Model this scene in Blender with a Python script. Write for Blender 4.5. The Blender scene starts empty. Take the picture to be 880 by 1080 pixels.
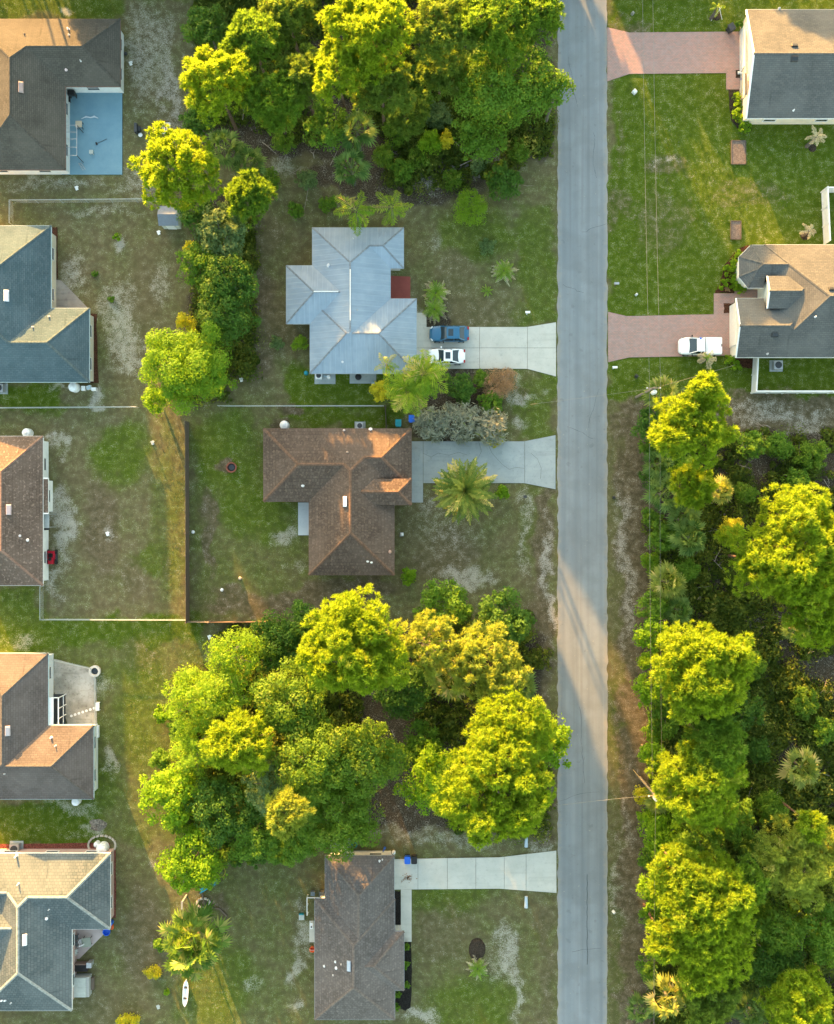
import bpy, math, random
import numpy as np
from mathutils import Vector
random.seed(7); rng = np.random.default_rng(11)
scene = bpy.context.scene
COL = scene.collection
S = 9.5; H = 110.0          # pixels per metre on the ground in the photograph, camera height
FW, FH = 880, 1080
PI = math.pi

def W(px, py, z=0.0):
    """world x,y of the point at height z that the photograph shows at pixel px,py"""
    k = (H - z) / H
    return ((px - 440) / S * k, (540 - py) / S * k)

# ------------------------------------------------------------------ nodes / materials
class NT:
    def __init__(s, mat):
        s.t = mat.node_tree; s.n = s.t.nodes; s.l = s.t.links
    def new(s, typ, **kw):
        n = s.n.new(typ)
        for k, v in kw.items(): setattr(n, k, v)
        return n
    def link(s, a, b): s.l.new(a, b)
    def setin(s, sock, v):
        if isinstance(v, (int, float)): sock.default_value = v
        elif isinstance(v, (tuple, list)): sock.default_value = tuple(v) + ((1,) if len(v) == 3 and sock.type == 'RGBA' else ())
        else: s.link(v, sock)
    def math(s, op, a, b=0.0, clamp=False):
        n = s.new('ShaderNodeMath', operation=op); n.use_clamp = clamp
        s.setin(n.inputs[0], a); s.setin(n.inputs[1], b); return n.outputs[0]
    def mix(s, f, a, b, mode='MIX'):
        n = s.new('ShaderNodeMix', data_type='RGBA', blend_type=mode)
        s.setin(n.inputs[0], f); s.setin(n.inputs[6], a); s.setin(n.inputs[7], b); return n.outputs[2]
    def noise(s, vec, scale, detail=3, rough=0.55, dist=0.0):
        n = s.new('ShaderNodeTexNoise'); n.inputs['Scale'].default_value = scale
        n.inputs['Detail'].default_value = detail; n.inputs['Roughness'].default_value = rough
        n.inputs['Distortion'].default_value = dist
        if vec is not None: s.link(vec, n.inputs['Vector'])
        return n.outputs[0]
    def ramp(s, f, lo, hi):
        n = s.new('ShaderNodeMapRange', interpolation_type='SMOOTHSTEP'); s.setin(n.inputs[0], f)
        n.inputs[1].default_value = lo; n.inputs[2].default_value = hi; return n.outputs[0]
    def scalev(s, vec, sc):
        n = s.new('ShaderNodeMapping'); s.link(vec, n.inputs[0]); n.inputs['Scale'].default_value = sc; return n.outputs[0]

def base_mat(name):
    m = bpy.data.materials.new(name); m.use_nodes = True
    nt = NT(m); b = nt.n['Principled BSDF']; b.inputs['Specular IOR Level'].default_value = 0.25
    return m, nt, b
MATS = {}
def plain(name, col, rough=0.6, metal=0.0, var=0.12, scale=3.0, spec=0.3):
    if name in MATS: return MATS[name]
    m, nt, b = base_mat(name)
    tc = nt.new('ShaderNodeTexCoord').outputs['Object']
    n1 = nt.noise(tc, scale, 4); n2 = nt.noise(tc, scale * 7, 3)
    f = nt.math('ADD', nt.math('MULTIPLY', n1, 0.6), nt.math('MULTIPLY', n2, 0.4))
    dark = tuple(c * (1 - var * 1.6) for c in col); lite = tuple(min(1, c * (1 + var)) for c in col)
    nt.setin(b.inputs['Base Color'], nt.mix(nt.ramp(f, .3, .7), dark, lite))
    b.inputs['Roughness'].default_value = rough; b.inputs['Metallic'].default_value = metal
    b.inputs['Specular IOR Level'].default_value = spec
    MATS[name] = m; return m
def foliage(name, c1, c2, trans=0.3, c3=None):
    """leaf colour varies leaf by leaf (attribute tint) and with a slow noise"""
    m, nt, b = base_mat(name)
    at = nt.new('ShaderNodeAttribute', attribute_name='tint').outputs['Fac']
    col = nt.mix(at, c1, c2)
    if c3: col = nt.mix(nt.ramp(at, .86, .98), col, c3)
    nt.setin(b.inputs['Base Color'], col)
    b.inputs['Roughness'].default_value = 0.6; b.inputs['Specular IOR Level'].default_value = 0.18
    tr = nt.new('ShaderNodeBsdfTranslucent'); nt.setin(tr.inputs[0], nt.mix(0.6, col, nt.mix(1.0, col, (1.5, 1.3, 0.5), 'MULTIPLY')))
    mx = nt.new('ShaderNodeMixShader'); mx.inputs[0].default_value = trans
    nt.link(b.outputs[0], mx.inputs[1]); nt.link(tr.outputs[0], mx.inputs[2])
    nt.link(mx.outputs[0], nt.n['Material Output'].inputs[0])
    MATS[name] = m; return m

# ------------------------------------------------------------------ object helpers
def props(o, label=None, cat=None, group=None, kind=None):
    if label: o['label'] = label
    if cat: o['category'] = cat
    if group: o['group'] = group
    if kind: o['kind'] = kind
    return o
def empty(name, loc, label, cat, group=None, rz=0.0):
    o = bpy.data.objects.new(name, None); COL.objects.link(o)
    o.location = loc; o.rotation_euler = (0, 0, rz); o.empty_display_size = .3
    return props(o, label, cat, group)
def world_off(o):
    v = Vector((0, 0, 0))
    while o is not None: v += o.location; o = o.parent
    return v
def link_mesh(name, me, parent=None, mat=None):
    o = bpy.data.objects.new(name, me); COL.objects.link(o)
    if mat is not None and not me.materials: me.materials.append(mat)
    if parent is not None: o.parent = parent
    return o
class MB:
    """collects faces; verts are world coordinates unless local=True at build"""
    def __init__(s): s.v = []; s.f = []; s.uv = []; s.has_uv = False
    def poly(s, pts, uv=None):
        i = len(s.v); s.v += [tuple(p) for p in pts]; s.f.append(tuple(range(i, i + len(pts))))
        s.uv.append(uv); s.has_uv |= uv is not None
    def box(s, c, d, rz=0.0):
        cx, cy, cz = c; x, y, z = d[0] / 2, d[1] / 2, d[2] / 2; cs, sn = math.cos(rz), math.sin(rz); P = []
        for dz in (-z, z):
            for a, b in ((-x, -y), (x, -y), (x, y), (-x, y)):
                P.append((cx + a * cs - b * sn, cy + a * sn + b * cs, cz + dz))
        i = len(s.v); s.v += P
        for q in ((3, 2, 1, 0), (4, 5, 6, 7), (0, 1, 5, 4), (1, 2, 6, 5), (2, 3, 7, 6), (3, 0, 4, 7)):
            s.f.append(tuple(i + k for k in q)); s.uv.append(None)
        return s
    def prism(s, pts, z0, z1):
        """pts counter clockwise (x,y)"""
        n = len(pts); i = len(s.v)
        s.v += [(p[0], p[1], z0) for p in pts] + [(p[0], p[1], z1) for p in pts]
        s.f.append(tuple(i + n + k for k in range(n))); s.uv.append(None)
        s.f.append(tuple(i + k for k in reversed(range(n)))); s.uv.append(None)
        for k in range(n):
            a, b = k, (k + 1) % n
            s.f.append((i + a, i + b, i + n + b, i + n + a)); s.uv.append(None)
        return s
    def tube(s, pts, rad, seg=8, cap=True):
        rings = []
        for k, p in enumerate(pts):
            p = Vector(p); r = rad[k] if isinstance(rad, (list, tuple)) else rad
            d = (Vector(pts[min(k + 1, len(pts) - 1)]) - Vector(pts[max(k - 1, 0)]))
            d = d.normalized() if d.length > 1e-6 else Vector((0, 0, 1))
            u = d.cross(Vector((0, 0, 1)) if abs(d.z) < .9 else Vector((1, 0, 0))).normalized(); w = d.cross(u)
            i = len(s.v); rings.append(i)
            for q in range(seg):
                a = 2 * PI * q / seg; s.v.append(tuple(p + u * (r * math.cos(a)) + w * (r * math.sin(a))))
        for a, b in zip(rings, rings[1:]):
            for q in range(seg):
                s.f.append((a + q, b + q, b + (q + 1) % seg, a + (q + 1) % seg)); s.uv.append(None)
        if cap:
            s.f.append(tuple(rings[0] + q for q in range(seg))); s.uv.append(None)
            s.f.append(tuple(rings[-1] + q for q in reversed(range(seg)))); s.uv.append(None)
        return s
    def lathe(s, c, prof, seg=18):
        """prof: list of (radius, z) from bottom to top"""
        rings = []
        for r, z in prof:
            i = len(s.v); rings.append(i)
            for q in range(seg):
                a = 2 * PI * q / seg; s.v.append((c[0] + r * math.cos(a), c[1] + r * math.sin(a), c[2] + z))
        for a, b in zip(rings, rings[1:]):
            for q in range(seg):
                s.f.append((a + q, a + (q + 1) % seg, b + (q + 1) % seg, b + q)); s.uv.append(None)
        s.f.append(tuple(rings[0] + q for q in reversed(range(seg)))); s.uv.append(None)
        s.f.append(tuple(rings[-1] + q for q in range(seg))); s.uv.append(None)
        return s
    def build(s, name, mat, parent=None, local=False, smooth=False, bevel=0.0):
        me = bpy.data.meshes.new(name)
        off = Vector((0, 0, 0)) if (local or parent is None) else world_off(parent)
        me.from_pydata([(a - off.x, b - off.y, c - off.z) for a, b, c in s.v], [], s.f)
        if s.has_uv:
            ul = me.uv_layers.new(name='UVMap')
            for p, uv in zip(me.polygons, s.uv):
                if uv is None: continue
                for li, c in zip(p.loop_indices, uv): ul.data[li].uv = c
        if smooth: me.shade_smooth()
        me.update()
        o = link_mesh(name, me, parent, mat)
        if bevel:
            b = o.modifiers.new('edge', 'BEVEL'); b.width = bevel; b.segments = 2; b.limit_method = 'ANGLE'
        return o
def arr_mesh(name, tris=None, quads=None, tint_t=None, tint_q=None, extra=None):
    """mesh from (n,3,3) and (n,4,3) float arrays with a per-face tint attribute"""
    tris = np.zeros((0, 3, 3)) if tris is None else tris; quads = np.zeros((0, 4, 3)) if quads is None else quads
    nt_, nq = len(tris), len(quads)
    v = np.concatenate([tris.reshape(-1, 3), quads.reshape(-1, 3)]).astype(np.float32)
    me = bpy.data.meshes.new(name)
    me.vertices.add(len(v)); me.vertices.foreach_set('co', v.ravel())
    me.loops.add(len(v)); me.loops.foreach_set('vertex_index', np.arange(len(v), dtype=np.int32))
    me.polygons.add(nt_ + nq)
    st = np.concatenate([np.arange(nt_) * 3, nt_ * 3 + np.arange(nq) * 4]).astype(np.int32)
    me.polygons.foreach_set('loop_start', st)
    tint = np.concatenate([np.zeros(0) if tint_t is None else tint_t, np.zeros(0) if tint_q is None else tint_q])
    if len(tint) == nt_ + nq:
        a = me.attributes.new('tint', 'FLOAT', 'FACE'); a.data.foreach_set('value', tint.astype(np.float32))
    if extra is not None:
        a = me.attributes.new('green', 'FLOAT', 'FACE'); a.data.foreach_set('value', extra.astype(np.float32))
    me.update(calc_edges=True); me.validate()
    return me
def nrm(a): return a / np.maximum(np.linalg.norm(a, axis=-1, keepdims=True), 1e-9)
def value_noise(x, y, scale, seed=0, octaves=3):
    out = np.zeros_like(x); amp = 1.0; tot = 0
    for o in range(octaves):
        r = np.random.default_rng(seed * 31 + o); L = r.random((256, 256))
        fx = x / scale * 2 ** o + 1000.3; fy = y / scale * 2 ** o + 1000.7
        ix = np.floor(fx).astype(int); iy = np.floor(fy).astype(int); tx = fx - ix; ty = fy - iy
        tx = tx * tx * (3 - 2 * tx); ty = ty * ty * (3 - 2 * ty)
        a = L[ix % 256, iy % 256]; b = L[(ix + 1) % 256, iy % 256]; c = L[ix % 256, (iy + 1) % 256]; d = L[(ix + 1) % 256, (iy + 1) % 256]
        out += amp * ((a * (1 - tx) + b * tx) * (1 - ty) + (c * (1 - tx) + d * tx) * ty); tot += amp; amp *= .5
    return out / tot
def smooth(a, lo, hi):
    t = np.clip((a - lo) / (hi - lo), 0, 1); return t * t * (3 - 2 * t)
SUN_EL = 7.4; SUN_DX = .38; SUN_E = 4.5; SUN_C = (1.0, .51, .14)
SKY_S = .15; SKY_DUST = 2.0; SKY_OZ = .8; EXPO = 3.18
_r = random.Random(4)
def _wh(px): return .38 if px < -70 else .34 if px < 48 else .6 if px < 85 else 1.0
def _wb(px, py): x = px - (-100 - py) * .38; return .56 if 290 < x < 380 else _wh(x)
SHADE_WOODS = [(x, y, _wb(x, y) * _r.uniform(.9, 1.08)) for x, y in [(px + _r.uniform(-12, 12), py + _r.uniform(-12, 12)) for py in (-75, -120, -170, -220) for px in range(110, 640, 42)]]  # unseen trees; heights and gaps shaped for the shade they cast
SHADE_WOODS += [(px + _r.uniform(-12, 12), py + _r.uniform(-6, 6), _r.uniform(.34, .46)) for py in (-58, -84, -112) for px in range(70, 640, 26)]
SHADE_WOODS += [(px + _r.uniform(-8, 8), py + _r.uniform(-8, 8), _wh(px) * _r.uniform(.9, 1.05)) for py in (-58, -88) for px in range(-180, 125, 22)]  # low trees added where an unseen house would cast this shade
SHADE_WOODS += [(px + _r.uniform(-14, 14), py + _r.uniform(-14, 14), _r.uniform(.38, .6) + .22 * (690 < px < 790)) for py in (-240, -300) for px in range(570, 900, 55)]
SHADE_WOODS += [(px + _r.uniform(-6, 6), -48 + _r.uniform(-4, 4), _r.uniform(.2, .28)) for px in range(60, 660, 15)]
# ------------------------------------------------------------------ ground sheet
def axis(half, step, far):
    a = list(np.arange(-half, half + step / 2, step)); d = step; x = half; o = []
    while x < far:
        d *= 1.35; x += d; o.append(x)
    return np.array([-v for v in reversed(o)] + a + o)
gx = axis(52, .2, 900); gy = axis(63, .2, 900)
GX, GY = np.meshgrid(gx, gy, indexing='xy')
PX = 440 + GX * S; PY = 540 - GY * S
wx = (value_noise(GX, GY, 2.2, 3) - .5) * 26; wy = (value_noise(GX, GY, 2.2, 4) - .5) * 26
w2x = (value_noise(GX, GY, .7, 5, 2) - .5) * 9; w2y = (value_noise(GX, GY, .7, 6, 2) - .5) * 9
QX = PX + wx + w2x; QY = PY + wy + w2y
G = np.full(GX.shape, .38); D = np.zeros_like(G); SA = np.zeros_like(G); LI = np.zeros_like(G)
def ell(cx, cy, rx, ry, soft=.5, rot=0.0):
    c, s = math.cos(rot), math.sin(rot); a = ((QX - cx) * c + (QY - cy) * s) / rx; b = (-(QX - cx) * s + (QY - cy) * c) / ry
    return 1 - smooth(np.sqrt(a * a + b * b), 1 - soft, 1 + soft * .4)
def rec(x0, y0, x1, y1, soft=8):
    dx = np.maximum(x0 - QX, QX - x1); dy = np.maximum(y0 - QY, QY - y1); d = np.maximum(dx, dy)
    return 1 - smooth(d, -soft, soft * .5)
def put(A, m, v):
    A[:] = A * (1 - m) + v * m
# green lawns
for r, v in (((640, -60, 900, 425), .95), ((-200, 640, 215, 690), .92), ((56, 676, 215, 890), .55), ((300, 385, 420, 430), .93), ((290, 430, 420, 455), .95),
             ((-60, 403, 75, 434), .95), ((-60, 846, 110, 898), .95), ((202, 440, 330, 655), .52), ((434, 936, 585, 1090), .42),
             ((-200, -100, 200, 22), .78), ((200, 900, 335, 1100), .45), ((50, 434, 200, 655), .32), ((56, 214, 195, 430), .33), ((130, 0, 200, 214), .32),
             ((440, 210, 588, 345), .42), ((-60, 616, 48, 660), .75), ((545, 215, 590, 345), .72), ((120, 898, 200, 1100), .4), ((545, 390, 590, 470), .7)):
    put(G, rec(*r), v)
for e, v in (((735, 75, 60, 60), 1), ((760, 190, 90, 40), .98), ((750, 280, 40, 70), 1), ((715, 100, 70, 40), .95), ((800, 160, 80, 22), 1), ((730, 400, 90, 18), .9),
             ((130, 480, 34, 38), .9), ((165, 590, 30, 22), .8), ((240, 480, 40, 50), .85), ((270, 540, 44, 40), .85), ((520, 250, 30, 25), .8), ((480, 245, 25, 22), .75),
             ((510, 265, 30, 20), .7), ((500, 1060, 50, 40), .8), ((470, 940, 60, 25), .75), ((230, 1040, 50, 60), .75), ((560, 540, 16, 60), .6), ((120, 350, 40, 30), .5),
             ((150, 740, 30, 80), .75), ((100, 830, 30, 30), .8)):
    put(G, ell(*e) * .85, v)
put(G, ell(180, 545, 20, 115) * .9, .58)  # cover mix set so the sunlit strip by the fence reads brighter
# worn, dry or bare earth
for e, v in (((708, 175, 30, 14), .55), ((700, 235, 38, 50), .42), ((790, 205, 60, 14), .4), ((660, 35, 40, 20), .6), ((655, 150, 10, 40), .4), ((660, 215, 12, 26), .45), ((730, 40, 30, 14), .5), ((640, 215, 30, 30), .5),
             ((150, 320, 30, 70), .45), ((105, 560, 26, 70), .7), ((140, 610, 20, 30), .5), ((175, 600, 6, 30), .4), ((180, 160, 14, 120), .55), ((320, 690, 60, 40), .3),
             ((500, 330, 60, 26), .5), ((480, 290, 30, 30), .45), ((470, 585, 50, 40), .6), ((440, 560, 30, 30), .4), ((150, 990, 34, 70), .6), ((105, 1060, 60, 24), .45), ((150, 690, 30, 26), .4), ((125, 660, 26, 10), .2),
             ((470, 985, 40, 40), .45), ((270, 350, 32, 70), .85), ((262, 300, 24, 60), .8), ((300, 345, 40, 36), .5), ((280, 250, 36, 30), .5), ((305, 428, 20, 10), .9), ((294, 446, 11, 9), .95),
             ((245, 493, 10, 10), .9), ((255, 635, 60, 20), .7), ((330, 635, 70, 22), .8), ((220, 560, 10, 60), .7), ((390, 617, 50, 12), .9), ((560, 655, 20, 40), .7), ((220, 955, 22, 12), .6), ((235, 960, 10, 14), .7)):
    put(D, ell(*e) * .95, v)
for r, v in (((641, 425, 690, 1100), .8), ((560, 520, 588, 900), .75), ((566, 945, 588, 1100), .5), ((546, 470, 562, 620), .35), ((690, 412, 900, 455), .75), ((117, 895, 123, 968), 0), ((545, 395, 562, 425), .6)):
    put(D, rec(*r), v)
put(D, rec(640, 425, 655, 1100, 6), .42); put(D, rec(668, 425, 692, 1100, 6), .95)
put(G, rec(641, 425, 690, 1100), .5); put(G, rec(640, 900, 668, 1100), .6); put(G, ell(655, 760, 12, 60), .7)
# leaf litter under the woodlots
for r in ((203, -60, 586, 172), (690, 450, 1200, 1200), (225, 665, 580, 880)):
    put(LI, rec(*r, 16), 1)
for e in ((235, 250, 34, 60), (235, 320, 40, 60), (200, 385, 40, 40), (420, 190, 120, 26), (430, 745, 90, 30), (480, 415, 40, 22), (470, 450, 46, 16), (460, 330, 14, 20)):
    put(LI, ell(*e), 1)
put(G, np.clip(LI, 0, 1) * .8, .2); put(D, LI * .5, .7)
# pale sand showing through thin turf
for e, v in (((70, 10, 14, 8), 1), ((152, 60, 22, 60), .62), ((180, 90, 12, 70), .66), ((170, 40, 16, 30), .5), ((60, 195, 70, 10), .5), ((150, 192, 30, 14), .5),
             ((126, 255, 9, 8), 1), ((75, 290, 14, 30), .6), ((125, 345, 16, 50), .68), ((135, 370, 14, 40), .66), ((110, 330, 16, 30), .5), ((100, 222, 50, 8), .4), ((170, 300, 12, 30), .45), ((103, 420, 8, 7), 1), ((60, 407, 20, 3), .7),
             ((70, 560, 9, 42), .92), ((62, 530, 9, 30), .8), ((58, 610, 9, 30), .6), ((66, 470, 8, 18), .6), ((55, 462, 6, 9), .9), ((115, 565, 8, 12), .5),
             ((115, 800, 6, 18), .85), ((75, 850, 40, 7), .55), ((100, 870, 14, 7), .8), ((20, 675, 20, 9), .6), ((105, 730, 8, 30), .45), ((80, 880, 30, 5), .3),
             ((303, 563, 10, 12), .85), ((310, 600, 10, 10), .4), ((490, 612, 34, 12), .8), ((450, 530, 18, 10), .6), ((552, 528, 10, 14), .9), ((553, 560, 6, 60), .45), ((578, 600, 6, 60), .7), ((582, 640, 5, 40), .7), ((470, 560, 40, 40), .28),
             ((552, 415, 22, 10), .6), ((545, 448, 14, 8), .6), ((540, 398, 14, 8), .5), ((440, 330, 8, 10), .5), ((455, 255, 12, 14), .4), ((395, 310, 8, 8), .3),
             ((500, 175, 40, 10), .6), ((300, 175, 16, 14), .6), ((455, 190, 30, 14), .5), ((420, 170, 10, 30), .4), ((490, 165, 20, 10), .5),
             ((537, 1010, 10, 30), .75), ((545, 1045, 6, 40), .72), ((530, 985, 8, 22), .6), ((445, 1072, 22, 9), .9), ((520, 1020, 12, 24), .4), ((318, 990, 10, 20), .7), ((310, 1020, 8, 16), .7), ((318, 955, 8, 16), .5), ((310, 1055, 8, 10), .7),
             ((570, 900, 12, 8), .5), ((480, 890, 60, 7), .5), ((578, 872, 7, 16), .7), ((660, 600, 9, 100), .5), ((655, 545, 6, 40), .5), ((650, 930, 7, 60), .4), ((660, 870, 5, 40), .45), ((830, 440, 60, 6), .6), ((790, 430, 60, 8), .5), ((850, 450, 30, 10), .5),
             ((430, 880, 60, 10), .4), ((800, 660, 20, 20), .4), ((790, 460, 20, 20), .4), ((265, 1040, 10, 10), .4), ((160, 905, 6, 6), .5), ((705, 172, 16, 5), .6)):
    put(SA, ell(*e, .8), v)
put(SA, rec(590 - 8, 640, 588, 760, 4) * .3, .4)
n = len(gx) * len(gy)
# gentle unevenness of the soil (flat under what is built)
co = np.stack([GX, GY, (value_noise(GX, GY, 1.1, 21, 3) - .62) * .05], -1).reshape(-1, 3).astype(np.float32)
co[:, 2] = np.minimum(co[:, 2], 0.0)
nx, ny = len(gx), len(gy)
i = (np.arange(ny - 1)[:, None] * nx + np.arange(nx - 1)[None]).ravel()
fq = np.stack([i, i + 1, i + nx + 1, i + nx], 1).astype(np.int32)
me = bpy.data.meshes.new('ground'); me.vertices.add(n); me.vertices.foreach_set('co', co.ravel())
me.loops.add(fq.size); me.loops.foreach_set('vertex_index', fq.ravel()); me.polygons.add(len(fq)); me.polygons.foreach_set('loop_start', (np.arange(len(fq)) * 4).astype(np.int32))
me.update(calc_edges=True)
ca = me.attributes.new('cover', 'FLOAT_COLOR', 'POINT')
ca.data.foreach_set('color', np.stack([G, D, SA, LI], -1).reshape(-1).astype(np.float32))
def ground_mat():
    m, nt, b = base_mat('ground_soil')
    tc = nt.new('ShaderNodeTexCoord').outputs['Object']
    at = nt.new('ShaderNodeAttribute', attribute_name='cover'); sep = nt.new('ShaderNodeSeparateColor'); nt.link(at.outputs['Color'], sep.inputs[0])
    r, g, bl, al = sep.outputs[0], sep.outputs[1], sep.outputs[2], at.outputs['Alpha']
    nb = nt.noise(tc, .35, 4); nm = nt.noise(tc, 1.3, 5, .62); nf = nt.noise(tc, 7, 4, .65); nff = nt.noise(tc, 26, 3, .7)
    dry = nt.mix(nt.ramp(nm, .32, .68), (.088, .076, .038), (.15, .128, .074))
    dry = nt.mix(nt.math('MULTIPLY', nt.ramp(nff, .45, .75), .55), dry, (.19, .16, .095))
    grn = nt.mix(nt.ramp(nm, .3, .7), (.044, .078, .005), (.088, .124, .011))
    grn = nt.mix(nt.math('MULTIPLY', nt.ramp(nff, .5, .78), .5), grn, (.1, .125, .03))
    def fac(v, wb, wm, wf, wff, gain):
        t = nt.math('ADD', nt.math('MULTIPLY', nt.math('SUBTRACT', nb, .5), wb), nt.math('MULTIPLY', nt.math('SUBTRACT', nm, .5), wm))
        t = nt.math('ADD', t, nt.math('ADD', nt.math('MULTIPLY', nt.math('SUBTRACT', nf, .5), wf), nt.math('MULTIPLY', nt.math('SUBTRACT', nff, .5), wff)))
        return nt.ramp(nt.math('MULTIPLY', nt.math('SUBTRACT', nt.math('ADD', v, t), .5), gain), -.5, .5)
    c = nt.mix(fac(r, .6, .7, .35, .25, 1.25), dry, grn)
    dirt = nt.mix(nt.ramp(nm, .35, .65), (.066, .055, .03), (.122, .1, .06))
    dirt = nt.mix(nt.math('MULTIPLY', nt.ramp(nff, .48, .75), .5), dirt, (.19, .14, .1))
    c = nt.mix(fac(g, .3, .8, .7, .6, 1.5), c, dirt)
    lit = nt.mix(nt.ramp(nf, .35, .7), (.032, .026, .017), (.09, .072, .048))
    lit = nt.mix(nt.math('MULTIPLY', nt.ramp(nff, .55, .75), .5), lit, (.13, .11, .085))
    c = nt.mix(fac(al, .2, .5, .5, .3, 2), c, lit)
    sand = nt.mix(nt.ramp(nff, .35, .7), (.3, .28, .24), (.54, .52, .47))
    c = nt.mix(nt.math('MULTIPLY', fac(nt.math('MULTIPLY', bl, .84), .3, 1.5, 2.0, 2.2, 1.6), .68), c, sand)
    nt.setin(b.inputs['Base Color'], c); b.inputs['Roughness'].default_value = .95; b.inputs['Specular IOR Level'].default_value = .05
    bp = nt.new('ShaderNodeBump'); bp.inputs['Strength'].default_value = .6; bp.inputs['Distance'].default_value = .04
    nt.setin(bp.inputs['Height'], nt.math('ADD', nt.math('MULTIPLY', nf, .6), nff)); nt.link(bp.outputs[0], b.inputs['Normal'])
    return m
props(link_mesh('ground', me, None, ground_mat()), kind='structure')

# ------------------------------------------------------------------ road, driveways, patios
HARD = []      # (x0,y0,x1,y1) pixel boxes where no grass grows
def road_mat():
    m, nt, b = base_mat('asphalt')
    tc = nt.new('ShaderNodeTexCoord').outputs['Object']
    st = nt.scalev(tc, (1, .04, 1)); n1 = nt.noise(st, 1.1, 4); n2 = nt.noise(tc, .5, 4); n3 = nt.noise(tc, 18, 3, .7); n4 = nt.noise(tc, 2.5, 5, .6)
    c = nt.mix(nt.ramp(n1, .3, .7), (.18, .207, .225), (.224, .25, .266))
    c = nt.mix(nt.math('MULTIPLY', nt.ramp(n2, .4, .7), .5), c, (.158, .175, .184))
    c = nt.mix(nt.math('MULTIPLY', nt.ramp(n3, .45, .7), .4), c, (.25, .262, .262))
    c = nt.mix(nt.math('MULTIPLY', nt.ramp(n4, .6, .75), .45), c, (.13, .13, .125)); n5 = nt.noise(tc, .16, 3, .5); c = nt.mix(nt.math('MULTIPLY', nt.ramp(n5, .5, .56), .22), c, (.14, .152, .16)); n6 = nt.noise(nt.scalev(tc, (1.4, .02, 1)), 1.7, 2, .5); c = nt.mix(nt.math('MULTIPLY', nt.ramp(n6, .52, .72), .4), c, (.145, .157, .165))
    sx = nt.new('ShaderNodeSeparateXYZ'); nt.link(tc, sx.inputs[0]); off = nt.math('ABSOLUTE', nt.math('SUBTRACT', sx.outputs[0], 18.36))
    edge = nt.math('MULTIPLY', nt.ramp(nt.math('ADD', off, nt.math('MULTIPLY', nt.math('SUBTRACT', nt.noise(tc, 1.6, 5, .65), .5), 1.3)), 2.25, 2.85), .75)
    c = nt.mix(edge, c, (.27, .25, .215))
    trk = nt.ramp(nt.math('ABSOLUTE', nt.math('SUBTRACT', nt.math('ABSOLUTE', nt.math('SUBTRACT', off, 1.35)), .72)), .32, .05); c = nt.mix(nt.math('MULTIPLY', nt.math('MULTIPLY', trk, nt.noise(st, .8, 3)), .38), c, (.125, .14, .15))
    n7 = nt.noise(tc, .85, 2, .5); c = nt.mix(nt.math('MULTIPLY', nt.ramp(n7, .68, .72), .25), c, (.1, .108, .112)); n8 = nt.noise(tc, 3.1, 2, .5); c = nt.mix(nt.math('MULTIPLY', nt.ramp(n8, .72, .76), .6), c, (.33, .31, .27))
    nt.setin(b.inputs['Base Color'], c); b.inputs['Roughness'].default_value = .85; b.inputs['Specular IOR Level'].default_value = .2
    bp = nt.new('ShaderNodeBump'); bp.inputs['Strength'].default_value = .25; bp.inputs['Distance'].default_value = .02; nt.link(n3, bp.inputs['Height']); nt.link(bp.outputs[0], b.inputs['Normal'])
    return m
mb = MB(); ys = sorted(set(list(np.arange(-64, 64.1, .2)) + [-700, -300, -120, 120, 300, 700])); L = []
for y in ys:
    ln = (float(value_noise(np.array([3.3]), np.array([y]), .9, 8, 4)[0]) - .5) * .34; rn = (float(value_noise(np.array([9.3]), np.array([y]), .8, 9, 4)[0]) - .5) * .34
    L.append((W(588.3, 0)[0] + ln, W(640.6, 0)[0] + rn, y))
for (a, b_, y), (a2, b2, y2) in zip(L, L[1:]):
    c1 = (a + b_) / 2; c2 = (a2 + b2) / 2
    mb.poly([(a, y, .012), (c1, y, .06), (c2, y2, .06), (a2, y2, .012)]); mb.poly([(c1, y, .06), (b_, y, .012), (b2, y2, .012), (c2, y2, .06)])
    mb.poly([(a, y, -.1), (a, y, .012), (a2, y2, .012), (a2, y2, -.1)]); mb.poly([(b_, y, .012), (b_, y, -.1), (b2, y2, -.1), (b2, y2, .012)])
props(mb.build('road', road_mat()), kind='structure'); HARD.append((586, -50, 643, 1130))
# long seam down the road near the lower driveway
pl = [W(619.5 + random.uniform(-.5, .5), y) for y in range(922, 1022, 5)]
mbs = MB()
for p, q in zip(pl, pl[1:]): mbs.poly([(p[0] - .02, p[1], .0645), (q[0] - .02, q[1], .0645), (q[0] + .03, q[1], .0645), (p[0] + .03, p[1], .0645)][::-1])
for x0, y0, dx, dy, n_ in ((590, 845, 7, -1.2, 7), (640, 236, -6, 1.5, 5), (600, 60, 1.5, 6, 9), (632, 410, -1, 7, 8), (598, 450, 5, 2, 6), (611, 745, .6, 7, 12), (634, 1000, -6, 1, 5), (594, 300, 4, 1.5, 6), (626, 140, .4, 6, 9)):
    x, y = x0, y0
    for k in range(n_):
        x2, y2 = x + dx * random.uniform(.6, 1.2) + random.uniform(-1.5, 1.5), y + dy * random.uniform(.6, 1.2) + random.uniform(-1.5, 1.5); p, q = W(x, y), W(x2, y2); d = Vector((q[0] - p[0], q[1] - p[1])).normalized() * random.uniform(.006, .014); zz = lambda a: .012 + .048 * max(0, 1 - abs(a[0] - 18.36) / 2.75) + .006
        mbs.poly([(p[0] + d.y, p[1] - d.x, zz(p)), (q[0] + d.y, q[1] - d.x, zz(q)), (q[0] - d.y, q[1] + d.x, zz(q)), (p[0] - d.y, p[1] + d.x, zz(p))]); x, y = x2, y2
props(mbs.build('road_crack', plain('tar', (.03, .03, .03))), kind='structure')

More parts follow.
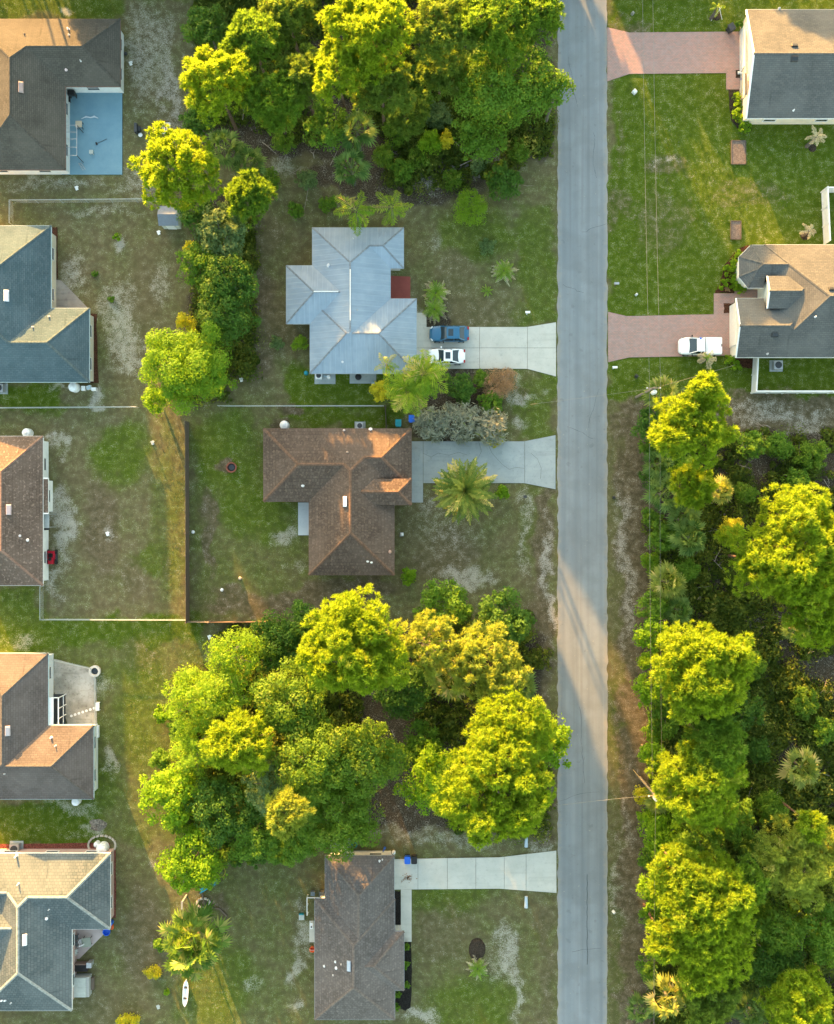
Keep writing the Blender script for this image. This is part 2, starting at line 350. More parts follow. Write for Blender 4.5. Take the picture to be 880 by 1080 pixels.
def concrete(name, a, b_, stain=.5):
    if name in MATS: return MATS[name]
    m, nt, b = base_mat(name); tc = nt.new('ShaderNodeTexCoord').outputs['Object']
    n1 = nt.noise(tc, .45, 5, .6); n2 = nt.noise(tc, 14, 3, .7); n3 = nt.noise(tc, 2.2, 5, .65)
    c = nt.mix(nt.ramp(n1, .3, .7), a, b_); c = nt.mix(nt.math('MULTIPLY', nt.ramp(n3, .52, .75), stain), c, tuple(v * .55 for v in a)); n4 = nt.noise(nt.scalev(tc, (.12, 1.6, 1)), 1.4, 3, .5); c = nt.mix(nt.math('MULTIPLY', nt.ramp(n4, .55, .72), stain * .7), c, tuple(v * .62 for v in a)); n5 = nt.noise(tc, 5.5, 2, .5); c = nt.mix(nt.math('MULTIPLY', nt.ramp(n5, .66, .72), stain), c, tuple(v * .5 for v in a))
    c = nt.mix(nt.math('MULTIPLY', nt.ramp(n2, .4, .7), .2), c, tuple(min(1, v * 1.2) for v in b_))
    nt.setin(b.inputs['Base Color'], c); b.inputs['Roughness'].default_value = .85; b.inputs['Specular IOR Level'].default_value = .15
    MATS[name] = m; return m
def pxs(pts): return [W(*p) for p in pts]
def ccw(p):
    a = sum(p[i][0] * p[(i + 1) % len(p)][1] - p[(i + 1) % len(p)][0] * p[i][1] for i in range(len(p)))
    return p if a > 0 else p[::-1]
def clip_half(poly, nx_, ny_, c):
    out = []
    for i in range(len(poly)):
        p, q = poly[i], poly[(i + 1) % len(poly)]; dp = nx_ * p[0] + ny_ * p[1] - c; dq = nx_ * q[0] + ny_ * q[1] - c
        if dp >= 0: out.append(p)
        if (dp >= 0) != (dq >= 0):
            t = dp / (dp - dq); out.append((p[0] + t * (q[0] - p[0]), p[1] + t * (q[1] - p[1])))
    return out
def slabs(polys, vcuts, hcuts, mat, name='driveway', z=.07, gap=.035, skew=0.0):
    """concrete pads poured in bays with open joints between them"""
    mb = MB(); bed = MB()
    for poly in polys:
        P = ccw(pxs(poly)); bed.prism(P, -.05, .02)
        xs = [-1e4] + [W(v, 0)[0] for v in vcuts] + [1e4]; yy = [-1e4] + sorted(W(0, v)[1] for v in hcuts) + [1e4]
        for a, b in zip(xs, xs[1:]):
            for c, d in zip(yy, yy[1:]):
                q = clip_half(clip_half(clip_half(clip_half(P, 1, 0, a + gap / 2), -1, 0, -(b - gap / 2)), 0, 1, c + gap / 2), 0, -1, -(d - gap / 2))
                if len(q) >= 3:
                    qq = [q[0]]
                    for v in q[1:]:
                        if math.dist(v, qq[-1]) > 1e-3: qq.append(v)
                    if len(qq) >= 3: mb.prism(qq, -.04, z + random.uniform(-.004, .004))
        xs_ = [p[0] for p in poly]; ys_ = [p[1] for p in poly]; HARD.append((min(xs_), min(ys_), max(xs_), max(ys_)))
    o = props(mb.build(name, mat), kind='structure')
    props(bed.build('joint_dirt', plain('joint_dirt', (.1, .085, .06))), kind='structure')
    return o
CON_W = concrete('concrete_light', (.425, .425, .38), (.5, .495, .445), .3)
CON_B = concrete('concrete_grey', (.265, .3, .305), (.33, .365, .365), .35)
slabs([[(439, 345), (556, 345), (586.5, 340), (586.5, 397), (556, 389), (439, 389)], [(439.3, 330), (450, 330), (450, 345), (439.3, 345)]], [506, 556.5], [367], CON_W)
slabs([[(434.5, 465.5), (553, 465.5), (586, 459), (586, 516), (553, 509.5), (434.5, 509.5)], [(434.5, 509.5), (446.5, 509.5), (446.5, 530), (434.5, 530)]], [446.5, 553.5], [], CON_B)
slabs([[(416, 906), (527, 904), (586.8, 897), (587, 941.5), (527, 937), (416, 938)], [(423, 938), (434.3, 938), (434.3, 993), (423, 993)]], [441, 472, 502, 532, 555], [], CON_W)
# hairline cracks of the grey driveway
mbc = MB()
for pts in ([(505, 466), (508, 476), (504, 484), (497, 489)], [(530, 490), (537, 495), (545, 493), (553, 494)], [(560, 478), (567, 484), (571, 494), (570, 505)], [(462, 478), (474, 480), (484, 477), (493, 480)], [(446, 478), (455, 482), (462, 478)], [(514, 466), (519, 478), (530, 490)]):
    P = pxs(pts)
    for p, q in zip(P, P[1:]):
        d = Vector((q[0] - p[0], q[1] - p[1])).normalized() * .011; mbc.poly([(p[0] + d.y, p[1] - d.x, .079), (q[0] + d.y, q[1] - d.x, .079), (q[0] - d.y, q[1] + d.x, .079), (p[0] - d.y, p[1] + d.x, .079)])
props(mbc.build('driveway_crack', plain('crack_dark', (.07, .065, .06))), kind='structure')
def paver_mat():
    m, nt, b = base_mat('brick_pavers'); tc = nt.new('ShaderNodeTexCoord').outputs['Object']
    br = nt.new('ShaderNodeTexBrick'); nt.link(tc, br.inputs['Vector']); br.inputs['Scale'].default_value = 1.0; br.inputs['Brick Width'].default_value = .3; br.inputs['Row Height'].default_value = .15; br.inputs['Mortar Size'].default_value = .012
    br.inputs['Color1'].default_value = (.37, .225, .2, 1); br.inputs['Color2'].default_value = (.27, .205, .185, 1); br.inputs['Mortar'].default_value = (.2, .15, .12, 1); br.inputs['Bias'].default_value = -.1
    n = nt.noise(tc, 1.5, 4, .6); n2 = nt.noise(tc, 5, 3, .6)
    c = nt.mix(nt.math('MULTIPLY', nt.ramp(n, .4, .7), .5), br.outputs[0], (.34, .25, .235)); c = nt.mix(nt.math('MULTIPLY', nt.ramp(n2, .5, .75), .35), c, (.4, .23, .185))
    nt.setin(b.inputs['Base Color'], c); b.inputs['Roughness'].default_value = .85; MATS['paver'] = m; return m
PAV = paver_mat()
for polys in ([[(640.6, 29), (664, 34.5), (784.6, 33.5), (784.6, 77), (664, 78), (640.6, 86)], [(766, 77), (784.6, 77), (784.6, 94.5), (766, 94.5)]], [[(641.5, 329), (661, 333.5), (753, 331.5), (774.6, 331.5), (774.6, 375), (664, 377), (641.5, 382)], [(753, 309.5), (774.6, 309.5), (774.6, 331.5), (753, 331.5)], [(774.6, 306), (808, 306), (808, 314), (774.6, 314)]]):
    mb = MB()
    for p in polys: mb.prism(ccw(pxs(p)), -.05, .06); HARD.append((min(a[0] for a in p), min(a[1] for a in p), max(a[0] for a in p), max(a[1] for a in p)))
    props(mb.build('driveway', PAV), kind='structure')
def patch(name, pts, mat, z=.05, z0=-.05, hard=True):
    mb = MB(); mb.prism(ccw(pxs(pts)), z0, z); o = props(mb.build(name, mat), kind='structure')
    if hard: HARD.append((min(a[0] for a in pts), min(a[1] for a in pts), max(a[0] for a in pts), max(a[1] for a in pts)))
    return o
BLUE = concrete('blue_deck_paint', (.13, .24, .31), (.165, .285, .35), .12)
patch('patio', [(66, 88), (129.3, 88), (129.3, 184.3), (66, 184.3)], BLUE, .1)
patch('patio', [(54, 294), (65, 296), (94, 326), (54, 327)], concrete('old_concrete', (.24, .22, .2), (.33, .31, .28), .5), .06)
patch('patio', [(409, 291), (433, 292), (433, 316), (409, 316)], concrete('red_paint', (.2, .055, .045), (.26, .075, .06), .2), .1)
patch('patio', [(314.7, 530), (328, 530), (328, 564.5), (314.7, 564.5)], concrete('pale_slab', (.4, .44, .47), (.46, .5, .52), .2), .08)
patch('patio', [(72, 978), (114, 981), (84, 1011), (72, 1011)], concrete('pink_slab', (.4, .33, .31), (.46, .38, .36), .2), .07)
patch('patio', [(332, 392), (354, 392), (354, 405), (332, 405)], CON_B, .06); patch('patio', [(369, 392), (397, 392), (397, 404.5), (369, 404.5)], CON_B, .06)
patch('patio', [(326.5, 971), (336, 971), (336, 993.5), (326.5, 993.5)], CON_W, .06)
patch('patio', [(348, 884), (370, 884), (370, 903), (348, 903)], CON_B, .06)
def mulch(name, c): return plain(name, c, .95, 0, .5, 9, .05)
MUL_B = mulch('mulch_black', (.022, .02, .018)); MUL_R = mulch('mulch_brown', (.075, .035, .022)); MUL_D = mulch('mulch_dark', (.05, .04, .03))
def wob(pts, n=8, a=1.0):
    out = []
    for i in range(len(pts)):
        p, q = pts[i], pts[(i + 1) % len(pts)]
        for k in range(n):
            t = k / n; out.append((p[0] + (q[0] - p[0]) * t + random.uniform(-a, a), p[1] + (q[1] - p[1]) * t + random.uniform(-a, a)))
    return out
def bed(pts, mat, z=.05): return patch('mulch_bed', wob(pts, 6, .5), mat, z)
bed([(415, 940), (422.6, 940), (422.6, 981), (415, 981)], MUL_B); bed([(424, 994), (434, 994), (434.5, 1040), (433, 1062), (428, 1066), (415, 1060), (415, 1046), (424, 1046)], MUL_B)
bed([(768, 95), (790, 95), (790, 140), (781, 138), (771, 127)], MUL_D); bed([(779, 262), (790, 258), (792, 300), (806, 306), (776, 309), (754, 308.5), (760, 299), (764, 280)], MUL_R)
bed([(763.5, 320), (774, 320), (774, 330), (763.5, 330)], MUL_R, .075); bed([(764, 376), (800, 379), (800, 389), (784, 388), (766, 384)], MUL_R)
bed([(117.5, 896), (122.5, 896), (122.5, 968), (117.5, 968)], mulch('mulch_red', (.17, .06, .045))); bed([(0, 890), (116, 889), (116, 897), (0, 897)], MATS['mulch_red'])
bed([(55, 240), (61, 240), (61, 296), (55, 296)], MUL_R); bed([(96, 331), (102, 331), (104, 404), (96, 404)], MUL_R)
bed_gravel = bed([(57, 695), (96, 705), (102, 716), (102, 764), (72, 764), (57, 730)], concrete('gravel', (.2, .19, .155), (.42, .4, .36), .75))

bed_gravel.name = 'gravel_yard'
# ------------------------------------------------------------------ houses: hip roofs as the upper envelope of blocks
def shingle(name, c1, c2, row=.2, wid=.45, speck=None, streak=.45, mortar=.7, bump=.3):
    m, nt, b = base_mat(name); uv = nt.new('ShaderNodeUVMap').outputs[0]; tc = nt.new('ShaderNodeTexCoord').outputs['Object']
    br = nt.new('ShaderNodeTexBrick'); nt.link(uv, br.inputs['Vector']); br.inputs['Scale'].default_value = 1; br.inputs['Brick Width'].default_value = wid; br.inputs['Row Height'].default_value = row
    br.inputs['Mortar Size'].default_value = .025; br.inputs['Mortar Smooth'].default_value = .6
    nt.setin(br.inputs['Color1'], c1); nt.setin(br.inputs['Color2'], c2); nt.setin(br.inputs['Mortar'], tuple(v * mortar for v in c1))
    n1 = nt.noise(tc, .6, 4, .6); n2 = nt.noise(tc, 9, 3, .65); n3 = nt.noise(nt.scalev(uv, (1.2, .12, 1)), 1.6, 4, .6)
    c = nt.mix(nt.math('MULTIPLY', nt.ramp(n1, .4, .7), .4), br.outputs[0], tuple(v * .72 for v in c1))
    c = nt.mix(nt.math('MULTIPLY', nt.ramp(n3, .5, .78), streak), c, tuple(v * .5 for v in c1))
    c = nt.mix(nt.math('MULTIPLY', nt.ramp(n2, .5, .75), .35), c, tuple(v * 1.35 for v in c2))
    n5 = nt.noise(tc, .22, 3, .5); c = nt.mix(nt.math('MULTIPLY', nt.ramp(n5, .42, .66), .35), c, tuple(v * 1.28 for v in c2)); n6 = nt.noise(nt.scalev(uv, (.9, .07, 1)), 1.1, 4, .7); c = nt.mix(nt.math('MULTIPLY', nt.ramp(n6, .58, .7), .5), c, tuple(v * .55 for v in c1))
    if speck:
        n4 = nt.noise(nt.scalev(uv, (1, 1, 1)), 3.4, 2, .6); c = nt.mix(nt.math('MULTIPLY', nt.ramp(n4, .56, .66), .4), c, speck)
    nt.setin(b.inputs['Base Color'], c); b.inputs['Roughness'].default_value = .9; b.inputs['Specular IOR Level'].default_value = .12
    bp = nt.new('ShaderNodeBump'); bp.inputs['Strength'].default_value = bump; bp.inputs['Distance'].default_value = .03; nt.link(br.outputs['Fac'], bp.inputs['Height']); bp.invert = True; nt.link(bp.outputs[0], b.inputs['Normal'])
    MATS[name] = m; return m
def metal_roof(name, c1, c2):
    m, nt, b = base_mat(name); uv = nt.new('ShaderNodeUVMap').outputs[0]; tc = nt.new('ShaderNodeTexCoord').outputs['Object']
    wv = nt.new('ShaderNodeTexWave', wave_type='BANDS', bands_direction='X'); wv.inputs['Scale'].default_value = .55; nt.link(uv, wv.inputs['Vector'])
    rib = nt.ramp(wv.outputs['Fac'], .86, .98)
    n1 = nt.noise(tc, .5, 4, .6); n3 = nt.noise(nt.scalev(uv, (1.4, .1, 1)), 1.5, 4, .6)
    c = nt.mix(nt.ramp(n1, .3, .7), c1, c2); c = nt.mix(nt.math('MULTIPLY', nt.ramp(n3, .48, .75), .35), c, tuple(v * .6 for v in c1)); c = nt.mix(nt.math('MULTIPLY', rib, .22), c, tuple(v * 1.25 for v in c2))
    nt.setin(b.inputs['Base Color'], c); b.inputs['Roughness'].default_value = .62; b.inputs['Metallic'].default_value = .1; b.inputs['Specular IOR Level'].default_value = .4
    bp = nt.new('ShaderNodeBump'); bp.inputs['Strength'].default_value = .5; bp.inputs['Distance'].default_value = .03; nt.link(rib, bp.inputs['Height']); nt.link(bp.outputs[0], b.inputs['Normal'])
    return m
PITCH = .42
class Block:
    def __init__(s, pts, ze, dz=0.0, gable=(), pitch=PITCH):
        s.p = [Vector(q) for q in pts]; s.z = ze + dz; s.g = set(gable); s.n = []; s.pitch = pitch
        for i in range(len(s.p)):
            d = (s.p[(i + 1) % len(s.p)] - s.p[i]).normalized(); s.n.append(Vector((-d.y, d.x)))
    def dots(s, q): return [(q - a).dot(n) for a, n in zip(s.p, s.n)]
    def h(s, q): return s.z + s.pitch * min(d for i, d in enumerate(s.dots(q)) if i not in s.g)
    def inside(s, q, eps): return min(s.dots(q)) > eps
def cut(poly, a, n):
    """split polygon by the line through a with normal n"""
    A, B = [], []
    for i in range(len(poly)):
        p, q = poly[i], poly[(i + 1) % len(poly)]; dp, dq = (p - a).dot(n), (q - a).dot(n)
        if abs(dp) < 1e-7: dp = 0
        if abs(dq) < 1e-7: dq = 0
        if dp >= 0: A.append(p)
        if dp <= 0: B.append(p)
        if dp * dq < 0:
            m = p + (q - p) * (dp / (dp - dq)); A.append(m); B.append(m)
    def ok(P): return len(P) >= 3 and abs(sum(P[i].x * P[(i + 1) % len(P)].y - P[(i + 1) % len(P)].x * P[i].y for i in range(len(P)))) > 2e-4
    return (A if ok(A) else None), (B if ok(B) else None)
def iline(b, i, c, j):
    """line where plane i of block b meets plane j of block c: returns point, normal or None"""
    # z_b + p*(x-a).n = z_c + p*(x-a').n'
    N = b.n[i] * b.pitch - c.n[j] * c.pitch
    if N.length < 1e-6: return None
    k = c.z - b.z + b.pitch * b.p[i].dot(b.n[i]) - c.pitch * c.p[j].dot(c.n[j])
    return N * (k / N.length_squared), N.normalized()
def faces(blocks):
    out = []
    for bi, b in enumerate(blocks):
        for i in range(len(b.p)):
            if i in b.g: continue
            P = list(b.p)
            for j in range(len(b.p)):
                if j == i or j in b.g: continue
                l = iline(b, j, b, i)
                if l and P: P = cut(P, *l)[0]
                if not P: break
            if not P: continue
            pieces = [P]
            for ci, c in enumerate(blocks):
                if ci == bi: continue
                lines = [(c.p[j], c.n[j]) for j in range(len(c.p))] + [l for l in (iline(b, i, c, j) for j in range(len(c.p)) if j not in c.g) if l]
                # only cut what can be covered
                for l in lines:
                    nx = []
                    for q in pieces:
                        for r in cut(q, *l):
                            if r: nx.append(r)
                    pieces = nx
                keep = []
                for q in pieces:
                    m = sum(q, Vector((0, 0))) / len(q)
                    if c.inside(m, 1e-5):
                        hb = b.z + b.pitch * (m - b.p[i]).dot(b.n[i]); hc = c.h(m)
                        if hc > hb + 1e-4 or (abs(hc - hb) <= 1e-4 and ci < bi): continue
                    keep.append(q)
                pieces = keep
            out += [(bi, i, q) for q in pieces]
    return out
def edge_spans(blocks, bi, i, high=True):
    """parts of edge i of block bi that are not inside another block"""
    b = blocks[bi]; a, e = b.p[i], b.p[(i + 1) % len(b.p)]; spans = [(0.0, 1.0)]
    for ci, c in enumerate(blocks):
        if ci == bi: continue
        lo, hi = 0.0, 1.0; eps = -1e-4 if ci < bi else 1e-4
        for j in range(len(c.p)):
            d0, d1 = (a - c.p[j]).dot(c.n[j]) - eps, (e - c.p[j]).dot(c.n[j]) - eps
            if d0 < 0 and d1 < 0: lo, hi = 1, 0; break
            if d0 * d1 < 0:
                t = d0 / (d0 - d1)
                if d0 < 0: lo = max(lo, t)
                else: hi = min(hi, t)
        if lo >= hi: continue
        if high and c.h(a + (e - a) * ((lo + hi) / 2)) < b.z - .02: continue
        ns = []
        for s, t in spans:
            if s < lo: ns.append((s, min(t, lo)))
            if t > hi: ns.append((max(s, hi), t))
        spans = [(s, t) for s, t in ns if t - s > 1e-3]
    L = (e - a).length
    return [(a + (e - a) * s, a + (e - a) * t) for s, t in spans if (t - s) * L > .05]
def inset(b, o, og=.25):
    n = len(b.p); out = []
    for k in range(n):
        i, j = (k - 1) % n, k; oi = og if i in b.g else o; oj = og if j in b.g else o
        a1 = b.p[i] + b.n[i] * oi; a2 = b.p[j] + b.n[j] * oj; d1 = Vector((b.n[i].y, -b.n[i].x)); d2 = Vector((b.n[j].y, -b.n[j].x))
        den = d1.x * d2.y - d1.y * d2.x; t = ((a2 - a1).x * d2.y - (a2 - a1).y * d2.x) / den; out.append(a1 + d1 * t)
    return out
GLASS = plain('window_glass', (.03, .04, .045), .12, 0, .1, 1, .6); WHITE = plain('white_trim', (.72, .72, .7), .5, 0, .05)
def R(x0, y0, x1, y1, **k): return dict(px=[(x0, y1), (x1, y1), (x1, y0), (x0, y0)], **k)     # edges 0 south 1 east 2 north 3 west
def house(label, rects, roofmat, wallcol, trimmat, capmat, ze=2.75, ov=.42, base=None, doors=(), vents=(), skylights=(), name='house', capw=.15, group='houses of the street'):
    blocks = [Block([W(x, y, ze + r.get('dz', 0)) for x, y in r['px']], ze, r.get('dz', 0), r.get('gable', ())) for r in rects]
    cx = sum(p.x for p in blocks[0].p) / len(blocks[0].p); cy = sum(p.y for p in blocks[0].p) / len(blocks[0].p)
    root = empty(name, (cx, cy, 0), label, 'house', group)
    HOUSES.append(blocks)
    rf = MB(); T = .03
    for bi, i, q in faces(blocks):
        b = blocks[bi]; d = Vector((b.n[i].y, -b.n[i].x)); sl = math.sqrt(1 + b.pitch ** 2)
        q = [p for k, p in enumerate(q) if (p - q[k - 1]).length > 1e-5]
        if len(q) < 3: continue
        rf.poly([(p.x, p.y, b.z + b.pitch * (p - b.p[i]).dot(b.n[i])) for p in q], [(-(p - b.p[i]).dot(d), (p - b.p[i]).dot(b.n[i]) * sl) for p in q])
    roof = rf.build('roof', roofmat, root)
    fa = MB(); wl = MB(); wblocks = []
    for b in blocks:
        w = Block([(0, 0)] * 3, 0); w.p = inset(b, ov); w.n = b.n; w.z = b.z; w.g = b.g; w.pitch = b.pitch; wblocks.append(w)
    wallspans = []
    for bi, b in enumerate(blocks):
        for i in range(len(b.p)):
            n3 = Vector((b.n[i].x, b.n[i].y, 0))
            if i not in b.g:
                for p, q in edge_spans(blocks, bi, i):
                    P, Q = Vector((p.x, p.y, b.z)), Vector((q.x, q.y, b.z)); dn = Vector((0, 0, -.2)); o = -n3 * .025
                    up = Vector((0, 0, -.012))
                    fa.poly([P + o + up, P + o + dn, Q + o + dn, Q + o + up]); fa.poly([P + o + up, Q + o + up, Q + n3 * .05 + up * .2, P + n3 * .05 + up * .2])
                    fa.poly([P + o + dn, P + n3 * (ov + .05) + dn, Q + n3 * (ov + .05) + dn, Q + o + dn])
            w = wblocks[bi]
            for p, q in edge_spans(wblocks, bi, i):
                zt = b.z - .18
                wl.poly([(p.x, p.y, -.1), (q.x, q.y, -.1), (q.x, q.y, zt), (p.x, p.y, zt)]); wallspans.append((p, q, b.n[i]))
            if i in b.g:     # gable: wall up under the roof, with raking trim
                a, e = w.p[i], w.p[(i + 1) % len(w.p)]; m = (a + e) / 2
                N = 12; pr = [a + (e - a) * (k / N) for k in range(N + 1)]
                wl.poly([(a.x, a.y, b.z - .18), (e.x, e.y, b.z - .18)] + [(p.x, p.y, b.h(p) - .03) for p in reversed(pr)])
                a, e = b.p[i], b.p[(i + 1) % len(b.p)]; ins = b.n[i] * .02
                for k in range(N):
                    p, q = a + (e - a) * (k / N) - ins, a + (e - a) * ((k + 1) / N) - ins
                    fa.poly([(p.x, p.y, b.h(p) - .2), (q.x, q.y, b.h(q) - .2), (q.x, q.y, b.h(q) + .012), (p.x, p.y, b.h(p) + .012)])
                    p2, q2 = p + b.n[i] * .14, q + b.n[i] * .14
                    fa.poly([(p.x, p.y, b.h(p) + .012), (q.x, q.y, b.h(q) + .012), (q2.x, q2.y, b.h(q) + .014), (p2.x, p2.y, b.h(p) + .014)])
    fa.build('fascia', trimmat, roof)
    wl.build('wall', plain('wall_paint_%d' % len(HOUSES), wallcol, .75, 0, .06, 1.5, .15), root)
    # ridge and hip caps
    cp = MB()
    def envelope(q): return max([b.h(q) for b in blocks if b.inside(q, -1e-4)] + [-9])
    def others(k, q): return max([c.h(q) for j, c in enumerate(blocks) if j != k and c.inside(q, -1e-4)] + [-9])
    for bi, b in enumerate(blocks):
        idx = [i for i in range(len(b.p)) if i not in b.g]; F = {}
        for i in idx:
            P = list(b.p)
            for j in idx:
                if j == i: continue
                l = iline(b, j, b, i)
                if l and P: P = cut(P, *l)[0]
            if P: F[i] = P
        for i in F:
            for k in range(len(F[i])):
                p, q = F[i][k], F[i][(k + 1) % len(F[i])]; m = (p + q) / 2; dd = b.dots(m)
                o = [j for j in F if j > i and abs(dd[j] - dd[i]) < 1e-4]
                if not o or (q - p).length < .15: continue
                Nn = 60; run = None; vis = [others(bi, p + (q - p) * ((t + .5) / Nn)) < b.h(p + (q - p) * ((t + .5) / Nn)) - .004 for t in range(Nn)] + [False]
                for t, v in enumerate(vis):
                    if v and run is None: run = t
                    if not v and run is not None:
                        A, B_ = p + (q - p) * (run / Nn), p + (q - p) * (t / Nn); run0 = run; run = None
                        if (B_ - A).length < .4: continue
                        d = (B_ - A).normalized(); nn = Vector((-d.y, d.x)); hA, hB = b.h(A), b.h(B_); level = abs(b.h(p) - b.h(q)) < .02
                        drop = capw * b.pitch * (1 if level else .7)
                        L = [(A + nn * capw, hA - drop + .035), (A, hA + .05), (A - nn * capw, hA - drop + .035)]; Rr = [(B_ + nn * capw, hB - drop + .035), (B_, hB + .05), (B_ - nn * capw, hB - drop + .035)]
                        for s in (0, 1): cp.poly([(L[s][0].x, L[s][0].y, L[s][1]), (L[s + 1][0].x, L[s + 1][0].y, L[s + 1][1]), (Rr[s + 1][0].x, Rr[s + 1][0].y, Rr[s + 1][1]), (Rr[s][0].x, Rr[s][0].y, Rr[s][1])])
    if cp.f: cp.build('ridge_cap', capmat, roof)
    # windows along the longer walls
    for p, q, n in wallspans:
        L = (q - p).length
        if L < 3.2: continue
        k = 1 if L < 6 else 2 if L < 11 else 3; d = (q - p).normalized(); ang = math.atan2(d.y, d.x)
        for t in range(k):
            c = p + (q - p) * ((t + .5) / k)
            if any((c - Vector(W(*dd[0]))).length < 3.2 for dd in doors): continue
            f = MB(); wd, hh = 1.3, 1.15
            o = c - n * .03
            for du, dzz, sx, sz in ((0, hh / 2, wd + .16, .08), (0, -hh / 2, wd + .2, .09), (-wd / 2 - .03, 0, .08, hh), (wd / 2 + .03, 0, .08, hh), (0, 0, wd - .02, .05)):
                f.box((o.x + d.x * du, o.y + d.y * du, 1.45 + dzz), (sx, .09, sz), ang)
            wo = f.build('window', WHITE, root); g = MB(); g.box((c.x - n.x * .015, c.y - n.y * .015, 1.45), (wd, .04, hh - .04), ang); g.build('pane', GLASS, wo)
    for (dpx, kind, n) in doors:
        c = Vector(W(*dpx)); best = min(wallspans, key=lambda s: abs((c - s[0]).dot(s[2])) + (0 if -.5 < (c - s[0]).dot((s[1] - s[0]).normalized()) < (s[1] - s[0]).length + .5 else 99))
        p, q, nn = best; d = (q - p).normalized(); c = p + d * (c - p).dot(d) - nn * .03; ang = math.atan2(d.y, d.x); f = MB()
        if kind == 'garage_door':
            for r in range(4): f.box((c.x, c.y, .3 + r * .55), (4.6, .07, .53), ang)
            f.build('garage_door', WHITE, root)
        else:
            f.box((c.x, c.y, 1.05), (1.0, .07, 2.1), ang); f.box((c.x - nn.x * .04, c.y - nn.y * .04, 1.5), (.6, .05, .8), ang); f.build('front_door', plain('door_paint', (.12, .07, .05)), root)
    def onroof(px, py):
        z = ze + .8
        for _ in range(8): z = envelope(Vector(W(px, py, z)));  z = z if z > 0 else ze
        return Vector(W(px, py, z)), z
    for px, py, hh, r, col in vents:
        q, z = onroof(px, py); m = MB(); m.lathe((q.x, q.y, z - .1), [(r * 1.9, .06), (r * 1.8, .12), (r, .13), (r, hh), (r * .7, hh + .01)], 10); m.build('vent_pipe', plain('vent_%s' % str(col), col, .5), roof)
    for x0, y0, x1, y1, col in skylights:
        q, z = onroof((x0 + x1) / 2, (y0 + y1) / 2); sx, sy = (x1 - x0) / S * .96, (y1 - y0) / S * .96; e = .25
        dzx = envelope(q + Vector((e, 0))) - envelope(q - Vector((e, 0))); dzy = envelope(q + Vector((0, e))) - envelope(q - Vector((0, e)))
        m = MB(); pts = []
        for hh, k in ((-.02, 1), (.14, 1), (.2, .8)):
            for a, b_ in ((-1, -1), (1, -1), (1, 1), (-1, 1)):
                X, Y = a * sx / 2 * k, b_ * sy / 2 * k; pts.append((q.x + X, q.y + Y, z + hh + X * dzx / (2 * e) + Y * dzy / (2 * e)))
        m.v = pts; m.f = [(0, 1, 5, 4), (1, 2, 6, 5), (2, 3, 7, 6), (3, 0, 4, 7), (4, 5, 9, 8), (5, 6, 10, 9), (6, 7, 11, 10), (7, 4, 8, 11), (8, 9, 10, 11)]; m.uv = [None] * 9
        m.build('skylight' if col[0] > .15 else 'roof_vent', plain('skylight_%s' % str(col), col, .35, 0, .05), roof)
    for b in blocks: 
        HARDP.append([(440 + p.x * S, 540 - p.y * S) for p in inset(b, ov)])
    return root
HOUSES = []; HARDP = []
RF_DARK = shingle('shingle_charcoal', (.066, .064, .054), (.09, .085, .072)); RF_GREY = shingle('shingle_grey', (.085, .09, .09), (.115, .118, .112), streak=.15)
RF_TEAL = shingle('shingle_slate_blue', (.05, .085, .1), (.08, .114, .13)); RF_TEAL2 = shingle('tile_slate_blue', (.072, .094, .1), (.112, .13, .134), row=.32, wid=.4, mortar=.5)
RF_BRN = shingle('tile_brown', (.083, .061, .048), (.12, .091, .072), row=.38, wid=.34, speck=(.22, .16, .12), mortar=.68, bump=.3)
RF_BRN2 = shingle('tile_reddish_brown', (.092, .068, .054), (.132, .1, .081), row=.34, wid=.34, speck=(.34, .25, .2), mortar=.55, bump=.5)
RF_TAUPE = shingle('shingle_taupe', (.085, .073, .068), (.118, .104, .096), row=.25, streak=.4); RF_TAUPE2 = shingle('shingle_brownish_grey', (.098, .087, .08), (.137, .122, .113), row=.28, wid=.36, speck=(.24, .2, .185), streak=.4)
RF_MET = metal_roof('metal_pale_blue', (.205, .27, .335), (.26, .325, .39))
CAP = lambda n, c: plain('cap_' + n, c, .85, 0, .25, 4, .1)
CREAM = (.62, .57, .46); PALE = (.68, .7, .7)
T_WH = WHITE; T_BL = plain('trim_pale_blue', (.5, .62, .66), .5, 0, .06); T_BR = plain('trim_brown', (.16, .1, .08), .6); T_GR = plain('trim_grey', (.3, .32, .34), .5)
house('charcoal shingle hip roof house with a bare blue painted deck in its corner', [R(-31, 20, 69, 179), R(-6, 20, 127, 91)], RF_DARK, PALE, T_BR, CAP('charcoal', (.075, .072, .062)),
      vents=[(72.5, 31, .45, .09, (.7, .65, .65)), (73, 37, .3, .07, (.6, .55, .5)), (26, 36, .3, .07, (.12, .11, .1)), (85.5, 64.5, .4, .05, (.5, .5, .5)), (70, 73.5, .25, .09, (.6, .5, .5))], skylights=[(20.5, 86.5, 25, 98, (.34, .26, .24))])
house('slate blue shingle house with a tan sunlit gabled wing beside a triangular patio', [R(-76, 238, 54, 403), R(-27, 325, 94.5, 403)], RF_TEAL, CREAM, T_BL, CAP('slate', (.085, .115, .12)),
      vents=[(52, 334, .35, .08, (.6, .5, .45)), (35, 345, .35, .07, (.6, .5, .45))], skylights=[(5, 306, 9.5, 318, (.75, .75, .8))])
